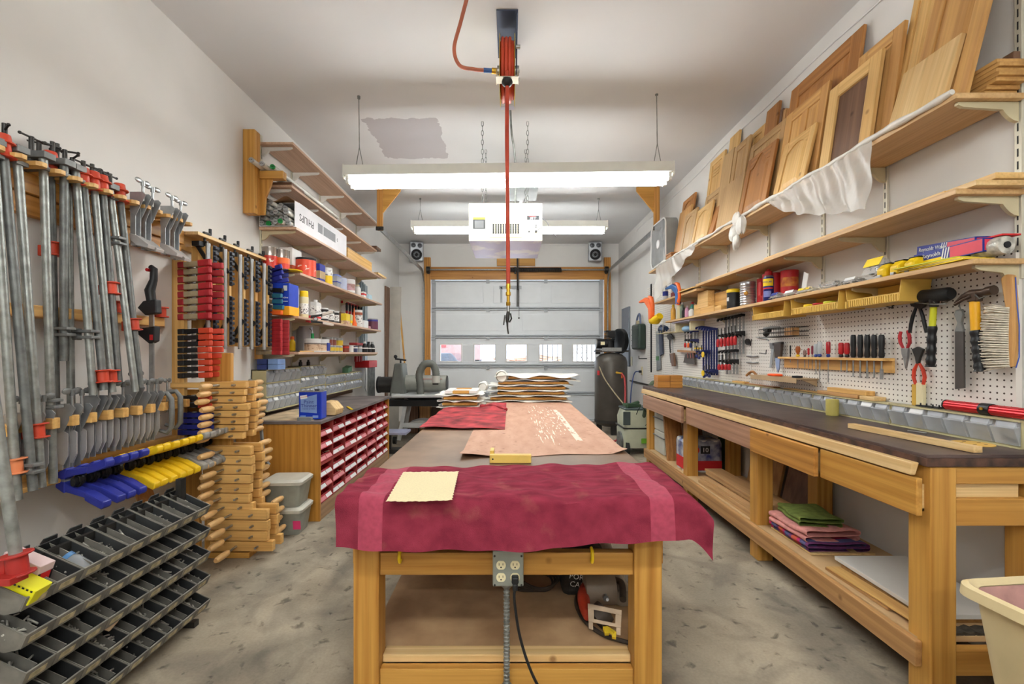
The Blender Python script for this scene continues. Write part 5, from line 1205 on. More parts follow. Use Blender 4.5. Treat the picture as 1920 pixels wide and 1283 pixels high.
for x0,x1,y0,y1,z0,z1,m,lb in ((-1.95,-1.72,3.58,3.8,2.541,2.565,brown('X'),'short brown board lying at the near end of the second left shelf'),(-1.93,-1.705,4.78,5.6,2.211,2.33,pine('Y'),'pale pine box on the left shelf beyond the lamp carton'),(-1.78,-1.69,5.75,5.95,2.541,2.575,brown('X'),'brown offcut at the far end of the second left shelf'),(-1.72,-1.66,5.72,6.1,2.211,2.235,pale('Y'),'pale strip sticking out past the far end of the lamp carton shelf'),(-1.93,-1.89,5.99,6.03,2.24,2.40,gold('Z'),'small upright golden block on the wall at the far end of the left shelves')):
    solo('pine_box' if 'box' in lb else 'wood_block', MB().bx(x0,x1,y0,y1,z0,z1), m, lb, 'box' if 'box' in lb else 'block', .003)
# goods on the left shelves --------------------------------------------------
def atp(px, X): return F*X/(px-CX)
def boxy(name, lb, cat, px, X, w, d, h, z, m, bands=(), cap=None, rz=0, txt=None):
    Y = atp(px,X); T = thing(name,lb,cat,(X,Y,z),(0,0,rz))
    part(T,'body',MB().bx(-w/2,w/2,-d/2,d/2,0,h),m,.004,True)
    for (z0,z1,mm) in bands: part(T,'label',MB().bx(-w/2-.0006,w/2+.0006,-d/2-.0006,d/2+.0006,z0,z1),mm,.001,True)
    if cap: part(T,'cap',MB().cyl((0,0,h),(0,0,h+.02),.016,n=14),cap,0,True)
    if txt:
        for s,rot,loc in ((0,FRONT,(0,-d/2-.0012,h*txt[2])),): text(T,txt[0],txt[1],loc,rot,txt[3],ext=.0004,world=False)
    return T
def cyl_item(name, lb, cat, px, X, r, h, z, bands, mats, **k): return can(name,lb,cat,X,atp(px,X),z,r,h,bands,mats,**k)
Z4,Z5,Z6 = 1.8685,1.5155,1.2285
M_redcan = pm('can_red',(206,58,44),.3); M_chr = pm('chrome_band',(150,140,134),.2,.8); M_lblw = M_paper
M_orcan = pm('can_orange_red',(216,72,44),.35)
cyl_item('paint_can','left red paint can with a silver top on the red can shelf','paint can',507,-1.86,.062,.165,Z4,[(.15,1),(.45,2),(.62,1),(1,0)],[M_chr,M_redcan,pm('red_can_print',(206,58,44),.3,scale=30,col2=(240,222,206),lo=.38,hi=.43)]); cyl_item('paint_can','right red paint can with a silver top on the red can shelf','paint can',529,-1.79,.055,.155,Z4,[(.3,1),(.62,2),(1,0)],[M_chr,M_redcan,M_orange])
boxy('solvent_can','white oblong solvent can with a red lower label behind the red cans','can',545,-1.88,.11,.17,.235,Z4,M_white,[(.01,.09,pm('brick_label',(176,84,60),.5))],M_white,txt=('Thinner',.022,.75,M_ink))
cyl_item('paint_can','broad orange red paint can at the front of the red can shelf','paint can',573,-1.77,.085,.165,Z4,[(.1,1),(.62,2),(.96,1),(1,0)],[M_black,M_orcan,pm('orange_can_print',(216,72,44),.35,scale=24,col2=(236,220,206),lo=.36,hi=.42)],lidm=M_black)
b = MB(); b.lathe([(.0,0),(.085,.002),(.088,.008),(.08,.012),(0,.012)],(-1.755,atp(547,-1.75)-.0,Z4+.001),24); solo('lid', b, M_yellow, 'yellow rimmed lid lying flat before the white solvent can', 'lid')
boxy('box','dark blue carton beside the broad orange red can','box',598,-1.76,.07,.12,.165,Z4,pm('navy_carton',(40,54,150),.4),[(.03,.1,pm('tan_picture',(176,150,110),.5))])
cyl_item('can','yellow and white can beside the dark blue carton','can',614,-1.745,.045,.16,Z4,[(.55,1),(.9,2),(1,0)],[M_white,M_yellow,M_print]); boxy('plastic_tub','blue lidded clear tub stack next to the yellow and white can','tub',629,-1.745,.08,.10,.13,Z4,M_clear,[(.115,.128,pm('lid_blue',(120,140,210),.4)),(.05,.06,M_inkb)])
cyl_item('plastic_tub','tall pale blue tub in the middle of the red can shelf','tub',641,-1.745,.05,.125,Z4,[(1,0)],[pm('pale_blue_tub',(188,196,220),.4)])
cyl_item('jar','white jar with a brown and pink label on the red can shelf','jar',655,-1.745,.06,.145,Z4,[(.15,0),(.7,1),(1,0)],[M_white,pm('pink_brown_label',(190,150,160),.5,var=.3,scale=20,col2=(150,112,96))]); cyl_item('jar','tall white jug behind the white jar with the pink label','jug',652,-1.86,.06,.18,Z4,[(1,0)],[M_white],lidm=M_white)
bottle('bottle','white and brown bottle towards the far end of the red can shelf','bottle',-1.74,atp(671,-1.74),Z4,bprof(.034,.13,.018),[M_white],[(.018,.11),(.018,.128),(0,.13)],M_cream)
boxy('box','small white box towards the far end of the red can shelf','box',680,-1.74,.06,.09,.07,Z4,M_paper,[(.03,.05,M_inkr)]); boxy('box','pale blue box at the far end of the red can shelf','box',689,-1.74,.07,.14,.06,Z4,pm('ice_blue_box',(184,214,228),.5))
for k in range(4): solo('metal_strip', MB().bx(XL+.003+.012*k,XL+.008+.012*k,5.96+.04*k,6.08+.04*k,1.03,2.19-.02*k), pm('galv_strip',(150,164,172),.35,.5), ['first','second','third','last'][k]+' upright galvanised strip on the wall past the left shelves, counted from the wall outwards', 'metal strip', .001, 'galvanised strips beyond the left shelves')
T = boxy('detergent_box','large blue box with a yellow base on the spray can shelf','box',536,-1.79,.13,.16,.25,Z5,pm('royal_carton',(30,66,190),.45),[(.0,.07,pm('amber_band',(250,178,36),.45))],txt=('Automotive',.024,.55,M_inkw)); part(T,'logo',MB().bx(.02,.05,-.0812,-.0804,.19,.23),M_inkw,.002,True)
part(T,'stripe',MB().bx(-.05,.055,-.0812,-.0804,.105,.11),M_inkw,0,True)
boxy('carton','white carton with a yellow and orange base beside the large blue box','carton',549,-1.77,.06,.09,.235,Z5,M_white,[(.0,.035,M_orange),(.0351,.085,M_yellow)]); boxy('solvent_can','grey oblong can behind the white spray can with yellow cap','can',562,-1.87,.10,.16,.20,Z5,pm('grey_can',(172,170,176),.35,.4),[],M_steel)
T = bottle('spray_can','white spray can with a yellow cap on the left shelf','spray can',-1.74,atp(570,-1.74),Z5,[(.034,0,0),(.036,.005,0),(.036,.03,1),(.036,.12,0),(.036,.17,0),(.03,.185,0)],[M_cream,M_print],[(.034,.172),(.034,.215),(.03,.225),(0,.225)],M_yellow)
boxy('bottle','white oblong bottle with a red base band beside the yellow capped spray can','bottle',592,-1.75,.055,.10,.16,Z5,M_white,[(.012,.03,M_inkr),(.06,.125,M_print)],M_white)
for k,px in enumerate((607,619,629)): T = cyl_item('paint_can',['left','middle','right'][k]+' one of three black topped white cans on the spray can shelf','can',px,-1.755-.01*k,.042-.003*k,.125,Z5,[(.16,1),(.26,0),(.78,2),(1,1)],[M_white,M_black,M_print])
boxy('box','dark box standing at the wall behind the yellow carton on the spray can shelf','box',637,-1.87,.08,.13,.15,Z5,brown('Z')); boxy('carton','yellow carton with slanted pattern on the spray can shelf','carton',648,-1.75,.06,.11,.12,Z5,pm('yellow_carton',(236,206,50),.5),[(.0,.045,pm('plum_print',(160,100,110),.5,var=.5,scale=30,col2=(240,220,160)))]); boxy('carton','pale green carton beside the yellow carton on the spray can shelf','carton',656,-1.77,.06,.10,.12,Z5,pm('pale_green',(196,206,160),.5),[(.03,.06,M_inky)])
b = MB(); y_ = atp(664,-1.73); b.lathe([(.030,0),(.030,.03),(.016,.06),(.008,.15),(.004,.2),(0,.2)],(-1.73,y_,Z5+.001),16); solo('funnel', b, M_orange, 'orange pointed nozzle standing on the spray can shelf', 'nozzle')
cyl_item('can','tall white can with a brown lid near the orange nozzle','can',672,-1.76,.045,.20,Z5,[(.2,0),(.75,2),(.92,1),(1,0)],[M_white,pm('rust_lid',(170,88,60),.5),M_print]); boxy('box','low white box to the right of the orange nozzle','box',680,-1.745,.09,.15,.085,Z5,M_paper); boxy('tin','small pink and white tin at the front of the spray can shelf','tin',690,-1.72,.05,.06,.025,Z5,pm('pink_tin',(196,140,150),.5))
cyl_item('can','plum coloured can with a blue lid at the far end of the spray can shelf','can',699,-1.76,.065,.14,Z5,[(.82,1),(1,2)],[M_steel,pm('plum_can',(104,56,76),.4),pm('can_lid_blue',(60,64,150),.4)])
T = thing('tool_rack','red strip holding screwdrivers under the red can shelf','tool rack',(-1.9,5.6,1.79)); part(T,'strip',MB().bx(XL+.014,-1.95,5.3,5.95,1.80,1.83),M_red,.003)
for k in range(6):
    y = 5.34+.105*k; S = thing('screwdriver','black and red screwdriver hanging under the red can shelf, %s from the left' % ORD[k+1],'screwdriver',(-1.92,y,1.62),group='screwdrivers under the red can shelf')
    part(S,'shaft',MB().cyl((-1.92,y,1.60),(-1.92,y,1.70),.004,n=6),M_steel); part(S,'handle',MB().lathe([(.008,0),(.013,.02),(.015,.07),(.012,.11),(0,.115)],(-1.92,y,1.695),10),M_black); part(S,'collar',MB().lathe([(.0095,0),(.015,.01),(.013,.03)],(-1.92,y,1.685),10),[M_red,M_red,M_red,M_red,M_yellow,M_yellow][k])
# lowest shelf
bottle('bottle','tall lavender bottle at the near end of the lowest left shelf','bottle',-1.84,atp(530,-1.84),Z6,[(.04,0,0),(.042,.01,0),(.042,.19,0),(.03,.215,0)],[pm('lavender_bottle',(178,170,206),.3)],[(.03,.21),(.03,.235),(0,.235)],M_navy if 'M_navy' in globals() else M_blue)
bottle('glue_bottle','leaning yellow bottle with an orange top at the wall on the lowest left shelf','bottle',-1.92,atp(548,-1.92),Z6,bprof(.026,.13,.012),[M_yellow],[(.018,.11),(.016,.135),(0,.14)],M_orange)
cyl_item('canister','tall grey canister at the wall on the lowest left shelf','canister',571,-1.90,.07,.235,Z6,[(1,0)],[pm('grey_canister',(150,148,150),.3,.5)])
for k,(px,lb) in enumerate(((586,'white lidded pail with a tan label, left of the pair on the lowest left shelf'),(603,'white lidded pail with a blue stripe, right of the pair on the lowest left shelf'))):
    T = cyl_item('pail',lb,'pail',px,-1.76,.068,.118,Z6,[(.05,0),(.62,1),(.74,2),(.82,0),(1,0)],[M_white,pm('tan_pail_label',(214,186,156),.5,scale=40,col2=(176,140,110),lo=.4,hi=.5),pm('grey_pail_band',(120,112,108),.5)],lidm=M_white)
    if k: part(T,'blue_stripe',MB().bx(.05,.0695,-.03,.03,.01,.085),M_inkb,0,True)
T = thing('glue_brush','green handled brush standing on the left white pail','brush',(-1.76,atp(586,-1.76),Z6+.118)); y_ = atp(586,-1.76); part(T,'handle',MB().cyl((-1.76,y_,Z6+.118),(-1.76,y_,Z6+.165),.014,n=12),pm('green_handle',(24,120,60),.4)); part(T,'ferrule',MB().tube([(-1.76,y_,Z6+.165),(-1.765,y_,Z6+.19),(-1.79,y_+.01,Z6+.21)],.006,8),M_steel)
M_y2 = pm('mustard_label',(214,180,50),.4); M_b2 = pm('mahogany_label',(130,64,48),.4)
for k,px in enumerate((616,622,629,636)): cyl_item('small_tin','little yellow labelled tin, %s from the left on the lowest left shelf' % ORD[k+1],'tin',px,-1.735,.034,.065,Z6,[(.12,0),(.85,1),(1,0)],[M_steel,M_y2],group='yellow labelled tins')
for k,(px,m1,m2,lb) in enumerate(((614,M_b2,M_y2,'brown labelled tall can at the left behind the little yellow tins'),(621,M_b2,M_b2,'all brown labelled tall can behind the little yellow tins'),(634,M_y2,M_redcan,'yellow and red tall can at the right behind the little yellow tins'))): cyl_item('can',lb,'can',px,-1.83,.05,.15,Z6,[(.3,1),(.9,2),(1,0)],[M_steel,m2,m1])
boxy('box','flat red box lying on jars on the lowest left shelf','box',668,-1.80,.09,.22,.03,Z6+.08,pm('brick_red_box',(150,40,40),.5),[]); 
for k,(px,m,lb) in enumerate(((648,M_b2,'dark red lidded jar at the front of the lowest left shelf'),(656,M_white,'white lidded jar beside the dark red jar on the lowest left shelf'),(664,pm('navy_jar',(60,64,100),.4),'navy jar under the flat red box'),(673,M_clear,'clear jar under the flat red box'))): cyl_item('jar',lb,'jar',px,-1.75 if k < 2 else -1.79,.038,.072,Z6,[(.1,0),(.7,0),(1,1)],[M_clear if k == 3 else m,[M_redcan,M_white,M_white,M_white][k]])
for k,px in enumerate((684,691,698)): bottle('bottle','black bottle, %s from the left at the far end of the lowest left shelf' % ORD[k+1],'bottle',-1.75,atp(px,-1.75),Z6,[(.032,0,0),(.034,.005,0),(.034,.04,1),(.034,.055,0),(.026,.09,0),(.014,.105,0)],[M_black,M_white],[(.016,.105),(.016,.13),(0,.13)],[M_white,M_black,M_steel][k],group='black bottles on the lowest left shelf')
b = MB(); b.box((-1.80,atp(555,-1.8),Z6+.006),(.10,.24,.006),(0,0,.2)); solo('scraper', b, M_ink, 'flat dark scraper lying on the lowest left shelf near the red clamps', 'scraper', .001)
b = MB(); b.box((-1.74,atp(570,-1.74),Z6+.005),(.06,.2,.008),(0,0,-.15)); solo('paint_stick', b, pine('Y'), 'pale wooden stirring sticks lying before the white pails', 'stick', .001)
# clear bin racks above the drawer cabinet
tilt_rack('three row rack of clear tilt bins nearest the camera above the drawer cabinet',-1.862,3.49,4.05,.765,1.09,3,6,-1,.125,'clear bin racks above the drawer cabinet')
tilt_rack('second three row rack of clear tilt bins above the drawer cabinet',-1.862,4.06,4.60,.80,1.10,3,6,-1,.125,'clear bin racks above the drawer cabinet')
tilt_rack('two row rack of clear tilt bins in the middle above the drawer cabinet',-1.862,4.62,5.17,.79,.99,2,7,-1,.125,'clear bin racks above the drawer cabinet')
tilt_rack('two row rack of clear tilt bins farthest from the camera above the drawer cabinet',-1.862,5.18,5.72,.79,.99,2,7,-1,.125,'clear bin racks above the drawer cabinet')
for k in range(4):
    Y = 3.55+.0*k; solo('parts_box', MB().bx(-1.95+.085*(k%2),-1.87+.085*(k%2)-.004,3.50,3.62,1.091+.042*(k//2),1.131+.042*(k//2)), pm('navy_box',(44,60,120),.5) if k%2 == 0 else pm('steel_blue_box',(120,150,200),.5), ['lower left','lower right','upper left','upper right'][k]+' small blue box stacked on the nearest clear bin rack', 'box', .002, 'blue boxes on the bin rack')
b = MB(); b.box((-1.9,5.3,1.03),(.07,.12,.06),(.2,.1,0)); solo('packet', b, pm('green_packet',(96,140,110),.5), 'small green packet standing on the far clear bin rack', 'packet', .002)
for k in range(2): bottle('small_bottle',['left','right'][k]+' one of two little dark bottles on the second clear bin rack','bottle',-1.9,4.12+.16*k,1.101,bprof(.016,.05,.008),[M_black],[(.009,.043),(.009,.055),(0,.055)],M_black)
T = thing('red_sharpener','red tool box with grey hanging strips fixed beyond the clear bins','tool holder',(-1.88,5.95,1.0)); part(T,'body',MB().bx(-1.985,-1.80,5.8,6.15,1.03,1.12),M_red,.008)
for k in range(6): part(T,'strip',MB().bx(-1.83,-1.825,5.82+.055*k,5.86+.055*k,.62,1.03),M_galv2)
part(T,'cord',MB().tube([(-1.85,5.8,1.03),(-1.83,5.75,.9),(-1.82,5.7,.78),(-1.8,5.68,.735)],.004,6),M_ink)
for k in range(3): solo('red_clip', MB().box((-1.90+.0*k,5.6+.09*k,1.145),(.03,.05,.07)), M_redv, ['left','middle','right'][k]+' one of three red clips hanging under the far end of the lowest left shelf', 'clip', .006, 'red clips under the lowest left shelf')
# ---------------------------------------------------------------- drawer cabinet with red bins
CX0,CX1,CY0,CY1,CZ = -1.985,-1.377,3.29,5.17,.727
T = thing('drawer_cabinet','golden plywood cabinet full of red bins with white label cards along the left wall','cabinet',(-1.68,4.2,0))
ply = wood('golden_ply',(206,146,62),(178,118,44),'Z')
part(T,'side',MB().bx(CX0,CX1-.001,CY0,CY0+.02,0,CZ-.022),ply,.002); part(T,'side',MB().bx(CX0,CX1-.001,CY1-.02,CY1,0,CZ-.022),ply,.002)
part(T,'top',MB().bx(CX0,CX1+.012,CY0-.012,CY1+.05,CZ-.022,CZ),pm('grey_laminate',(122,112,110),.45,var=.18,scale=4,col2=(92,84,84)),.002)
part(T,'backsplash',MB().bx(CX0,CX0+.02,CY0,CY1+.5,CZ+.0005,CZ+.115-.06),brown('Y'),.002); part(T,'plinth',MB().bx(CX0,CX1-.004,CY0+.02,CY1-.02,0,.115),wood('worn_ply',(170,136,104),(130,100,76),'Y'),.002)
part(T,'back',MB().bx(CX0,CX0+.01,CY0+.02,CY1-.02,.115,CZ-.022),brown('Z'))
ex = [3.312,3.549,3.81,4.107,4.40,4.70,4.956,5.148]; M_rbin = pm('bin_red',(172,24,34),.4,var=.12); M_rdk = pm('partition_red',(168,64,62),.5)
for i in range(1,7): part(T,'partition',MB().bx(CX0+.3,CX1-.006,ex[i]-.005,ex[i]+.005,.115,CZ-.024),M_rdk)
part(T,'shelf_board',MB().bx(CX0+.3,CX1-.006,CY0+.021,CY1-.021,.395,.415),M_rdk)
M_pinkc = pm('pink_card',(222,140,146),.6)
rs = random.Random(21)
for i in range(7):
    for j in range(6):
        z0 = (.118 if j < 3 else .417)+.092*(j%3)+.003; ya,yb = ex[i]+.007,ex[i+1]-.007; ym = (ya+yb)/2; hb = .086; x1 = CX1-.004
        b = MB(); t = .003
        b.bx(CX0+.32,x1-.03,ya,yb,z0,z0+t)
        for y in (ya,yb-t,ym-t/2): b.prism([(CX0+.32,z0),(x1-.002,z0),(x1-.026,z0+.040),(x1-.06,z0+hb*.95),(CX0+.32,z0+hb*.95)],y,y+t,'Y')
        b.prism([(x1-.003,z0),(x1,z0),(x1-.024,z0+.040),(x1-.027,z0+.040)],ya,yb,'Y')
        o = part(T,'bin',b,M_rbin)
        for s in range(2):
            y0,y1 = (ya+.006,ym-.004) if s == 0 else (ym+.004,yb-.006)
            b = MB(); b.prism([(x1-.0025,z0+.006),(x1-.0015,z0+.0065),(x1-.0155,z0+.030),(x1-.0165,z0+.0295)],y0,y1,'Y'); part(o,'label_card',b,M_pinkc if rs.random() < .3 else M_paper)
        if rs.random() < .45:
            b = MB(); m = rs.choice([M_cream,M_inkb,M_steel,M_dsteel,M_tanm])
            for q_ in range(10):
                cx_,cy_,cz_ = x1-.13+.1*rs.random(),ya+.01+rs.random()*(yb-ya-.02),z0+.008+.03*rs.random(); a = rs.random()*6
                b.cyl((cx_-.018*math.cos(a),cy_-.018*math.sin(a),cz_),(cx_+.018*math.cos(a),cy_+.018*math.sin(a),cz_+.006),.005,n=6)
            part(o,'contents',b,m)['kind'] = 'stuff'
solo('cardboard_mat', MB().bx(-1.9,-1.44,3.31,3.95,CZ+.0005,CZ+.003), pm('stained_card',(204,180,146),.7,var=.25,scale=7), 'pale stained cardboard sheet under the blue paint thinner can', 'cardboard')
# paint thinner
T = thing('thinner_can','blue rectangular can of Paint Thinner standing on the drawer cabinet','can',(-1.475,3.40,CZ+.0035),(0,0,.03))
M_thin = pm('can_blue',(24,60,190),.3,.1); part(T,'body',MB().bx(-.082,.082,-.055,.055,0,.205),M_thin,.006,True); part(T,'rim',MB().bx(-.083,.083,-.056,.056,.2,.207),M_steel,.003,True)
part(T,'pale_label',MB().prism([(-.068,.055),(.05,.045),(.05,.185),(-.068,.155)],-.0558,-.0552,'Y'),pm('label_sky',(130,160,216),.45),0,True)
part(T,'white_badge',MB().box((-.045,-.0562,.165),(.05,.0008,.026),(0,-.15,0)),M_inkw,0,True); part(T,'spout',MB().cyl((.03,0,.205),(.03,0,.22),.016,n=14),M_dsteel,0,True); part(T,'handle',MB().tube([(-.05,0,.206),(-.045,0,.225),(-.0,0,.228),(.005,0,.206)],.004,6),M_steel,0,True)
text(T,'Paint',.036,(-.008,-.0565,.128),FRONT,M_inkb,ext=.0004,world=False); text(T,'Thinner',.036,(-.008,-.0565,.100),FRONT,M_inkb,ext=.0004,world=False); text(T,'KLEAN STRIP',.010,(-.045,-.0572,.165),(PI/2,-.15,0),M_inkr,ext=.0003,world=False)
text(T,'CLEANS & THINS',.012,(-.008,-.0565,.078),FRONT,M_inkb,ext=.0004,world=False)
part(T,'small_print',MB().bx(-.07,-.03,-.0558,-.0552,.012,.03).bx(.02,.06,-.0558,-.0552,.012,.03),pm('label_sky',(130,160,216),.45),0,True)
solo('sanding_block', MB().box((-1.50,3.325,CZ+.012),(.10,.04,.024),(0,0,.05)), M_grey, 'small grey sanding block lying in front of the blue thinner can', 'sanding block', .003)
solo('wood_chunk', MB().prism([(-1.47,CZ+.0035),(-1.37,CZ+.0035),(-1.36,CZ+.05),(-1.41,CZ+.105),(-1.47,CZ+.11)],3.56,3.72,'Y'), pale('X'), 'rough chunk of pale wood behind the blue thinner can', 'block', .006)
solo('yellow_pencil', MB().box((-1.42,4.02,CZ+.006),(.02,.22,.008),(0,0,.5)), M_yellow, 'flat yellow stick lying on the drawer cabinet behind the wood chunk', 'stick', .001)
# storage tubs on the floor
def tote(lb, z, m, lid):
    T = thing('storage_tub',lb,'storage tub',(-1.53,3.13,z),(0,0,.05),'storage tubs beside the drawer cabinet')
    b = MB(); loft(b,[rr_(.105,.085,0,.02,3),rr_(.125,.105,.15,.02,3)]); b.poly(rr_(.105,.085,0,.02,3),[tuple(range(16))]); part(T,'body',b,m,0,True)
    b = MB(); loft(b,[rr_(.133,.113,.15,.025,3),rr_(.136,.116,.17,.025,3),rr_(.12,.10,.185,.025,3)]); b.poly(rr_(.133,.113,.15,.025,3),[tuple(range(16))]); part(T,'lid',b,lid,0,True)
    return T
mt_ = pm('tub_clear',(170,172,160),.3,alpha=.75,var=.15,scale=8); ml_ = pm('tub_lid',(208,206,194),.4)
T = tote('lower clear storage tub with a pink label on the floor by the drawer cabinet',0,mt_,ml_); part(T,'pink_label',MB().box((.10,-.099,.07),(.05,.001,.06),(.13,0,0)),pm('pink_card2',(222,60,120),.5),0,True)
tote('upper clear storage tub full of hardware stacked on the other one',.187,mt_,ml_)
# flexible grey hose by the handscrews
solo('grey_hose', MB().tube([aY(468,712,2.92),aY(478,730,2.95),aY(487,770,2.98),aY(491,820,3.0),aY(495,860,3.0),aY(505,872,3.0)],.011,8), M_grey, 'bent grey hose hanging behind the wooden handscrews', 'hose')
# ---------------------------------------------------------------- black bins on a sloping rack
M_bbin = pm('bin_black',(54,55,56),.5,var=.15,scale=10,bump=.05); M_bout = pm('bin_dusty_grey',(122,118,110),.6,var=.25,scale=12); RX = -1.352
T = thing('bin_stand','black metal stand behind the rows of black hardware bins at the left','stand',(-1.55,1.65,0))
for y in (1.27,2.03): part(T,'upright',MB().beam((-1.47,y,.0),(-1.47,y,.66),.025,.03),M_dsteel); part(T,'foot',MB().bx(-1.62,-1.40,y-.015,y+.015,0,.025),M_dsteel)
RZ = [.535,.43,.325,.22,.112]
for j,z in enumerate(RZ): part(T,'rail',MB().bx(-1.485,-1.47,1.25,2.05,z+.03,z+.055),M_dsteel)
BW = .087
def black_bin(divider=True):
    T = thing('hardware_bin','x','bin',(0,0,-5)); L, D, t = .168, .068, .0025; w = BW-.002
    prof = [(-L,.0),(-L,-D*.75),(-L*.55,-D),(-.035,-D),(-.010,-D*.72),(0,-.040)]   # side outline (x towards front, z down) before tilting
    top_ = [(-L,0),(0,0)]
    b = MB()
    for y in (-w/2,w/2-t): b.prism([(-L,0),(0,0),(0,-.040),(-.010,-D*.72),(-.035,-D),(-L*.55,-D),(-L,-D*.75)],y,y+t,'Y'); b.m(1); yo = y-.0006 if y < 0 else y+t; b.prism([(-L,0),(0,0),(0,-.040),(-.010,-D*.72),(-.035,-D),(-L*.55,-D),(-L,-D*.75)],yo,yo+.0006,'Y'); b.m(0)
    for i in range(len(prof)-1):
        (xa,za),(xb,zb) = prof[i],prof[i+1]; n_ = V(zb-za,0,-(xb-xa)).normalized()*t
        if n_.dot(V(-L/2-(xa+xb)/2,0,-D/2-(za+zb)/2)) < 0: n_ = -n_
        b.poly([(xa,-w/2,za),(xb,-w/2,zb),(xb,w/2,zb),(xa,w/2,za),(xa+n_.x,-w/2,za+n_.z),(xb+n_.x,-w/2,zb+n_.z),(xb+n_.x,w/2,zb+n_.z),(xa+n_.x,w/2,za+n_.z)],[(4,5,6,7),(0,1,5,4),(2,3,7,6),(0,3,7,4),(1,2,6,5)]); b.m(1); b.poly([(xa,-w/2,za),(xb,-w/2,zb),(xb,w/2,zb),(xa,w/2,za)],[(0,1,2,3)]); b.m(0)
    part(T,'shell',b,[M_bbin,M_bout],0,True)
    b = MB(); b.bx(-.002,.0035,-w/2,w/2,-.040,.003); b.bx(-L,.002,-w/2,-w/2+.003,-.001,.003); b.bx(-L,.002,w/2-.003,w/2,-.001,.003); part(T,'rim',b,M_bout,.001,True)
    part(T,'label_holder',MB().bx(.0036,.0046,-.028,.02,-.030,-.010),pm('yellowed_label',(190,176,140),.6,var=.2,scale=60),0,True)
    if divider: part(T,'divider',MB().prism([(-L+.003,-.004),(-.01,-.004),(-.035,-D+.003),(-L*.55,-D+.003)],-.001,.001,'Y'),M_bout,0,True)
    part(T,'hanger_tab',MB().prism([(-.028,0),(.028,0),(.022,.018),(-.022,.018)],-L,-L-.004,'X'),M_bbin,.001,True)
    return T
bb = black_bin(); rs = random.Random(31); TILT = .43
sc_bits = {}
RN = ['topmost','second','third','fourth','lowest']
for j in range(5):
    for c in range(9):
        y = 2.05-BW*(c+.5); o = dup(bb,(RX,y,RZ[j]),(0,TILT,0),'black hardware bin in the %s row of the stand, %s from the far end' % (RN[j],ORD[c+1])); o['group'] = 'black hardware bins'
        full = rs.random()
        if full < .5 and not (j == 0 and c in (7,8)):
            b = MB(); n_ = 16 if full < .25 else 40
            for q_ in range(n_):
                x,yy,zq = -.035-.085*rs.random(),(rs.random()-.5)*.07,-.05+.026*rs.random(); a = rs.random()*6
                b.cyl((x-.016*math.cos(a),yy-.016*math.sin(a),zq),(x+.016*math.cos(a),yy+.016*math.sin(a),zq+.004),.0032,n=5)
            part(o,'screws',b,pm('zinc_screws',(190,186,176),.4,.3),0,True)['kind'] = 'stuff'
kill(bb)
def inbin(c, j, dx, dz):   # a point inside bin c of row j
    return V(RX+dx, 2.05-BW*(c+.5), RZ[j]+dz)
p = inbin(8,0,-.075,.012)
T = thing('carton','bright yellow carton with dashed edges lying in the nearest bin of the topmost row','carton',(p.x+.02,p.y-.012,p.z-.012),(0,.5,.12)); part(T,'box',MB().bx(-.055,.055,-.028,.028,0,.045),pm('acid_yellow',(232,226,30),.5),.002,True)
b = MB()
for k in range(9): b.bx(-.052+.0118*k,-.046+.0118*k,-.0286,-.028,.038,.043); b.bx(-.052+.0118*k,-.046+.0118*k,-.0286,-.028,.002,.007)
part(T,'dashes',b,M_ink,0,True)
T = thing('carton','pink and black carton with a red panel standing behind the yellow carton','carton',(p.x-.03,p.y+.045,p.z-.012),(0,.35,-.05)); part(T,'box',MB().bx(-.06,.06,-.022,.022,0,.085),pm('pinkish_white',(226,200,200),.5),.002,True); part(T,'black_end',MB().bx(.0602,.061,-.021,.021,0,.06),M_ink,0,True); part(T,'red_panel',MB().bx(.0612,.062,-.014,.014,.02,.06),M_inkr,0,True)
p = inbin(6,0,-.06,-.02); T = thing('jar','clear jar of screws with a blue lid lying in a bin of the topmost row','jar',(p.x+.02,p.y,p.z-.01),tuple(V(-.75,-.15,.6).to_track_quat('Z','Y').to_euler())); part(T,'glass',MB().lathe([(.0,-.04),(.03,-.04),(.034,-.03),(.034,.02),(.028,.03),(0,.03)],(0,0,.03),16),M_clear,0,True); part(T,'lid',MB().lathe([(0,.03),(.031,.03),(.031,.044),(0,.045)],(0,0,.03),16),pm('lid_blue2',(70,120,170),.4),0,True); b = MB()
for q_ in range(30): a = rs.random()*6; r_ = .024*rs.random(); b.cyl((r_*math.cos(a),r_*math.sin(a),-.005+.03*rs.random()),(r_*math.cos(a)+.008,r_*math.sin(a),.0+.03*rs.random()),.003,n=5)
part(T,'screws',b,M_tanm,0,True)['kind'] = 'stuff'
p = inbin(5,2,-.06,-.028); solo('paper_packet', MB().box((p.x,p.y,p.z),(.09,.05,.02),(.1,.55,.3)), pm('kraft_packet',(200,170,136),.7), 'tan paper packet lying in a bin of the third row of the stand', 'packet', .004)
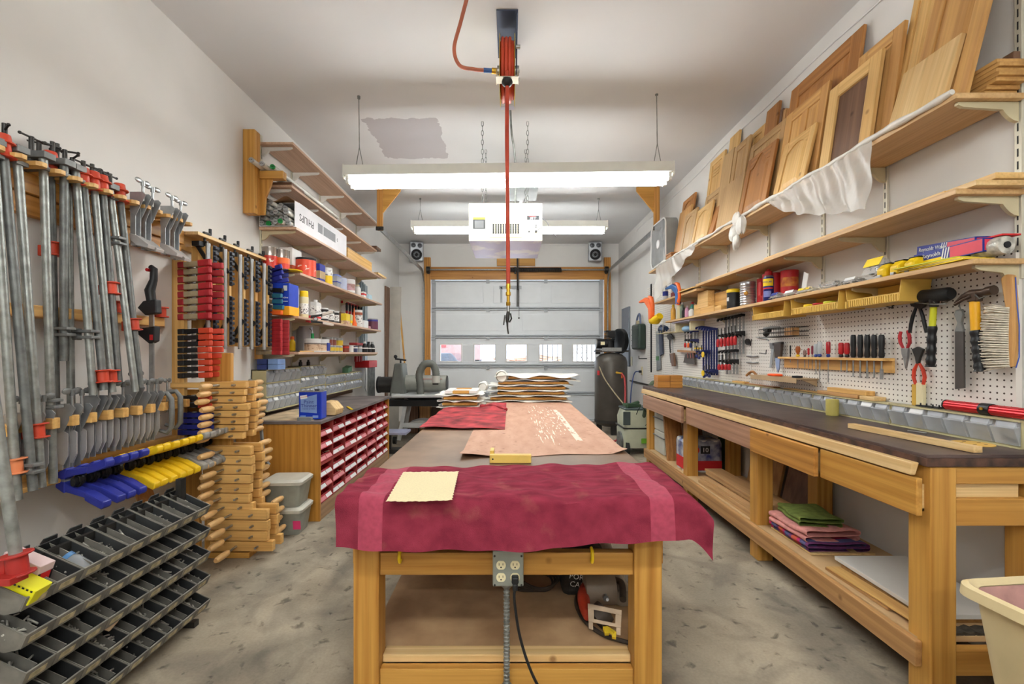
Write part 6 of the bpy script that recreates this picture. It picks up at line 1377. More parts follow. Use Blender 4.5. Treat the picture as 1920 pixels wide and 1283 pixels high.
# ---------------------------------------------------------------- assembly table
TZ, TX0, TX1, TY0, TY1 = .73, -.565, .575, 1.5, 5.05
M_hb = pm('dark_hardboard',(140,110,86),.42,var=.25,scale=3.5,col2=(108,82,62))
T = thing('assembly_table','big assembly table with golden timber legs and dark top in the middle of the workshop','table',(0,3.2,0))
part(T,'tabletop',MB().bx(TX0,TX1,TY0,TY1,TZ-.03,TZ),M_hb,.003)
for x0 in (-.553,.436):
    for y0 in (1.60,4.85): part(T,'leg',MB().bx(x0,x0+.098 if x0 > 0 else x0+.09,y0,y0+.09,0,TZ-.031),gold('Z'),.004)
part(T,'apron',MB().bx(-.463,.436,1.612,1.65,.432,.512),gold('X'),.004)
part(T,'apron',MB().bx(-.463,.436,4.87,4.91,.432,.512),gold('X'),.004)
for x in (-.575,.537): part(T,'side_apron',MB().bx(x,x+.02,1.66,4.85,.45,.60),orng('Y'),.003)
part(T,'lower_rail',MB().bx(-.463,.436,1.612,1.645,.0,.10),gold('X'),.004)
part(T,'lower_rail',MB().bx(-.463,.436,1.646,1.70,.10,.128),pale('X'),.004)
part(T,'lower_shelf',MB().bx(-.54,.53,1.70,4.84,.10,.122),pm('dusty_ply',(184,150,112),.7,var=.2,scale=4,col2=(152,116,82)),.002)
for k in range(5): solo('wood_lath', MB().bx(-.66,-.578,1.72+.01*k,2.3,.52+.021*k,.54+.021*k), maple('Y'), 'light lath %s from the bottom of the bundle at the left table side' % ORD[k+1], 'slat', .003, 'slats at the left side of the table')
part(T,'slat_cleat',MB().bx(-.66,-.576,2.0,2.04,.50,.519),oak('X'))
# outlet box, conduit, plug and cord
T = thing('outlet_box','grey steel box with four cream sockets on the front apron of the table','outlet box',(-.008,1.59,.46)); xo,zo,yo = -.008,.476,1.56
part(T,'box',MB().bx(xo-.053,xo+.053,yo,1.611,zo-.058,zo+.065),pm('zinc_box',(160,164,156),.4,.6,var=.1),.004)
for sx in (-1,1):
    for sz in (-1,1):
        cx_,cz_ = xo+sx*.024,zo+sz*.021-.004
        o = part(T,'socket',MB().prism([(cx_+.0165*math.cos(a),cz_+max(-.0145,min(.0145,.0165*math.sin(a)))) for a in [2*PI*i/24 for i in range(24)]],yo-.003,yo+.001,'Y'),M_cream)
        part(o,'slot',MB().bx(cx_-.0075,cx_-.0055,yo-.0036,yo-.0028,cz_-.001,cz_+.007).bx(cx_+.0055,cx_+.0075,yo-.0036,yo-.0028,cz_,cz_+.007).cyl((cx_,yo-.0036,cz_-.007),(cx_,yo-.0028,cz_-.007),.0026,n=10),M_ink)
for sx in (-1,1):
    for sz in (-1,1): part(T,'screw',MB().cyl((xo+sx*.046,yo-.003,zo+sz*.05-.002),(xo+sx*.046,yo,zo+sz*.05-.002),.0035,n=10),M_dsteel)
b = MB(); b.tube([(xo-.005,1.585,.418-.0022*i) for i in range(170)],[.0115 if i%6 < 3 else .0088 for i in range(170)],10); part(T,'conduit',b,M_galv); part(T,'conduit_nut',MB().cyl((xo-.005,1.585,.42),(xo-.005,1.585,.405),.017,n=6).cyl((xo-.005,1.585,.065),(xo-.005,1.585,.045),.019,n=6),M_steel)
T = thing('power_cord','black power cord plugged into the lower right socket and trailing down to the floor','cord',(xo+.03,1.55,.0))
px_,pz_ = xo+.024,zo-.025
part(T,'plug',MB().bx(px_-.012,px_+.012,yo-.028,yo-.003,pz_-.012,pz_+.012).bx(px_-.009,px_+.009,yo-.03,yo-.008,pz_-.035,pz_-.01),M_black,.005)
def bez(P, n=24):
    out = []
    for i in range(len(P)-1):
        p0,p1,p2,p3 = V(P[max(i-1,0)]),V(P[i]),V(P[i+1]),V(P[min(i+2,len(P)-1)])
        for k in range(n):
            t = k/n; out.append(.5*((2*p1)+(-p0+p2)*t+(2*p0-5*p1+4*p2-p3)*t*t+(-p0+3*p1-3*p2+p3)*t*t*t))
    return out+[V(P[-1])]
part(T,'cable',MB().tube(bez([(px_,yo-.018,pz_-.03),(px_-.002,1.535,.38),(px_+.02,1.53,.25),(px_+.07,1.52,.12),(px_+.15,1.50,.02),(px_+.25,1.45,.008),(px_+.4,1.35,.006)],10),.0048,8),M_black)
for k,x in enumerate((-.387,.286)):
    b = MB(); b.tube(bez([(x,1.61,.53),(x,1.59,.525),(x,1.583,.505),(x,1.592,.488),(x,1.603,.492)],6),.006,8); solo('hook', b, M_yellow, ['left','right'][k]+' yellow coated hook screwed to the front apron of the table', 'hook')
# crimson towel over the near edge
M_tow = bpy.data.materials.new('crimson_terry'); M_tow.use_nodes = True; N,K = nodes(M_tow); p = N['Principled BSDF']; p.inputs['Roughness'].default_value = .95; p.inputs['Specular IOR Level'].default_value = .1
tc = N.new('ShaderNodeTexCoord')
def nz_(s,d=4,sc=None):
    n = N.new('ShaderNodeTexNoise'); n.inputs['Scale'].default_value = s; n.inputs['Detail'].default_value = d
    if sc: mp = N.new('ShaderNodeMapping'); mp.inputs['Scale'].default_value = sc; K.new(tc.outputs['Object'],mp.inputs['Vector']); K.new(mp.outputs['Vector'],n.inputs['Vector'])
    else: K.new(tc.outputs['Object'],n.inputs['Vector'])
    return n.outputs['Fac']
def rmp(f,a,ca,b_,cb):
    r = N.new('ShaderNodeValToRGB'); e = r.color_ramp.elements; e[0].position,e[0].color,e[1].position,e[1].color = a,ca,b_,cb; K.new(f,r.inputs['Fac']); return r.outputs['Color']
base = rmp(nz_(14,6,(1,3,1)),.3,lin((120,38,55)),.7,lin((152,56,75)))
dust = rmp(nz_(9,7,(1,1,1)),.58,(0,0,0,1),.85,(.42,.42,.42,1))
x = N.new('ShaderNodeMix'); x.data_type = 'RGBA'; K.new(dust,x.inputs[0]); K.new(base,x.inputs[6]); x.inputs[7].default_value = lin((190,140,112)); K.new(x.outputs[2],p.inputs['Base Color'])
bp_ = N.new('ShaderNodeBump'); bp_.inputs['Strength'].default_value = .55; bp_.inputs['Distance'].default_value = .004; K.new(nz_(330,2),bp_.inputs['Height']); K.new(bp_.outputs['Normal'],p.inputs['Normal'])
M_band = pm('crimson_band',(168,64,86),.85,var=.1,scale=60)
def towf(u,v):
    x = -.575+1.235*u; back = 1.885+.10*u; fl = back-TY0; hang = .150+.008*math.sin(u*5)-.022*min(1,max(0,(u-.55)/.35)); tot = fl+hang; rad = .022
    s_ = v*tot; sm = lambda t: t*t*(3-2*t); k = sm(min(1,max(0,(u-.93)/.07)))        # the right margin runs out past the table and sags
    fold = TY0-.006
    if s_ < fl-rad: y, z = back-s_, TZ+.010
    elif s_ < fl-rad+rad*PI/2: a = (s_-(fl-rad))/rad; y, z = fold+rad-rad*math.sin(a), TZ+.010-rad+rad*math.cos(a)
    else: d = s_-(fl-rad+rad*PI/2); y, z = fold-.04*d-(.010*math.sin(x*15+1)+.006*math.sin(x*37))*min(1,d*12), TZ+.010-rad-d
    if z > TZ: z += .005*math.sin(x*17+y*9)*math.sin(y*13+x*5)+.003*math.sin(x*41+y*23)+.0035*math.sin(x*9-y*60)*math.sin(x*5+1)
    if x > TX1+.012:
        e = x-(TX1+.012); q_ = e/.075
        z = z*(1-.0*q_) - .05*q_*q_*(1-v*.2) - .03*v*q_
        y -= .02*q_*v
    return (x,y,z)
b = MB(); b.sheet(110,64,towf,.004,lambda u,v: 1 if (.065 < u < .125 or .835 < u < .90) else 0)
solo('bath_towel', b, [M_tow,M_band], 'crimson bath towel with paler woven bands draped over the near edge of the assembly table', 'towel')
# sheet of sandpaper on the towel
cs = [aZ(756,890,TZ+.016),aZ(860,889,TZ+.016),aZ(848,943,TZ+.016),aZ(724,946,TZ+.016)]; rs = random.Random(9)
def spf(u,v):
    a = V(cs[0]).lerp(V(cs[1]),u); c = V(cs[3]).lerp(V(cs[2]),u); q_ = a.lerp(c,v); e = .0022*(math.sin(u*60)+math.sin(v*75+u*20))
    return (q_.x+(e if u in (0,1) else 0), q_.y+(e if v in (0,1) else 0), TZ+.025+.003*math.sin(u*3)*math.sin(v*4))
solo('sandpaper_sheet', MB().sheet(30,26,spf,.0008), pm('sandpaper',(238,222,178),.8,var=.05,scale=200,bump=.3,bscale=900), 'pale yellow sheet of sandpaper lying on the left part of the crimson towel', 'sandpaper')
# kraft paper with white paint marks
M_kraft = bpy.data.materials.new('kraft_paper'); M_kraft.use_nodes = True; N,K = nodes(M_kraft); p = N['Principled BSDF']; p.inputs['Roughness'].default_value = .75; tc = N.new('ShaderNodeTexCoord')
base = rmp(nz_(5,7,(3,1,1)),.3,lin((184,138,114)),.7,lin((200,156,132)))
spk = rmp(nz_(26,3,(1,2,1)),.30,lin((150,100,76)),.37,(1,1,1,1))
xm = N.new('ShaderNodeMix'); xm.data_type = 'RGBA'; xm.blend_type = 'MULTIPLY'; xm.inputs[0].default_value = .7; K.new(base,xm.inputs[6]); K.new(spk,xm.inputs[7])
sp = N.new('ShaderNodeSeparateXYZ'); K.new(tc.outputs['Object'],sp.inputs[0])   # object origin sits at the middle of the sheet
def mth(op,a,b_,c=None):
    q_ = N.new('ShaderNodeMath'); q_.operation = op
    for i,v_ in enumerate((a,b_)):
        if isinstance(v_,(int,float)): q_.inputs[i].default_value = v_
        else: K.new(v_,q_.inputs[i])
    if c is not None: q_.inputs[2].default_value = c
    return q_.outputs[0]
KX,KY = .168,3.28
def boxm(x0,x1,y0,y1): return mth('MULTIPLY',mth('COMPARE',sp.outputs['X'],(x0+x1)/2-KX,(x1-x0)/2),mth('COMPARE',sp.outputs['Y'],(y0+y1)/2-KY,(y1-y0)/2))
n1 = mth('GREATER_THAN',nz_(16,5,(5,.35,1)),.585); n2 = mth('GREATER_THAN',nz_(30,5,(1.2,.4,1)),.42); n3 = mth('GREATER_THAN',nz_(22,6,(3,.5,1)),.60)
mk = mth('MAXIMUM',mth('MAXIMUM',mth('MULTIPLY',boxm(.15,.27,2.42,4.2),n1),mth('MULTIPLY',boxm(.365,.402,2.52,3.9),n2)),mth('MULTIPLY',boxm(.26,.37,2.7,4.1),n3))
x = N.new('ShaderNodeMix'); x.data_type = 'RGBA'; K.new(mth('MULTIPLY',mk,.85),x.inputs[0]); K.new(xm.outputs[2],x.inputs[6]); x.inputs[7].default_value = lin((238,226,212)); K.new(x.outputs[2],p.inputs['Base Color'])
def krf(u,v):
    xl = -.235; xr = .573; y0 = 2.10+.12*u+.012*math.sin(u*13)*(1-v); y = y0+(4.46-y0)*v; x_ = xl+(xr-xl)*u; z = TZ+.0035+.0015*math.sin(x_*14+y*5)*math.sin(y*7)
    cl = max(0,1-u*5)*max(0,1-v*14); z += .022*cl**.8
    if u > .9: z += .018*max(0,(u-.9)*10)*max(0,1-v*18)
    return (x_,y,z)
b = MB(); b.sheet(70,80,krf,.0008); o = solo('kraft_paper', b, M_kraft, 'large sheet of pinkish brown kraft paper with white paint marks on the table', 'paper', L=(0,0,0))
for v_ in o.data.vertices: v_.co.x -= KX; v_.co.y -= KY; v_.co.z -= TZ
o.location = (KX,KY,TZ)
# red shop rag
M_rag = pm('red_rag',(178,62,68),.9,var=.4,scale=9,bump=.4,bscale=250,col2=(108,36,44))
def rgf(u,v):
    x = -.58+.545*u; y = 2.90-.03*u+(1.05+.12*u)*v; z = TZ+.016+.004*math.sin(x*20+y*6)+.004*math.sin(y*17+x*8)
    if v > .82 and u > .55: e = (v-.82)/.18*(min(1,(u-.55)*4)); z += .045*e; y -= .05*e
    return (x,y,z)
solo('shop_rag', MB().sheet(50,60,rgf,.003), M_rag, 'stained red rag lying flat before the small stack of cabinet doors on the table', 'cloth')
b = MB(); b.tube(bez([(-.26,3.93,TZ+.03),(-.17,3.90,TZ+.04),(-.08,3.84,TZ+.03),(-.035,3.76,TZ+.022)],8),[.012+.004*math.sin(i*.9) for i in range(25)],10); solo('rolled_rag', b, M_rag, 'rolled corner of red cloth lying on the far end of the red rag', 'cloth')
# jig
c0 = aZ(918,869,TZ+.001); T = thing('wood_jig','small pale wooden jig with an upright end standing before the kraft paper','jig',(c0[0]+.09,c0[1],TZ+.001))
part(T,'bar',MB().bx(c0[0],c0[0]+.185,c0[1],c0[1]+.03,TZ+.001,TZ+.038),pm('jig_maple',(232,194,100),.5),.003); part(T,'upright',MB().bx(c0[0],c0[0]+.018,c0[1]+.031,c0[1]+.10,TZ+.004,TZ+.05),pm('jig_maple',(232,194,100),.5),.002)
part(T,'hole',MB().cyl((c0[0]+.014,c0[1]-.0006,TZ+.019),(c0[0]+.014,c0[1]+.004,TZ+.019),.004,n=10),M_ink)
# stacks of wrapped cabinet doors
M_foam = pm('packing_foam',(238,236,228),.6,var=.03,bump=.2,bscale=40); M_foam2 = pm('packing_foam_film',(226,222,210),.5,alpha=.75,var=.05)
def foam(lb,x0,x1,y0,y1,z,amp,sd,curl=0,grp='foam sheets between the stacked doors'):
    def f(u,v):
        x = x0+(x1-x0)*u; y = y0+(y1-y0)*v; e = 1-max(0,1-min(u,1-u,v,1-v)*7); dr = amp*(1-e)
        return (x+.01*math.sin(v*9+sd),y+.008*math.sin(u*11+sd),z+.003-dr*(.5+.5*math.sin(u*14+sd))+.002*math.sin(u*23+v*17+sd)+curl*max(0,.12-u)*max(0,1-v*1.2))
    solo('foam_sheet', MB().sheet(40,20,f,.004), M_foam, lb, 'packing foam', group=grp)
def stacked_door(lb,x0,x1,y0,y1,z,t,fw,m,top=None,grp=None):
    T = thing('cabinet_door',lb,'cabinet door',((x0+x1)/2,(y0+y1)/2,z),group=grp)
    for a,b_ in ((x0,x0+fw),(x1-fw,x1)): part(T,'stile',MB().bx(a,b_,y0,y1,z,z+t),top or m,.002)
    for a,b_ in ((y0,y0+fw),(y1-fw,y1)): part(T,'rail',MB().bx(x0+fw,x1-fw,a,b_,z,z+t),m,.002)
    part(T,'panel',MB().bx(x0+fw,x1-fw,y0+fw,y1-fw,z+.004,z+t-.007),top or m)
    return T
z = TZ+.006
gd = 'doors in the large stack'
dl = ['lowest golden door in the large foam wrapped stack','second golden door from the bottom of the large foam wrapped stack','third golden door from the bottom of the large foam wrapped stack','fourth golden door from the bottom of the large foam wrapped stack','topmost door of the large stack, almost hidden inside its foam']
fl = ['lowest foam sheet of the large door stack','second foam sheet from the bottom of the large door stack','third foam sheet from the bottom of the large door stack','fourth foam sheet from the bottom of the large door stack','thick top foam sheet sticking out to the right on the large door stack']
for k in range(5):
    xs = [(-.20,.56),(-.13,.54),(-.13,.55),(-.12,.58),(-.02,.60)][k]; zb_ = z+.052*k
    foam(fl[k],xs[0]-.09,xs[1]+.05 if k < 4 else .69,4.51,4.97,zb_+.010,.016,k*1.7)
    stacked_door(dl[k],xs[0],xs[1],4.54,4.94,zb_+.017,.022,.06,gold('X'),None,gd)
foam('uppermost foam sheet folded over the topmost door of the large stack',-.15,.69,4.50,4.97,z+.262,.03,3.1)
for k,(px,py,r) in enumerate(((933,698,.05),(898,717,.038))):
    p = aY(px,py+8,4.6); b = MB(); b.tube([(p[0]+.04+(.02*math.sin(i)),4.52+.05*i,p[2]) for i in range(6)],[r,r*1.05,r,r*1.02,r,r],14); b.sheet(16,4,lambda u,v,p=p,r=r:(p[0]+.04+(r*1.1)*math.cos(u*5),4.515+.3*v,p[2]+(r*1.1)*math.sin(u*5)),.002)
    solo('foam_roll', b, M_foam, ['larger curl of white foam at the top left of the large door stack','smaller curl of white foam at the left side of the large door stack'][k], 'packing foam')
xa,xb_ = -.60,-.285
for k in range(3):
    zb_ = TZ+.013+.052*k; foam(['lowest foam sheet of the small door stack','middle foam sheet of the small door stack','upper foam sheet of the small door stack'][k],xa-.05,xb_+.045,3.98,4.40,zb_+.006,.012,k*2.3)
    stacked_door(['lowest golden door of the small stack behind the red rag','middle golden door of the small stack behind the red rag','topmost door of the small stack with white painted stiles'][k],xa+.01*k,xb_-.01,4.01,4.38,zb_+.014,.024,.07,gold('X'),pm('white_lacquer',(236,234,230),.35) if k == 2 else None,'doors in the small stack')
# tools on the lower shelf of the table
SZ = .1225
T = thing('plunge_saw','dusty circular saw with a red handle lying on the shelf under the table','circular saw',(.37,2.0,SZ))
M_saw = pm('dusty_saw_metal',(176,152,126),.5,.3,var=.15); M_sdk = pm('dusty_black',(70,58,48),.7,var=.3)
def q2(px,py,z): return V(aZ(px,py,z))
A,B_,C_,D_ = q2(1102,1132,SZ+.10),q2(1166,1145,SZ+.10),q2(1164,1190,SZ+.04),q2(1104,1178,SZ+.04)
def plate(P,th,holes=None):
    b = MB(); P = [V(p_) for p_ in P]; n_ = (P[1]-P[0]).cross(P[2]-P[0]).normalized()*th
    k = len(P); b.poly(P+[p_-n_ for p_ in P],[tuple(range(k)),tuple(range(k,2*k))[::-1]]+[(i,(i+1)%k,k+(i+1)%k,k+i) for i in range(k)]); return b
def bil(u,v): return A.lerp(B_,u).lerp(D_.lerp(C_,u),v)
# base plate with a window: built from four strips around the opening
for n_,(u0,u1,v0,v1) in enumerate(((0,1,0,.22),(0,.18,.22,.75),(.82,1,.22,.75),(0,1,.60,.75),(0,.14,.75,1.05),(.86,1,.75,1.05))):
    part(T,'base_plate',plate([bil(u0,v0),bil(u1,v0),bil(u1,v1),bil(u0,v1)],.004),M_saw,.001)
b = MB(); c = q2(1135,1128,SZ+.07); b.cyl(c+V(-.07,.10,.0),c+V(.06,.10,0),.062,n=20); part(T,'motor',b,pm('grey_saw_body',(140,124,108),.5),.002)
b = MB(); c1 = q2(1096,1112,SZ+.05); b.tube(bez([q2(1100,1095,SZ+.06),q2(1094,1112,SZ+.06),q2(1096,1136,SZ+.06),q2(1102,1158,SZ+.05)],6),[.016+.010*math.sin(PI*min(1,i/18)) for i in range(19)],10); part(T,'red_handle',b,pm('dusty_red',(192,62,38),.55,var=.25))
b = MB(); b.tube(bez([q2(1112,1105,SZ+.09),q2(1120,1090,SZ+.10),q2(1145,1088,SZ+.10),q2(1165,1094,SZ+.10),q2(1168,1125,SZ+.08)],6),.014,10); part(T,'rear_handle',b,M_sdk)
b = MB(); b.beam(q2(1134,1177,SZ+.05),q2(1138,1190,SZ+.04),.016,.012); b.beam(q2(1136,1178,SZ+.055),q2(1152,1188,SZ+.05),.014,.012); b.beam(q2(1152,1186,SZ+.05),q2(1151,1197,SZ+.04),.014,.012); part(T,'yellow_lever',b,pm('dusty_yellow',(206,176,40),.5))
b = MB(); c = q2(1130,1168,SZ+.05); b.cyl(c+V(-.02,.03,-.01),c+V(.02,.05,.02),.045,n=18); part(T,'blade_guard',b,M_sdk)
b = MB(); c = q2(1136,1122,SZ+.105); b.cyl(c,c+V(.0,-.03,.01),.006,n=8); b.cyl(c+V(0,.012,0),c+V(0,-.004,0),.012,n=10); part(T,'depth_screw',b,M_steel)
b = MB(); b.tube(bez([q2(1096,1100,SZ+.02),q2(1082,1118,SZ+.012),q2(1082,1140,SZ+.01),q2(1098,1166,SZ+.01),q2(1130,1190,SZ+.01),q2(1170,1203,SZ+.01),q2(1200,1210,SZ+.01)],8),.008,8); solo('saw_cable', b, M_sdk, 'thick black cord curving around the circular saw under the table', 'cord')
T = thing('tool_bag','black tool bag with white lettering standing on the shelf under the table','bag',(.33,2.1,SZ)); Yb = 2.04
b = MB(); b.prism([(.23,SZ),(.44,SZ),(.43,SZ+.2),(.38,SZ+.22),(.28,SZ+.22),(.24,SZ+.19)],Yb,Yb+.14,'Y'); part(T,'body',b,pm('black_canvas',(46,42,38),.9,bump=.3),.03)
text(T,'PORTER',.034,(.325,Yb-.001,SZ+.088),(PI/2,.16,0),M_inkw,ext=.0004); text(T,'CABLE',.034,(.315,Yb-.001,SZ+.055),(PI/2,.16,0),M_inkw,ext=.0004)
b = MB()
for k in range(4): b.tube([(.105+.095*math.cos(a)+.01*k,2.16+.09*math.sin(a)-.01*k,SZ+.01+.012*k+.006*math.sin(a*3+k)) for a in [2*PI*i/24 for i in range(24)]],.006,6,closed=True)
solo('cord_coil', b, M_sdk, 'coil of black cord lying left of the black tool bag under the table', 'cord')
T = thing('sander','grey dusty power tool with a black strap behind the right table leg','power tool',(.49,2.15,SZ)); b = MB(); b.tube(bez([(.485,1.95,SZ+.045),(.49,2.1,SZ+.07),(.49,2.35,SZ+.10)],6),[.04+.012*math.sin(i) for i in range(13)],12); part(T,'body',b,pm('dusty_grey_tool',(150,138,122),.6,var=.2))
b = MB(); b.tube(bez([(.43,2.40,SZ+.22),(.45,2.36,SZ+.20),(.455,2.34,SZ+.17),(.47,2.33,SZ+.14)],5),.010,6); b.bx(.415,.45,2.39,2.42,SZ+.2,SZ+.25); part(T,'strap',b,M_ink)
# ---------------------------------------------------------------- things hung from the ceiling
T = thing('air_filter','cream box shaped air filter hung on chains from the ceiling','air filter',(-.04,4.1,2.14))
ax0,ax1,ay0,ay1,az0,az1 = -.345,.265,3.77,4.45,2.145,2.463; M_crm = pm('filter_enamel',(214,208,190),.4,var=.02)
part(T,'housing',MB().bx(ax0,ax1,ay0,ay1,az0+.002,az1),M_crm,.006)
M_film2 = pm('daylight_tinted_film',(206,206,244),.25,var=.10,scale=3,spec=.6,col2=(244,246,255),lo=.42,hi=.5); part(T,'reflection_tinted_film',MB().bx(ax0+.004,ax1-.004,ay0+.006,ay1-.006,az0-.0005,az0+.002),M_film2)  # bluish daylight and reflection put into the colour of the underside film
sx_ = 138/.61; P = lambda px,py: (ax0+(px-879)/sx_, az1-(py-381)*.318/72)
def pr(x0,x1,y0,y1,nm,m,d=.0012,b_=0):
    a = P(x0,y0); c = P(x1,y1); return part(T,nm,MB().bx(a[0],c[0],ay0-d,ay0-.0001,c[1],a[1]),m,b_)
pr(918,979,418,446,'grille_frame',pm('grille_cream',(238,224,170),.45),.004,.001)
b = MB(); a = P(923,420); c = P(974,439)
for i in range(11):
    for j in range(6):
        x = a[0]+(c[0]-a[0])*(i+.5)/11; z = a[1]+(c[1]-a[1])*(j+.5)/6; b.prism([(x-.0095,z-.004),(x+.0045,z-.0085),(x+.0095,z+.004),(x-.0045,z+.0085)],ay0-.0055,ay0-.0041,'Y')
part(T,'grille_opening',b,M_ink)
pr(887,910,408,430,'warning_label',M_ink); pr(887,910,408,412,'warning_header',M_inky,.0018); pr(890,907,414,428,'warning_print',pm('dark_print',(84,84,86),.6),.0018); pr(988,1011,405,413,'name_plate',M_ink); pr(992,1004,405,406.4,'red_stripe',M_inkr,.0018)
p1 = P(999.5,409.8); text(T,'JET',.026,(p1[0],ay0-.0018,p1[1]),FRONT,M_inkw,ext=.0004,sx=1.5)
for px,py,r in ((992,435,.007),(1005,423,.005),(1005,426.5,.005)): q_ = P(px,py); part(T,'button',MB().cyl((q_[0],ay0-.004,q_[1]),(q_[0],ay0,q_[1]),r,n=10),M_ink)
q_ = P(1005,435); part(T,'plug',MB().cyl((q_[0],ay0-.02,q_[1]),(q_[0],ay0,q_[1]),.009,n=10),M_black); part(T,'cord',MB().tube(bez([(q_[0],ay0-.02,q_[1]),(q_[0]+.05,ay0-.05,q_[1]+.02),(q_[0]+.12,ay0-.03,q_[1]),(q_[0]+.17,ay0+.02,q_[1]-.04),(q_[0]+.15,ay0+.1,q_[1]+.02)],8),.003,6),M_inkg)
part(T,'cord',MB().tube(bez([(ax1,3.95,az1-.06),(ax1+.06,3.95,az1-.12),(ax1+.08,3.95,az1-.2)],8),.004,6),M_inkg)
for x in (-.235,.145):
    for y in (3.83,4.36):
        b = MB(); n_ = 18; dz = (ZC-.001-az1)/n_
        for i in range(n_):
            zc_ = az1+dz*(i+.5); b.tube([(x+(.009*math.cos(t_) if i%2 else 0),y+(0 if i%2 else .009*math.cos(t_)),zc_+dz*.62*math.sin(t_)) for t_ in [2*PI*k/10 for k in range(10)]],.0022,4,closed=True)
        part(T,'chain',b,M_galv)
b = MB(); b.box((-.12,4.2,az1+.012),(.34,.05,.022),(0,.06,0)); solo('wood_stick', b, gold('X'), 'orange stick of wood lying on top of the cream air filter', 'stick', .002)
T = thing('ceiling_box','small electrical box on the ceiling with a grey conduit drooping to the air filter','junction box',(-.02,3.58,ZC-.03)); part(T,'plate',MB().bx(-.08,.035,3.56,3.66,ZC-.012,ZC-.001),M_white,.002); part(T,'receptacle',MB().bx(-.075,-.03,3.565,3.61,ZC-.022,ZC-.012).bx(-.02,.03,3.565,3.61,ZC-.022,ZC-.012),pm('receptacle_white',(226,226,240),.4),.003)
part(T,'conduit',MB().tube(bez([(-.0,3.62,ZC-.02),(.01,3.65,2.98),(.035,3.75,2.86),(.045,3.9,2.68),(.04,4.0,2.47)],14),.0085,8),M_galv)
# hose reel
T = thing('hose_reel','ceiling mounted air hose reel with yellow discs and orange red hose','hose reel',(-.015,2.75,2.7)); RXc,RY,RZc = -.018,2.73,2.91
part(T,'base_plate',MB().bx(RXc-.062,RXc+.062,2.58,3.0,ZC-.008,ZC-.001),pm('navy_plate',(44,52,72),.4,.3),.002); part(T,'side_arm',MB().prism([(2.60,ZC-.008),(2.95,ZC-.008),(RY+.03,RZc-.03),(RY-.03,RZc-.03)],RXc+.052,RXc+.058,'X'),pm('navy_plate',(44,52,72),.4,.3),.001)
for s in (-1,1): part(T,'disc',MB().lathe([(.02,-.0015),(.185,-.0015),(.19,0),(.185,.0015),(.02,.0015)],(RXc+s*.043,RY,RZc),40,'X'),pm('reel_yellow',(214,190,40),.45))
b = MB()
for i,(rr_i) in enumerate((.10,.122,.144,.163)):
    for k in range(4-(i==3)): b.tube([(RXc-.031+.0205*k+(.01 if i%2 else 0)*.5,RY+rr_i*math.cos(a),RZc+rr_i*math.sin(a)) for a in [2*PI*j/28 for j in range(28)]],.0103,7,closed=True)
part(T,'wound_hose',b,pm('red_hose',(198,72,46),.5,var=.15)); part(T,'hub',MB().cyl((RXc-.06,RY,RZc),(RXc+.07,RY,RZc),.03,n=16),M_steel)
b = MB()
for (dy,dz) in ((-.1,.08),(-.03,.12),(.08,.05),(0,-.05)): b.cyl((RXc+.05,RY+dy,RZc+dz),(RXc+.075,RY+dy,RZc+dz),.010,n=10)
part(T,'bolt',b,M_steel); b = MB(); GY,GZ = 2.53,2.745; b.bx(RXc-.06,RXc+.06,GY-.02,GY+.05,GZ,GZ+.004); b.bx(RXc-.062,RXc-.058,GY-.02,GY+.06,GZ,GZ+.05); b.bx(RXc+.058,RXc+.062,GY-.02,GY+.06,GZ,GZ+.05); part(T,'guide_bracket',b,pm('nickel',(186,178,160),.35,.7),.001)
part(T,'stopper',MB().ball((RXc,GY,GZ-.02),.031,16,(1,1,.85)),M_black); part(T,'roller',MB().cyl((RXc-.03,GY+.03,GZ+.015),(RXc+.03,GY+.03,GZ+.015),.008,n=10),M_white)
T = thing('air_hose','orange red air hose hanging straight down from the reel with a blow gun','air hose',(RXc,GY,1.32)); zb_ = 1.60
part(T,'hose',MB().tube(bez([(RXc,GY+.02,GZ+.05),(RXc,GY,GZ-.02),(RXc-.001,GY,2.4),(RXc+.003,GY,2.0),(RXc+.006,GY,zb_)],12),.0112,10),pm('red_hose',(198,72,46),.5,var=.15)); xh = RXc+.006
part(T,'brass_fitting',MB().lathe([(.011,0),(.013,-.01),(.013,-.03),(.010,-.032),(.010,-.045),(.014,-.047),(.014,-.065),(.009,-.068),(.009,-.10),(.012,-.102),(.012,-.12),(.007,-.125),(0,-.125)],(xh,GY,zb_+.005),12),M_brass); part(T,'coupler',MB().cyl((xh,GY,zb_-.118),(xh,GY,zb_-.15),.009,n=10),M_steel)
b = MB(); z0 = zb_-.15; b.tube([(xh,GY,z0),(xh-.004,GY,z0-.035),(xh-.006,GY,z0-.06)],[.009,.012,.008],10); b.tube([(xh+.012,GY,z0-.01),(xh+.018,GY,z0-.04),(xh+.006,GY,z0-.06)],.005,6); b.tube([(xh-.006,GY,z0-.055),(xh-.004,GY,z0-.09),(xh+.001,GY,z0-.125)],[.006,.0045,.004],8); b.beam((xh-.018,GY,z0-.02),(xh-.026,GY,z0-.075),.008,.004); part(T,'blow_gun',b,M_dsteel)
T = thing('supply_hose','faded orange air hose looping along the ceiling to the blue coupling of the reel','air hose',(-.3,2.5,2.9)); ptS = [(-.175,2.12,3.10),(-.20,2.30,3.10),(-.27,2.50,3.05),(-.325,2.63,2.98),(-.30,2.69,2.92),(-.22,2.71,2.91),(-.16,2.72,2.91)]
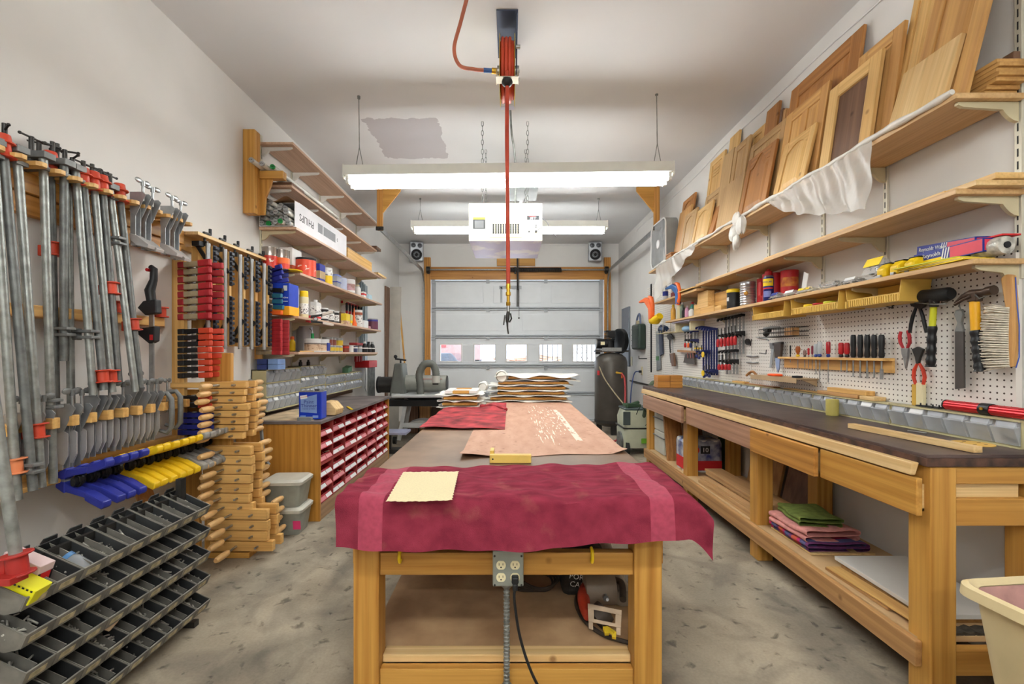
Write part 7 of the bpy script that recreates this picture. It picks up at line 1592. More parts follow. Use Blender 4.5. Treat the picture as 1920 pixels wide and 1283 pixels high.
part(T,'hose',MB().tube(bez([(-.15,1.9,3.12)]+ptS,10),.0105,10),pm('faded_hose',(196,116,92),.6,var=.2)); part(T,'coupling',MB().cyl((-.16,2.72,2.91),(-.112,2.725,2.91),.0135,n=12),pm('coupling_blue',(54,96,166),.4)); part(T,'brass_elbow',MB().cyl((-.112,2.725,2.91),(-.07,2.73,2.91),.017,n=8),M_brass)
# ---------------------------------------------------------------- far end of the workshop
# compressor
M_tank = pm('tank_grey',(84,78,72),.38,.2,var=.12,scale=6); cxp,cyp,cr_ = 1.535,6.95,.245
T = thing('air_compressor','tall dark upright air compressor standing right of the garage door','compressor',(cxp,cyp,0))
part(T,'tank',MB().lathe([(.0,.10),(.12,.105),(.215,.14),(cr_,.20),(cr_,1.08),(.225,1.15),(.16,1.20),(.06,1.225),(0,1.23)],(cxp,cyp,0),36),M_tank)
for a in range(3): ca,sa = math.cos(a*2.1+.5)*.19,math.sin(a*2.1+.5)*.19; part(T,'foot',MB().bx(cxp+ca-.04,cxp+ca+.04,cyp+sa-.03,cyp+sa+.03,0,.15),M_dsteel,.004)
part(T,'skirt',MB().lathe([(cr_-.01,.17),(cr_+.004,.175),(cr_+.004,.21),(cr_-.01,.215)],(cxp,cyp,0),36,open_=True),M_dsteel)
part(T,'pump_platform',MB().bx(cxp-.24,cxp+.24,cyp-.13,cyp+.13,1.235,1.26),M_tank,.004); b = MB(); b.cyl((cxp-.02,cyp,1.26),(cxp-.02,cyp,1.42),.07,n=18)
for i in range(6): b.cyl((cxp-.02,cyp,1.40+.022*i),(cxp-.02,cyp,1.41+.022*i),.085,n=18)
b.box((cxp-.02,cyp,1.545),(.15,.14,.03)); part(T,'pump',b,M_black,.003)
part(T,'air_filter',MB().cyl((cxp+.0,cyp-.10,1.50),(cxp+.0,cyp-.02,1.50),.055,n=18),M_black); part(T,'belt_guard',MB().cyl((cxp+.10,cyp-.04,1.40),(cxp+.16,cyp-.02,1.40),.19,n=30),M_black); b = MB(); b.cyl((cxp-.22,cyp,1.36),(cxp-.06,cyp,1.36),.075,n=18); part(T,'motor',b,M_black); part(T,'motor_cap',MB().cyl((cxp-.235,cyp,1.36),(cxp-.22,cyp,1.36),.078,n=18),M_steel); part(T,'bright_plate',MB().bx(cxp-.16,cxp+.14,cyp-.135,cyp-.13,1.245,1.30),M_steel); part(T,'label',MB().bx(cxp-.17,cxp-.11,cyp-.078,cyp-.074,1.34,1.39),M_cream)
part(T,'pressure_switch',MB().bx(cxp-.25,cxp-.18,cyp-.10,cyp-.03,1.20,1.27),M_black,.006); b = MB(); v0 = V(cxp+.03,cyp-cr_,.93); b.cyl(v0+V(0,.02,0),v0+V(0,-.05,0),.018,n=10); b.cyl(v0+V(-.02,-.04,.0),v0+V(.07,-.06,-.01),.014,n=10); part(T,'outlet_valve',b,M_brass); part(T,'valve_handle',MB().bx(v0.x+.05,v0.x+.07,v0.y-.08,v0.y-.065,.85,.93),M_orange,.003)
b = MB(); b.bx(cxp-.24,cxp-.19,cyp-.16,cyp-.155,.86,.98); part(T,'sticker',MB().lathe([(cr_+.0006,.90),(cr_+.0012,.93)],(cxp,cyp,0),36,open_=True) if False else MB().box((cxp-.215,cyp-.125,.92),(.012,.05,.07),(0,0,.3)),M_inkr); b.bm.free()
solo('red_air_hose', MB().tube(bez([(1.61,6.62,.92),(1.65,6.58,.85),(1.64,6.5,.6),(1.58,6.35,.3),(1.46,6.2,.05),(1.36,6.2,.02)],10),.014,8), pm('crimson_hose',(170,58,60),.5), 'red rubber air hose running down from the valve of the compressor', 'hose')
solo('drain_cable', MB().tube(bez([(1.30,6.66,1.02),(1.37,6.60,.84),(1.48,6.5,.66),(1.56,6.3,.52)],10),.009,6), M_tanm, 'tan cord slanting down across the front of the compressor tank', 'cord')
# vacuum
T = thing('dust_extractor','pale green and grey dust extractor vacuum beside the compressor','vacuum cleaner',(1.56,5.62,0)); M_vac = pm('vac_body',(190,192,168),.5,var=.06); M_vgr = pm('vac_green',(110,170,50),.45)
vx0,vx1,vy0,vy1 = 1.35,1.76,5.42,5.86
b = MB(); loft(b,[rr_(.19,.2,0,.05),rr_(.2,.21,.2,.05),rr_(.185,.2,.23,.05)]); b.xf(Matrix.Translation(V(1.555,5.64,.08))); part(T,'tank',b,M_vac); b = MB(); loft(b,[rr_(.19,.205,0,.05),rr_(.195,.21,.1,.05),rr_(.17,.18,.20,.06)]); b.xf(Matrix.Translation(V(1.555,5.64,.325))); part(T,'head',b,M_vac); part(T,'seam_band',MB().bx(vx0-.005,vx1+.0,5.425,5.85,.312,.325),M_dsteel,.004); part(T,'top_tray',MB().bx(vx0+.03,vx1-.03,5.48,5.82,.526,.55),pm('vac_dark',(74,84,84),.5),.01); part(T,'dark_panel',MB().bx(vx0-.006,vx0+.08,5.415,5.43,.36,.52),pm('vac_dark',(74,84,84),.5),.005); part(T,'green_latch',MB().bx(1.56,1.70,5.415,5.43,.14,.20),M_vgr,.005)
for x in (1.40,1.70): part(T,'wheel',MB().cyl((x-.02,5.46,.075),(x+.02,5.46,.075),.075,n=20),M_rubber)
part(T,'big_wheel',MB().cyl((1.335,5.60,.13),(1.36,5.60,.13),.125,n=24),M_galv2); b = MB(); b.tube(bez([(1.50,5.47,.45),(1.54,5.38,.58),(1.62,5.36,.50),(1.66,5.36,.42),(1.6,5.4,.36)],8),.004,6)
part(T,'wound_cord',b,M_black); part(T,'suction_hose',MB().tube(bez([(1.60,5.50,.40),(1.60,5.40,.55),(1.63,5.42,.74),(1.72,5.5,.86),(1.80,5.6,.80),(1.80,5.7,.6)],14),.023,10),pm('vac_hose',(92,104,82),.6,var=.2))
b = MB(); b.box((1.50,5.62,.575),(.20,.10,.04),(0,.1,.4)); b.cyl((1.42,5.55,.57),(1.60,5.7,.60),.022,n=10); solo('hose_bundle', b, pm('dark_green_hose',(70,96,70),.6), 'dark green hose ends lying on top of the dust extractor', 'hose end')
solo('green_cable', MB().tube(bez([(1.60,5.3,.66),(1.575,5.25,.5),(1.565,5.2,.3),(1.57,5.2,.1),(1.60,5.18,.01),(1.68,5.16,.006)],10),.0065,6), pm('green_cable',(30,130,96),.5), 'green power cord hanging down beside the end of the workbench', 'cord')
# right wall, far part
T = thing('electrical_panel','flat grey electrical panel on the right wall behind the compressor','electrical panel',(XR-.01,7.55,1.0)); part(T,'door',MB().bx(XR-.03,XR-.001,7.32,7.78,1.0,1.97),pm('panel_grey',(124,130,140),.5),.004); part(T,'latch',MB().bx(XR-.035,XR-.03,7.35,7.38,1.45,1.52),M_dsteel)
T = thing('green_canister','dark green ribbed canister hanging on the right wall beyond the pegboard','canister',(XR-.06,6.65,1.27)); b = MB(); z0 = 1.27; prof = []
b.bx(XR-.115,XR-.002,6.46,6.84,z0,z0+.37); part(T,'body',b,pm('canister_green',(52,66,58),.4,.2),.03); b = MB()
for k in range(4): b.bx(XR-.119,XR-.114,6.47,6.83,z0+.05+.08*k,z0+.06+.08*k)
part(T,'rib',b,pm('canister_green',(52,66,58),.4,.2)); b = MB(); b.tube(bez([(XR-.06,6.54,z0+.37),(XR-.06,6.56,z0+.45),(XR-.05,6.64,z0+.52),(XR-.05,6.74,z0+.47),(XR-.06,6.76,z0+.37)],6),.014,8); part(T,'coiled_hose',b,pm('blue_grey_hose',(92,100,130),.5)); part(T,'cap',MB().cyl((XR-.06,6.64,z0+.37),(XR-.06,6.64,z0+.42),.035,n=14),M_tanm)
T = thing('wall_outlet','cream wall outlet on the right wall above the dust extractor','outlet',(XR,6.66,.95)); part(T,'plate',MB().bx(XR-.007,XR-.001,6.63,6.70,.90,1.02),M_cream,.003); part(T,'receptacle',MB().bx(XR-.01,XR-.006,6.645,6.685,.92,.955).bx(XR-.01,XR-.006,6.645,6.685,.965,1.0),M_cream)
T = thing('blue_cable','blue power cord with a black plug hanging from the wall outlet','cord',(XR-.05,6.65,.5)); part(T,'plug',MB().bx(XR-.05,XR-.008,6.65,6.68,.93,.965),M_black,.004); part(T,'cable',MB().tube(bez([(XR-.05,6.665,.947),(XR-.11,6.66,.93),(XR-.16,6.62,.78),(XR-.20,6.55,.55),(XR-.24,6.4,.3)],10),.008,6),pm('navy_cable',(44,66,120),.5))
solo('wall_ledge', MB().bx(XR-.02,XR-.001,5.75,7.3,.765,.785), M_dsteel, 'dark thin ledge along the right wall behind the dust extractor', 'ledge')
solo('switch_plate', MB().bx(XR-.008,XR-.001,7.2,7.28,1.02,1.16), M_cream, 'small cream switch plate on the right wall beside the compressor', 'switch', .002)
b = MB(); b.beam((XR-.024,6.36,1.14),(XR-.14,6.34,1.14),.012,.012); b.beam((XR-.14,6.34,1.14),(XR-.14,6.34,1.18),.008,.008); solo('wall_hook', b, M_ink, 'black hook sticking out of the right wall before the green canister', 'hook')
# drum sander
T = thing('drum_sander','grey drum sander with a grey dust hose in the left far corner','drum sander',(-1.35,6.3,0)); M_sg = pm('sander_grey',(150,150,142),.45,.2,var=.08); M_sl = pm('sander_light',(200,202,202),.4,.1,var=.08); Ys = 6.2; S_ = lambda px,py,y=Ys: V(aY(px,py,y))
for (a,c,y) in (((762,748),(748,826),6.05),((835,748),(852,826),6.05),((770,748),(758,822),6.45),((828,748),(846,822),6.45)):
    A_,B2 = S_(*a,y),S_(*c,y); B2.z = .06; part(T,'leg',MB().beam(A_,B2,.05,.03),M_sl)
part(T,'stretcher',MB().bx(-1.44,-.98,6.03,6.06,.235,.29),M_sl,.003); part(T,'lower_tray',MB().bx(-1.40,-1.0,6.05,6.45,.22,.235),M_sl,.002)
part(T,'bed',MB().bx(-1.62,-.80,6.0,6.5,.515,.60),M_black,.008); b = MB(); b.poly([S_(751,738,6.0)+V(0,0,.0),S_(836,738,6.0),S_(850,724,6.5)+V(.12,0,-.05),S_(770,724,6.5)+V(-.0,0,-.05)],[(0,1,2,3)]); b.bm.free()
part(T,'conveyor_table',MB().prism([(-1.52,5.85),(-.80,5.85),(-.74,6.9),(-1.50,6.9)],.645,.675,'Z'),M_sl,.004)
b = MB(); b.cyl((-1.58,6.25,.80),(-.875,6.25,.80),.115,n=28); part(T,'drum_cover',b,M_sg); part(T,'red_line',MB().bx(-1.2,-.92,6.148,6.152,.865,.87),M_red); part(T,'cover_label',MB().bx(-1.05,-.97,6.1335,6.136,.79,.81),M_dsteel); part(T,'cover_end',MB().cyl((-.875,6.25,.80),(-.865,6.25,.80),.11,n=28),M_dsteel)
part(T,'column',MB().prism([(-1.62,.60),(-1.40,.60),(-1.445,1.08),(-1.545,1.08)],6.05,6.35,'Y'),pm('sander_column',(104,106,100),.5,var=.08),.02); part(T,'column_label',MB().bx(-1.58,-1.47,6.047,6.05,.63,.68),M_sl)
part(T,'motor',MB().cyl((-1.80,6.3,.78),(-1.60,6.3,.78),.11,n=24),M_dsteel); part(T,'motor_end',MB().cyl((-1.83,6.3,.78),(-1.80,6.3,.78),.115,n=24),M_black)
b = MB(); b.cyl((-1.495,6.2,1.08),(-1.495,6.2,1.14),.012,n=8); b.cyl((-1.57,6.2,1.14),(-1.42,6.2,1.12),.012,n=8); b.ball((-1.565,6.2,1.17),.026,10); part(T,'crank',b,M_black)
hp = bez([(-1.19,6.02,.66),(-1.19,6.0,.80),(-1.20,6.0,.95),(-1.13,6.0,1.07),(-1.03,6.0,1.07),(-.985,6.0,.98),(-.98,6.0,.90)],8); part(T,'dust_hose',MB().tube(hp,[.046+(.004 if i%2 else 0) for i in range(len(hp))],12),pm('grey_dust_hose',(112,114,108),.6)); part(T,'hose_cuff',MB().cyl((-.98,6.0,.92),(-.98,6.0,.83),.052,n=16),pm('cuff_clear',(206,204,196),.3)); part(T,'hose_port',MB().cyl((-1.19,6.02,.65),(-1.19,6.02,.75),.045,n=14),pm('beige_port',(190,186,168),.5))
for x in (-1.55,-.92): part(T,'caster',MB().cyl((x-.02,6.1,.05),(x+.02,6.1,.05),.05,n=14),M_black)
for k in range(2): solo('paper_bundle', MB().sheet(14,6,lambda u,v,k=k:(-1.36+.30*u,6.1+.25*v,.238+.045*k+.03*math.sin(PI*u)),.03), pm('grey_roll',(176,172,166),.7), ['lower','upper'][k]+' rolled grey bundle on the tray of the drum sander stand', 'bundle')
T = thing('infeed_stand','small grey lavender roller stand on the floor before the drum sander','stand',(-1.45,5.6,0)); part(T,'top',MB().bx(-1.63,-1.25,5.45,5.72,.235,.265),pm('lavender_grey',(166,168,196),.4,.2),.005); part(T,'post',MB().bx(-1.50,-1.46,5.56,5.6,.05,.235),M_dsteel); part(T,'base',MB().bx(-1.62,-1.30,5.5,5.66,0,.05),M_dsteel,.004)
for k,(x0,x1,z1,m) in enumerate(((-1.60,-1.40,.42,brown('Z')),(-1.38,-1.22,.52,fir('Z')),(-1.20,-1.06,.40,pm('dark_crate',(84,66,56),.7)))): solo('crate', MB().bx(x0,x1,6.9,7.2,0,z1), m, ['left brown','taller middle brown','right dark'][k]+' crate on the floor behind the drum sander stand', 'crate', .005)
# boards in the left corner
b = MB(); b.prism([(7.25,.001),(7.27,.001),(7.46,2.30),(7.44,2.30)],-1.965,-1.785,'X'); solo('tall_board', b, [pm('grey_ply',(176,170,160),.7,var=.06)], 'tall grey plywood board leaning in the far left corner', 'board', .002)
solo('tall_board', MB().prism([(7.14,.001),(7.17,.001),(7.36,2.28),(7.33,2.28)],-1.985,-1.967,'X') if False else MB().bx(-1.985,-1.967,7.18,7.42,.001,2.28), brown('Z'), 'dark edged board standing behind the tall grey plywood in the corner', 'board', .002)
b = MB(); b.beam(aY(748,562,7.5),(-1.60,7.3,.002),.05,.02,(1,0,0)); solo('slanted_lath', b, gold('Z'), 'thin golden lath leaning at a slant in the far left corner', 'lath', .002)
# ---------------------------------------------------------------- tools on the pegboard
XW = 1.885                      # a little in front of the pegboard face
def pt(px, py, X=XW): return V(aX(px, py, X))
def flat(par, name, px_pts, mat, X=XW, t=.012, b=.002):
    # an outline on the wall plane, given thickness t towards the room
    P = [pt(x_,y_,X) for x_,y_ in px_pts]
    return part(par, name, MB().prism([(p.y,p.z) for p in P], X-t/2, X+t/2, 'X'), mat, b)
def rod(par, name, pts, r, mat, X=XW, n=8): return part(par, name, MB().tube([pt(a,c,X) for a,c in pts], r, n), mat)
def hook(par, px, py, X=XW): p = pt(px,py,X); return part(par,'peg_hook',MB().tube([(PX,p.y,p.z+.02),(X-.02,p.y,p.z),(X-.035,p.y,p.z+.015)],.0025,6),M_galv)
# rubber mallet
T = thing('rubber_mallet','black rubber mallet with a lime yellow handle and ribbed black grip','mallet',pt(1748,688,1.85)); hx = 1.85
a,c = pt(1722,556,hx),pt(1784,551,hx); part(T,'head',MB().tube([a,a.lerp(c,.08),a.lerp(c,.5),a.lerp(c,.92),c],[.020,.028,.027,.029,.022],18),M_rubber)
rod(T,'handle',[(1751,566),(1748,614)],.0125,pm('lime_yellow',(206,206,40),.4),hx,12); part(T,'collar',MB().tube([pt(1752,562,hx),pt(1751,576,hx)],[.02,.016],12),M_black)
g = [pt(1748,612,hx).lerp(pt(1745,688,hx),i/24) for i in range(25)]; part(T,'grip',MB().tube(g,[.0165+.0018*math.sin(i*1.0) for i in range(24)]+[.021],12),M_black); hook(T,1765,572,1.87)
# claw hammer
T = thing('claw_hammer','claw hammer with a yellow handle and black grip near the counter brush','hammer',pt(1838,698,1.855)); hx = 1.855
a = [pt(1790,568,hx),pt(1806,556,hx),pt(1822,551,hx),pt(1845,548,hx),pt(1852,546,hx),pt(1864,544,hx)]; part(T,'head',MB().tube(a,[.003,.010,.017,.014,.018,.019],12),pm('hammer_steel',(96,80,70),.35,.7)); rod(T,'claw',[(1790,572),(1806,562),(1820,556)],.006,pm('hammer_steel',(96,80,70),.35,.7),hx-.016); part(T,'cheek',MB().box(pt(1828,556,hx),(.03,.04,.045)),pm('hammer_steel',(96,80,70),.35,.7),.006)
rod(T,'handle',[(1827,566),(1830,622)],.0165,pm('amber_yellow',(240,176,30),.4),hx,12); g = [pt(1830,620,hx).lerp(pt(1838,697,hx),i/20) for i in range(21)]; part(T,'grip',MB().tube(g,[.0185+.0018*math.sin(i*1.5) for i in range(20)]+[.022],12),M_black); hook(T,1845,560,1.87)
# file
T = thing('flat_file','flat steel file hanging between the mallet and the claw hammer','file',pt(1800,732,1.88)); flat(T,'blade',[(1792,622),(1808,622),(1809,728),(1792,730)],pm('file_steel',(98,94,92),.45,.7),1.88,.008,.001); flat(T,'tang',[(1794,582),(1804,579),(1807,590),(1804,606),(1808,622),(1792,622),(1797,606),(1791,590)],M_grey,1.88,.012)
b = MB(); b.tube([pt(1798,560,1.89),pt(1799,575,1.87),pt(1802,582,1.868)],.0025,6); part(T,'hang_wire',b,M_galv)
# counter brush
T = thing('counter_brush','counter brush with pale bristles and a worn wooden handle','brush',pt(1880,690,1.85)); hx = 1.86
flat(T,'handle',[(1880,522),(1890,514),(1902,516),(1906,560),(1908,640),(1903,688),(1892,688),(1893,600),(1886,560)],wood('worn_handle',(220,172,104),(176,124,78),'Z'),hx,.022,.006)
b = MB(); rs = random.Random(17)
for i in range(26):
    for j in range(5):
        t = i/25; r0 = pt(1893-2*math.sin(t*3),578+108*t,hx-.012+.006*j); r1 = pt(1842+8*math.sin(t*3.0+3.1)+rs.random()*6,572+112*t+8*math.sin(j)+rs.random()*6,hx-.02+.01*j)
        b.cyl(r0,r1,.0042,.0022,n=5)
part(T,'bristles',b,pm('pale_bristle',(226,216,198),.9,var=.15,scale=40))['kind'] = 'stuff'; part(T,'blue_loop',MB().tube([pt(1904,520,hx),pt(1906,560,hx),pt(1911,610,hx),pt(1911,670,hx),pt(1905,690,hx)],.0018,6),pm('blue_string',(60,90,180),.6))
# pliers and nippers
def pliers(lb, head, h1, h2, mh, mg, nm='pliers', r=.0075):
    T = thing(nm, lb, 'pliers', pt(*h1[-1])); flat(T,'jaws',head,mh,XW,.012)
    for h in (h1,h2): part(T,'handle',MB().tube([pt(x_,y_) for x_,y_ in h],[r*.75,r,r,r*.85][:len(h)] if len(h) <= 4 else r,8),mg)
    c = head[0]; return T
pliers('black handled nippers with a wide flat jaw left of the rubber mallet',[(1707,568),(1722,562),(1738,568),(1734,576),(1726,580),(1720,578),(1710,574)],[(1718,576),(1712,592),(1708,608),(1706,624)],[(1724,576),(1730,592),(1734,610),(1737,624)],M_dsteel,M_black,'nippers')
pliers('needle nosed pliers with red handles pointing down beside the screwdriver strip',[(1691,653),(1704,653),(1703,672),(1699,692),(1696,676),(1692,664)],[(1694,654),(1688,642),(1687,630),(1689,622)],[(1701,654),(1706,642),(1705,630),(1702,620)],M_steel,M_redv)
pliers('pliers with orange red handles hanging below the black nippers',[(1711,655),(1722,650),(1733,655),(1730,662),(1726,672),(1724,682),(1719,682),(1717,670)],[(1720,682),(1714,694),(1713,708),(1717,721)],[(1724,682),(1731,694),(1734,708),(1731,721)],M_dsteel,pm('orange_red_grip',(208,64,40),.5))
for k,(a,c,d) in enumerate((((1668,556),(1668,568),(1676,574)),((1686,566),(1692,568),(1698,554)),((1660,574),(1673,578),(1674,562)),((1401,642),(1407,648),(1409,636)),((1424,662),(1436,664),(1437,656)))):
    solo('peg_hook', MB().tube([pt(*a,1.88),pt(*c,1.86),pt(*d,1.86)],.003,6), M_ink, 'empty black hook on the pegboard, '+['highest one left of the rubber mallet','the curved one left of the mallet','the lowest one left of the mallet','curved one beside the red F clamps','L shaped one above the dropped shelf'][k], 'hook', group='empty hooks on the pegboard')
solo('long_hook', MB().tube([pt(1690,560,1.9),pt(1715,567,1.86),pt(1750,571,1.83),pt(1775,570,1.83)],.003,6), M_galv, 'long steel rod hook that carries the rubber mallet', 'hook')
T = thing('wood_strip','yellow and cream painted strip standing on the bin rack below the red pliers','wood strip',pt(1723,762)); flat(T,'yellow_half',[(1713,720),(1721,720),(1721,761),(1713,760)],M_yellow if False else pm('ochre_paint',(206,164,70),.5),1.893,.02); flat(T,'cream_half',[(1721.3,718),(1733,718),(1733,763),(1721.3,761)],M_cream,1.893,.02)
# screwdriver and chisel strip
T = thing('tool_strip','pine strip with holes holding chisels and screwdrivers on the pegboard','tool strip',pt(1575,690,1.88)); a,c = pt(1473,672,1.9),pt(1677,677,1.9)
za = .5*(a.z+c.z); part(T,'back_board',MB().bx(1.889,1.904,c.y,a.y,za-.062,za-.002),pine('Y'),.002); part(T,'ledge',MB().bx(1.845,1.904,c.y,a.y,za-.002,za+.012),pine('Y'),.002); zt = za+.0125
def driver(lb, px, top_py, r, mats, blade_py, br, nm='screwdriver', cat='screwdriver', tip=None, shape=0):
    X = 1.868; Y = F*X/(px-CX); zt_ = H+(CY-top_py)*Y/F; zb_ = H+(CY-blade_py)*Y/F; h = zt_-zt
    T = thing(nm, lb, cat, (X,Y,zb_), group='hand tools in the pine strip'); m1,m2 = mats
    if shape == 0: prof = [(r*.6,0),(r*.85,h*.08),(r*.62,h*.2),(r,h*.32),(r,h*.9),(r*.75,h),(0,h)]
    elif shape == 1: prof = [(r*.7,0),(r,h*.1),(r*.8,h*.35),(r*1.0,h*.6),(r*.95,h*.92),(r*.7,h),(0,h)]
    else: prof = [(r*.5,0),(r*.5,h*.3),(r*.9,h*.45),(r*1.1,h*.7),(r*.8,h*.95),(0,h)]
    part(T,'handle',MB().lathe(prof,(X,Y,zt+.0005),12),m1); part(T,'collar',MB().lathe([(r*.62,h*.0),(r*.92,h*.06),(r*.68,h*.2)],(X,Y,zt+.0012),12),m2)
    part(T,'blade',MB().cyl((X,Y,zb_),(X,Y,zt+.004),br,n=8),M_steel)
    if tip: part(T,'blade_tip',MB().bx(X-.002,X+.002,Y-tip,Y+tip,zb_-.002,zb_+.05),M_steel,.0005)
M_cl = pm('clear_acetate',(206,214,220),.12,alpha=.6); M_cobalt = pm('cobalt_band',(30,60,140),.3)
for k,(px,bt,tp) in enumerate(((1600,706,.004),(1613,708,.005),(1626,709,.006),(1639,708,.004),(1653,711,.010))): driver('black handled chisel, %s of five from the left in the pine strip' % ORD[k+1],px,628,.0135,(M_black,M_black),bt,.004,'chisel','chisel',tp,1)
driver('left one of two red handled screwdrivers with black collars in the pine strip',1577,643,.0135,(M_red,M_black),697,.003); driver('right one of two red handled screwdrivers with black collars in the pine strip',1588,643,.0135,(M_red,M_black),700,.003)
driver('red and clear handled screwdriver with a blue collar and long blade',1553,641,.012,(pm('red_acetate',(176,40,48),.2),M_cobalt),717,.003); driver('larger clear handled screwdriver with a blue collar',1537,641,.013,(M_cl,M_cobalt),716,.0035); driver('smaller clear handled screwdriver with a blue collar',1530,645,.012,(M_cl,M_cobalt),702,.0035)
driver('thin dark red handled driver left of the clear handled ones',1523,649,.006,(pm('wine_handle',(130,40,60),.4),M_steel),692,.002); driver('thin red handled driver left of the dark red one',1516,653,.006,(M_red,M_steel),690,.002); driver('short brownish handled driver in the left half of the strip',1509,657,.0095,(pm('taupe_handle',(140,110,104),.4),M_black),690,.0025)
driver('round amber wooden handled driver in the left half of the strip',1496,649,.014,(pm('amber_wood',(172,90,36),.35),M_yellow),695,.0025,shape=2); driver('black nail punch at the left end of the pine strip',1482,648,.005,(M_black,M_black),680,.003,'punch','punch')
# wire basket and dropped tray
T = thing('wire_basket','dark wire basket with odds and ends hanging on the pegboard above the pine strip','basket',pt(1475,632)); ya,yb = pt(1512,620).y,pt(1445,620).y; z0,z1 = pt(1480,631).z,pt(1480,615).z; b = MB()
for z_ in (z0,(z0+z1)/2,z1): b.tube([(1.80,ya,z_),(1.80,yb,z_),(1.90,yb,z_),(1.90,ya,z_)],.0025,5,closed=True)
for i in range(16):
    y = ya+(yb-ya)*i/15; b.tube([(1.80,y,z1),(1.80,y,z0),(1.90,y,z0)],.0016,4)
part(T,'wire',b,M_dsteel); part(T,'pine_block',MB().bx(1.81,1.86,ya+.03,ya+.11,z0+.003,z1-.005),fir('Y'),.003)
part(T,'grey_tool',MB().tube([(1.83,yb-.02,z1),(1.84,yb-.09,z1+.008),(1.83,yb-.2,z1+.004)],[.016,.012,.008],8),M_grey); part(T,'black_tool',MB().tube([(1.82,yb-.05,z0+.02),(1.82,yb-.10,z1-.01)],[.02,.014],8),M_black)
T = thing('dropped_tray','thin brown tray shelf sticking out of the pegboard with an orange tape ring on it','tray',pt(1480,712)); ya,yb = pt(1532,705).y,pt(1440,705).y; zt_ = pt(1480,706).z
part(T,'tray_board',MB().bx(1.76,1.90,ya,yb,zt_-.006,zt_),pm('hardboard_tan',(178,150,116),.6),.001); part(T,'tray_lip',MB().bx(1.756,1.76,ya,yb,zt_-.03,zt_+.002),pm('hardboard_tan',(178,150,116),.6),.001); part(T,'tray_support',MB().prism([(1.90,zt_-.0065),(1.80,zt_-.0065),(1.90,zt_-.05)],ya+.02,ya+.03,'Y'),pm('hardboard_tan',(178,150,116),.6))
y_ = (ya+yb)/2+.05; solo('tape_ring', MB().tube([(1.81+.035*math.cos(t_),y_+.05*math.sin(t_),zt_+.008) for t_ in [2*PI*i/24 for i in range(24)]],.0075,8,closed=True), pm('neon_orange',(250,90,30),.5), 'neon orange tape ring lying on the brown tray', 'tape ring')
solo('black_puck', MB().lathe([(0,0),(.03,.001),(.03,.012),(0,.014)],(1.82,ya+.09,zt_+.001),16), M_ink, 'small black puck lying on the near part of the brown tray', 'lid')
# caliper and square between
T = thing('sliding_square','grey combination square hanging left of the pine strip','square',pt(1448,690)); flat(T,'blade',[(1447,650),(1452,650),(1447,690),(1443,690)],M_steel,1.89,.004,0); flat(T,'stock',[(1444,643),(1453,643),(1453,656),(1445,654)],M_grey,1.888,.014)
T = thing('caulk_scraper','brown handled scraper with a blue blade hanging left of the pine strip','scraper',pt(1460,700)); flat(T,'handle',[(1453,644),(1467,642),(1465,671),(1454,671)],pm('brown_black_handle',(66,54,48),.5),1.87,.02,.005); flat(T,'cross_bar',[(1450,643),(1468,641),(1468,646),(1450,648)],M_dsteel,1.872,.016); flat(T,'blade',[(1454,671),(1463,671),(1462,690),(1459,699),(1456,690)],pm('blue_steel',(150,164,196),.3,.6),1.87,.008,.001)
for k,y0 in enumerate((633,668,680)):
    P = [(1418,y0-1),(1424,y0+1),(1438,y0+2),(1441,y0+6)] if k == 0 else [(1392+8,y0),(1406,y0),(1414,y0+1),(1421,y0)]
    solo('wrench', MB().tube([pt(a,c,1.895) for a,c in P],.005 if k else .004,6), M_steel, ['curved grey wrench hanging above the L hook','upper one of two straight grey wrenches on the pegboard','lower one of two straight grey wrenches on the pegboard'][k], 'wrench')
solo('round_scraper', MB().prism([(p.y,p.z) for p in [pt(1402+4.5*math.cos(t_),641+6*math.sin(t_),1.89) for t_ in [2*PI*i/18 for i in range(18)]]],1.885,1.893,'X'), M_dsteel, 'round dark disc hanging beside the red F clamps', 'disc')
# F clamps
def fclamp(lb, px, yt, yb, X, mj, mh, slide, grp, hl=.075, mbar=M_steel):
    Y = F*X/(px-CX); zt_ = H+(CY-yt)*Y/F; zb_ = H+(CY-yb)*Y/F; zs = zt_+(zb_-zt_)*slide
    T = thing('bar_clamp', lb, 'clamp', (X,Y,zb_), group=grp)
    part(T,'bar',MB().bx(X-.008,X+.008,Y-.0025,Y+.0025,zb_,zt_),mbar); part(T,'fixed_jaw',MB().prism([(X+.010,zt_-.012),(X+.010,zt_+.008),(X-.02,zt_+.010),(X-.075,zt_-.002),(X-.08,zt_-.024),(X-.066,zt_-.026),(X-.058,zt_-.012)],Y-.008,Y+.008,'Y'),mj,.002)
    j = part(T,'sliding_jaw',MB().prism([(X+.011,zs-.03),(X+.011,zs+.016),(X-.012,zs+.016),(X-.07,zs+.012),(X-.08,zs-.002),(X-.02,zs-.012)],Y-.009,Y+.009,'Y'),mj,.002)
    part(j,'screw',MB().cyl((X-.068,Y,zs+.06),(X-.068,Y,zs-.03),.005,n=8),M_dsteel); part(j,'handle',MB().lathe([(.007,0),(.0125,-.008),(.014,-hl*.5),(.012,-hl*.95),(0,-hl)],(X-.068,Y,zs-.025),10),mh)
for k in range(6): fclamp('red handled F clamp, %s from the left in the upper row beside the blue clamps' % ORD[k+1],1361+6.6*k,598-1.5*k,668-.8*k,1.88,M_black,M_red,.46,'red F clamps in the upper row')
for k in range(4): fclamp('short red handled F clamp, %s from the left in the lower row' % ORD[k+1],1363+6.5*k,658-.3*k,702,1.87,M_black,M_red,.45,'red F clamps in the lower row',.05)
M_nv = pm('navy_enamel',(34,42,96),.4)
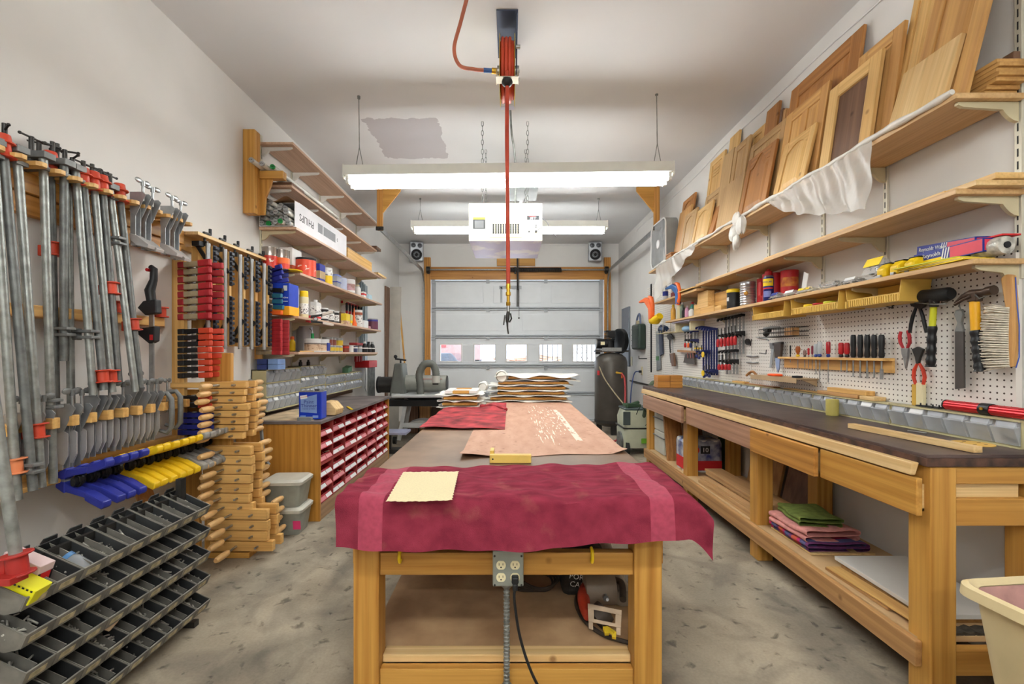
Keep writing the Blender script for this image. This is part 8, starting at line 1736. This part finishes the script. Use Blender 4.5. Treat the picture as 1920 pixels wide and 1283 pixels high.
for k in range(6): fclamp('long dark blue bar clamp, %s from the left beside the red F clamps' % ORD[k+1],1319+5.0*k,613+.8*k,704,1.88,M_nv,M_nv,[.52,.55,.5,.93,.9,.92][k],'dark blue bar clamps',.03,M_nv)
for k in range(3): solo('yellow_pad', MB().prism([(p.y,p.z) for p in [pt(1318+2.4*math.cos(t_)+3*k*0,[665,700,699][k]+5.5*math.sin(t_),1.80) for t_ in [2*PI*i/14 for i in range(14)]]],1.797,1.803,'X') if k < 2 else MB().bx(1.84,1.86,pt(1322,655).y,pt(1310,655).y,pt(1316,655).z,pt(1316,652).z), M_yellow, ['yellow sticker disc on the middle of the leftmost blue clamp','yellow sticker disc at the foot of the leftmost blue clamp','yellow stick lying across the far pegboard tools'][k], 'pad' if k < 2 else 'stick')
for k in range(3): fclamp(['black bar clamp with a red handle left of the blue clamps','second small black bar clamp left of the blue clamps','dark blue small bar clamp directly left of the long blue ones'][k],[1297,1303,1308][k],621,660,1.88,[M_black,M_black,M_nv][k],[M_red,M_orange,M_nv][k],.45,None,.05)
solo('steel_level', MB().bx(1.86,1.88,pt(1379,690).y,pt(1362,690).y,pt(1370,700).z,pt(1370,690).z) if False else MB().box((1.865,pt(1358,675).y,pt(1358,680).z),(.02,.02,.14)), M_steel, 'bright narrow metal bar standing among the red F clamps', 'bar', .002)
# saws and old tools at the far end of the pegboard
T = thing('hand_saw','shiny hand saw hanging beside the black straightedge','saw',pt(1236,695)); flat(T,'blade',[(1230,622),(1236,620),(1239,692),(1231,696)],M_steel,1.89,.003,0); flat(T,'handle',[(1236,620),(1241,618),(1243,664),(1238,668)],pm('dark_handle',(60,66,86),.5),1.885,.02,.003); flat(T,'green_tab',[(1230,668),(1235,668),(1235,676),(1230,676)],pm('green_tab',(96,150,96),.5),1.886,.006)
T = thing('hand_drill','old steel hand drill with a wooden handle hanging at the far end of the pegboard','hand drill',pt(1260,688)); rod(T,'frame',[(1256,630),(1256,648),(1257,662)],.009,M_dsteel); flat(T,'gear',[(1252,628),(1258,626),(1262,630),(1261,636),(1255,638),(1252,634)],M_dsteel,1.875,.014); rod(T,'crank',[(1257,632),(1264,634)],.006,M_dsteel,1.86); rod(T,'second_frame',[(1261,636),(1262,664)],.005,M_steel); flat(T,'handle',[(1258,663),(1264,662),(1266,687),(1261,687)],brown('Z'),1.87,.025,.005); flat(T,'black_bracket',[(1256,663),(1259,663),(1261,684),(1258,680)],M_black,1.872,.014); rod(T,'arm',[(1242,630),(1253,631)],.004,M_dsteel)
T = thing('tin_snips','pair of grey snips with dark handles in the wall strip at the far pegboard','snips',pt(1292,683)); flat(T,'blades',[(1286,664),(1302,662),(1304,684),(1282,680)],pm('dark_snips',(84,76,70),.5,.3),1.88,.014); 
for k in range(3): rod(T,'handle',[(1289+5*k,662),(1290+5*k,672)],.005,pm('dusty_pink_grip',(180,110,100),.5),1.865)
flat(thing('tool_shelf_strip','thin wooden strip that carries small tools at the far pegboard','tool strip',pt(1290,660)),'board',[(1273,656),(1318,660),(1318,663),(1273,660)],fir('Y'),1.88,.04,.001)
T = thing('blue_visor_rack','white wire rack holding dark blue goggles under the far shelf end','rack',pt(1275,618)); b = MB(); ya,yb = pt(1292,615).y,pt(1246,615).y; zr0,zr1 = pt(1265,624).z,pt(1265,602).z
for x_ in (1.78,1.84,1.90): b.cyl((x_,ya,zr0),(x_,yb,zr0),.003,n=5)
for i in range(10): y = ya+(yb-ya)*i/9; b.cyl((1.78,y,zr0),(1.90,y,zr0),.0025,n=5); b.cyl((1.78,y,zr0),(1.78,y,zr0+.03 if i%3 else zr1),.0025,n=5)
part(T,'wire',b,M_cream); solo('goggles', MB().tube([(1.83,yb-.02,zr0+.05),(1.82,yb-.12,zr0+.06),(1.82,yb-.25,zr0+.05)],[.035,.05,.03],12), pm('goggle_blue',(44,64,104),.25), 'dark blue goggles lying in the wire rack under the far shelf end', 'goggles')
solo('face_visor', MB().ball((1.82,pt(1302,616).y,pt(1302,617).z),.085,16,(.7,1.0,.42)), pm('visor_blue',(150,186,216),.2), 'pale blue rounded visor under the white bracket at the far shelf end', 'visor')
T = thing('white_bracket','white painted bracket box under the lowest right shelf near the blue clamps','bracket',pt(1303,600)); ya,yb = pt(1318,600).y,pt(1287,600).y
for y in (ya,yb-.03): part(T,'side',MB().bx(1.76,1.90,y,y+.02,1.44,1.55),M_cream,.002)
part(T,'top_board',MB().bx(1.74,1.90,ya-.03,yb+.03,1.535,1.551),pm('lavender_paint',(206,200,220),.5),.002)
# wood and red tubes along the top of the bin racks
ZR = BZ+.1055
for k,(ya,yb,x0,x1,z0,z1,m,lb) in enumerate(((2.42,2.74,1.845,1.90,0,.02,fir('Y'),'long light block lying on the bin racks, left one under the pine strip'),(2.30,2.40,1.84,1.90,0,.02,pale('Y'),'short pale block at the near end of the blocks on the bin racks'),(2.37,2.66,1.85,1.90,.021,.045,pine('Y'),'upper light block resting on the others on the bin racks'),(2.76,3.1,1.86,1.90,0,.008,lt('Y'),'thin pale slip lying on the bin racks beyond the blocks'),(3.2,3.6,1.85,1.90,0,.006,oak('Y'),'thin brown slip lying farther along the bin racks'),(3.62,3.80,1.85,1.90,0,.014,pine('Y'),'small pine offcut on the bin racks below the red F clamps'))):
    solo('wood_slip', MB().bx(x0,x1,ya,yb,ZR+z0,ZR+z1), m, lb, 'wood offcut', .002, 'wood slips on the bin racks')
b = MB(); rs = random.Random(2); b.tube(bez([pt(1400,704,1.87),pt(1410,697,1.86),pt(1418,703,1.87),pt(1422,710,1.87)],6),.010,7); b.tube(bez([pt(1404,702,1.87),pt(1414,706,1.86)],6),.006,6); solo('twisted_wood', b, oak('Y'), 'crooked splinter of wood hanging on the pegboard beside the brown tray', 'splinter')
T = thing('red_tool_tube','red two piece metal tube with a black joint on the bin racks','tube',(1.87,1.9,ZR)); m = pm('anodised_red',(196,30,40),.28,.4); rT = .021
def ribbed(y0,y1):
    b = MB(); n = 26; pr_ = [((rT-(.0015 if i%4 < 1 else 0))*math.cos(2*PI*i/n),(rT-(.0015 if i%4 < 1 else 0))*math.sin(2*PI*i/n)) for i in range(n)]
    return b.prism([(1.872+p_[0],ZR+.0225+p_[1]) for p_ in pr_],y0,y1,'Y')
part(T,'far_tube',ribbed(1.80,1.95),m,.001); part(T,'near_tube',ribbed(1.55,1.77),m,.001); part(T,'joint',MB().cyl((1.872,1.765,ZR+.023),(1.872,1.805,ZR+.023),.0235,n=18),M_black); part(T,'brass_button',MB().cyl((1.848,1.785,ZR+.026),(1.844,1.785,ZR+.026),.006,n=10),M_brass); part(T,'end_cap',MB().cyl((1.872,1.95,ZR+.0225),(1.872,1.955,ZR+.0225),.022,n=18),M_black)
b = MB()
for k in range(4): b.box((1.875,1.99+.03*k,ZR+.004),(.03,.02,.006)); b.cyl((1.875,1.99+.03*k,ZR+.006),(1.875,1.99+.03*k,ZR+.016),.003,n=6)
solo('black_clip', b, M_ink, 'row of tiny black clips lying on the bin racks before the red tube', 'clip')
# loose things on the near end of the bench
A_,B2 = V(aZ(1596,803,BZ+.001)),V(aZ(1834,850,BZ+.001)); solo('bench_stick', MB().beam(A_+V(0,0,.012),B2+V(0,0,.012),.035,.022), pale('Y'), 'pale square stick lying diagonally on the near end of the workbench', 'stick', .001)
c = V(aZ(1824,831,BZ+.004)); b = MB(); n = 32; b.prism([(c.x+.062*math.cos(2*PI*i/n),c.y+.062*math.sin(2*PI*i/n)) for i in range(n)],BZ+.001,BZ+.0035,'Z'); T = thing('sanding_disc','yellow sanding disc with dust holes lying beside the pale stick','sanding disc',(c.x,c.y,BZ)); part(T,'disc',b,pm('sanding_yellow',(226,182,96),.8)); b = MB()
for k in range(5): a = k*2*PI/5+.3; b.cyl((c.x+.035*math.cos(a),c.y+.035*math.sin(a),BZ+.0035),(c.x+.035*math.cos(a),c.y+.035*math.sin(a),BZ+.0039),.006,n=12)
part(T,'dust_hole',b,pm('hole_brown',(110,70,40),.8))
A_ = V(aZ(1702,808,BZ+.003)); solo('small_wrench', MB().tube([A_,A_+V(.02,-.035,0),A_+V(.03,-.06,0)],.0035,6), M_steel, 'small steel wrench lying on the bench before the bin racks', 'wrench')
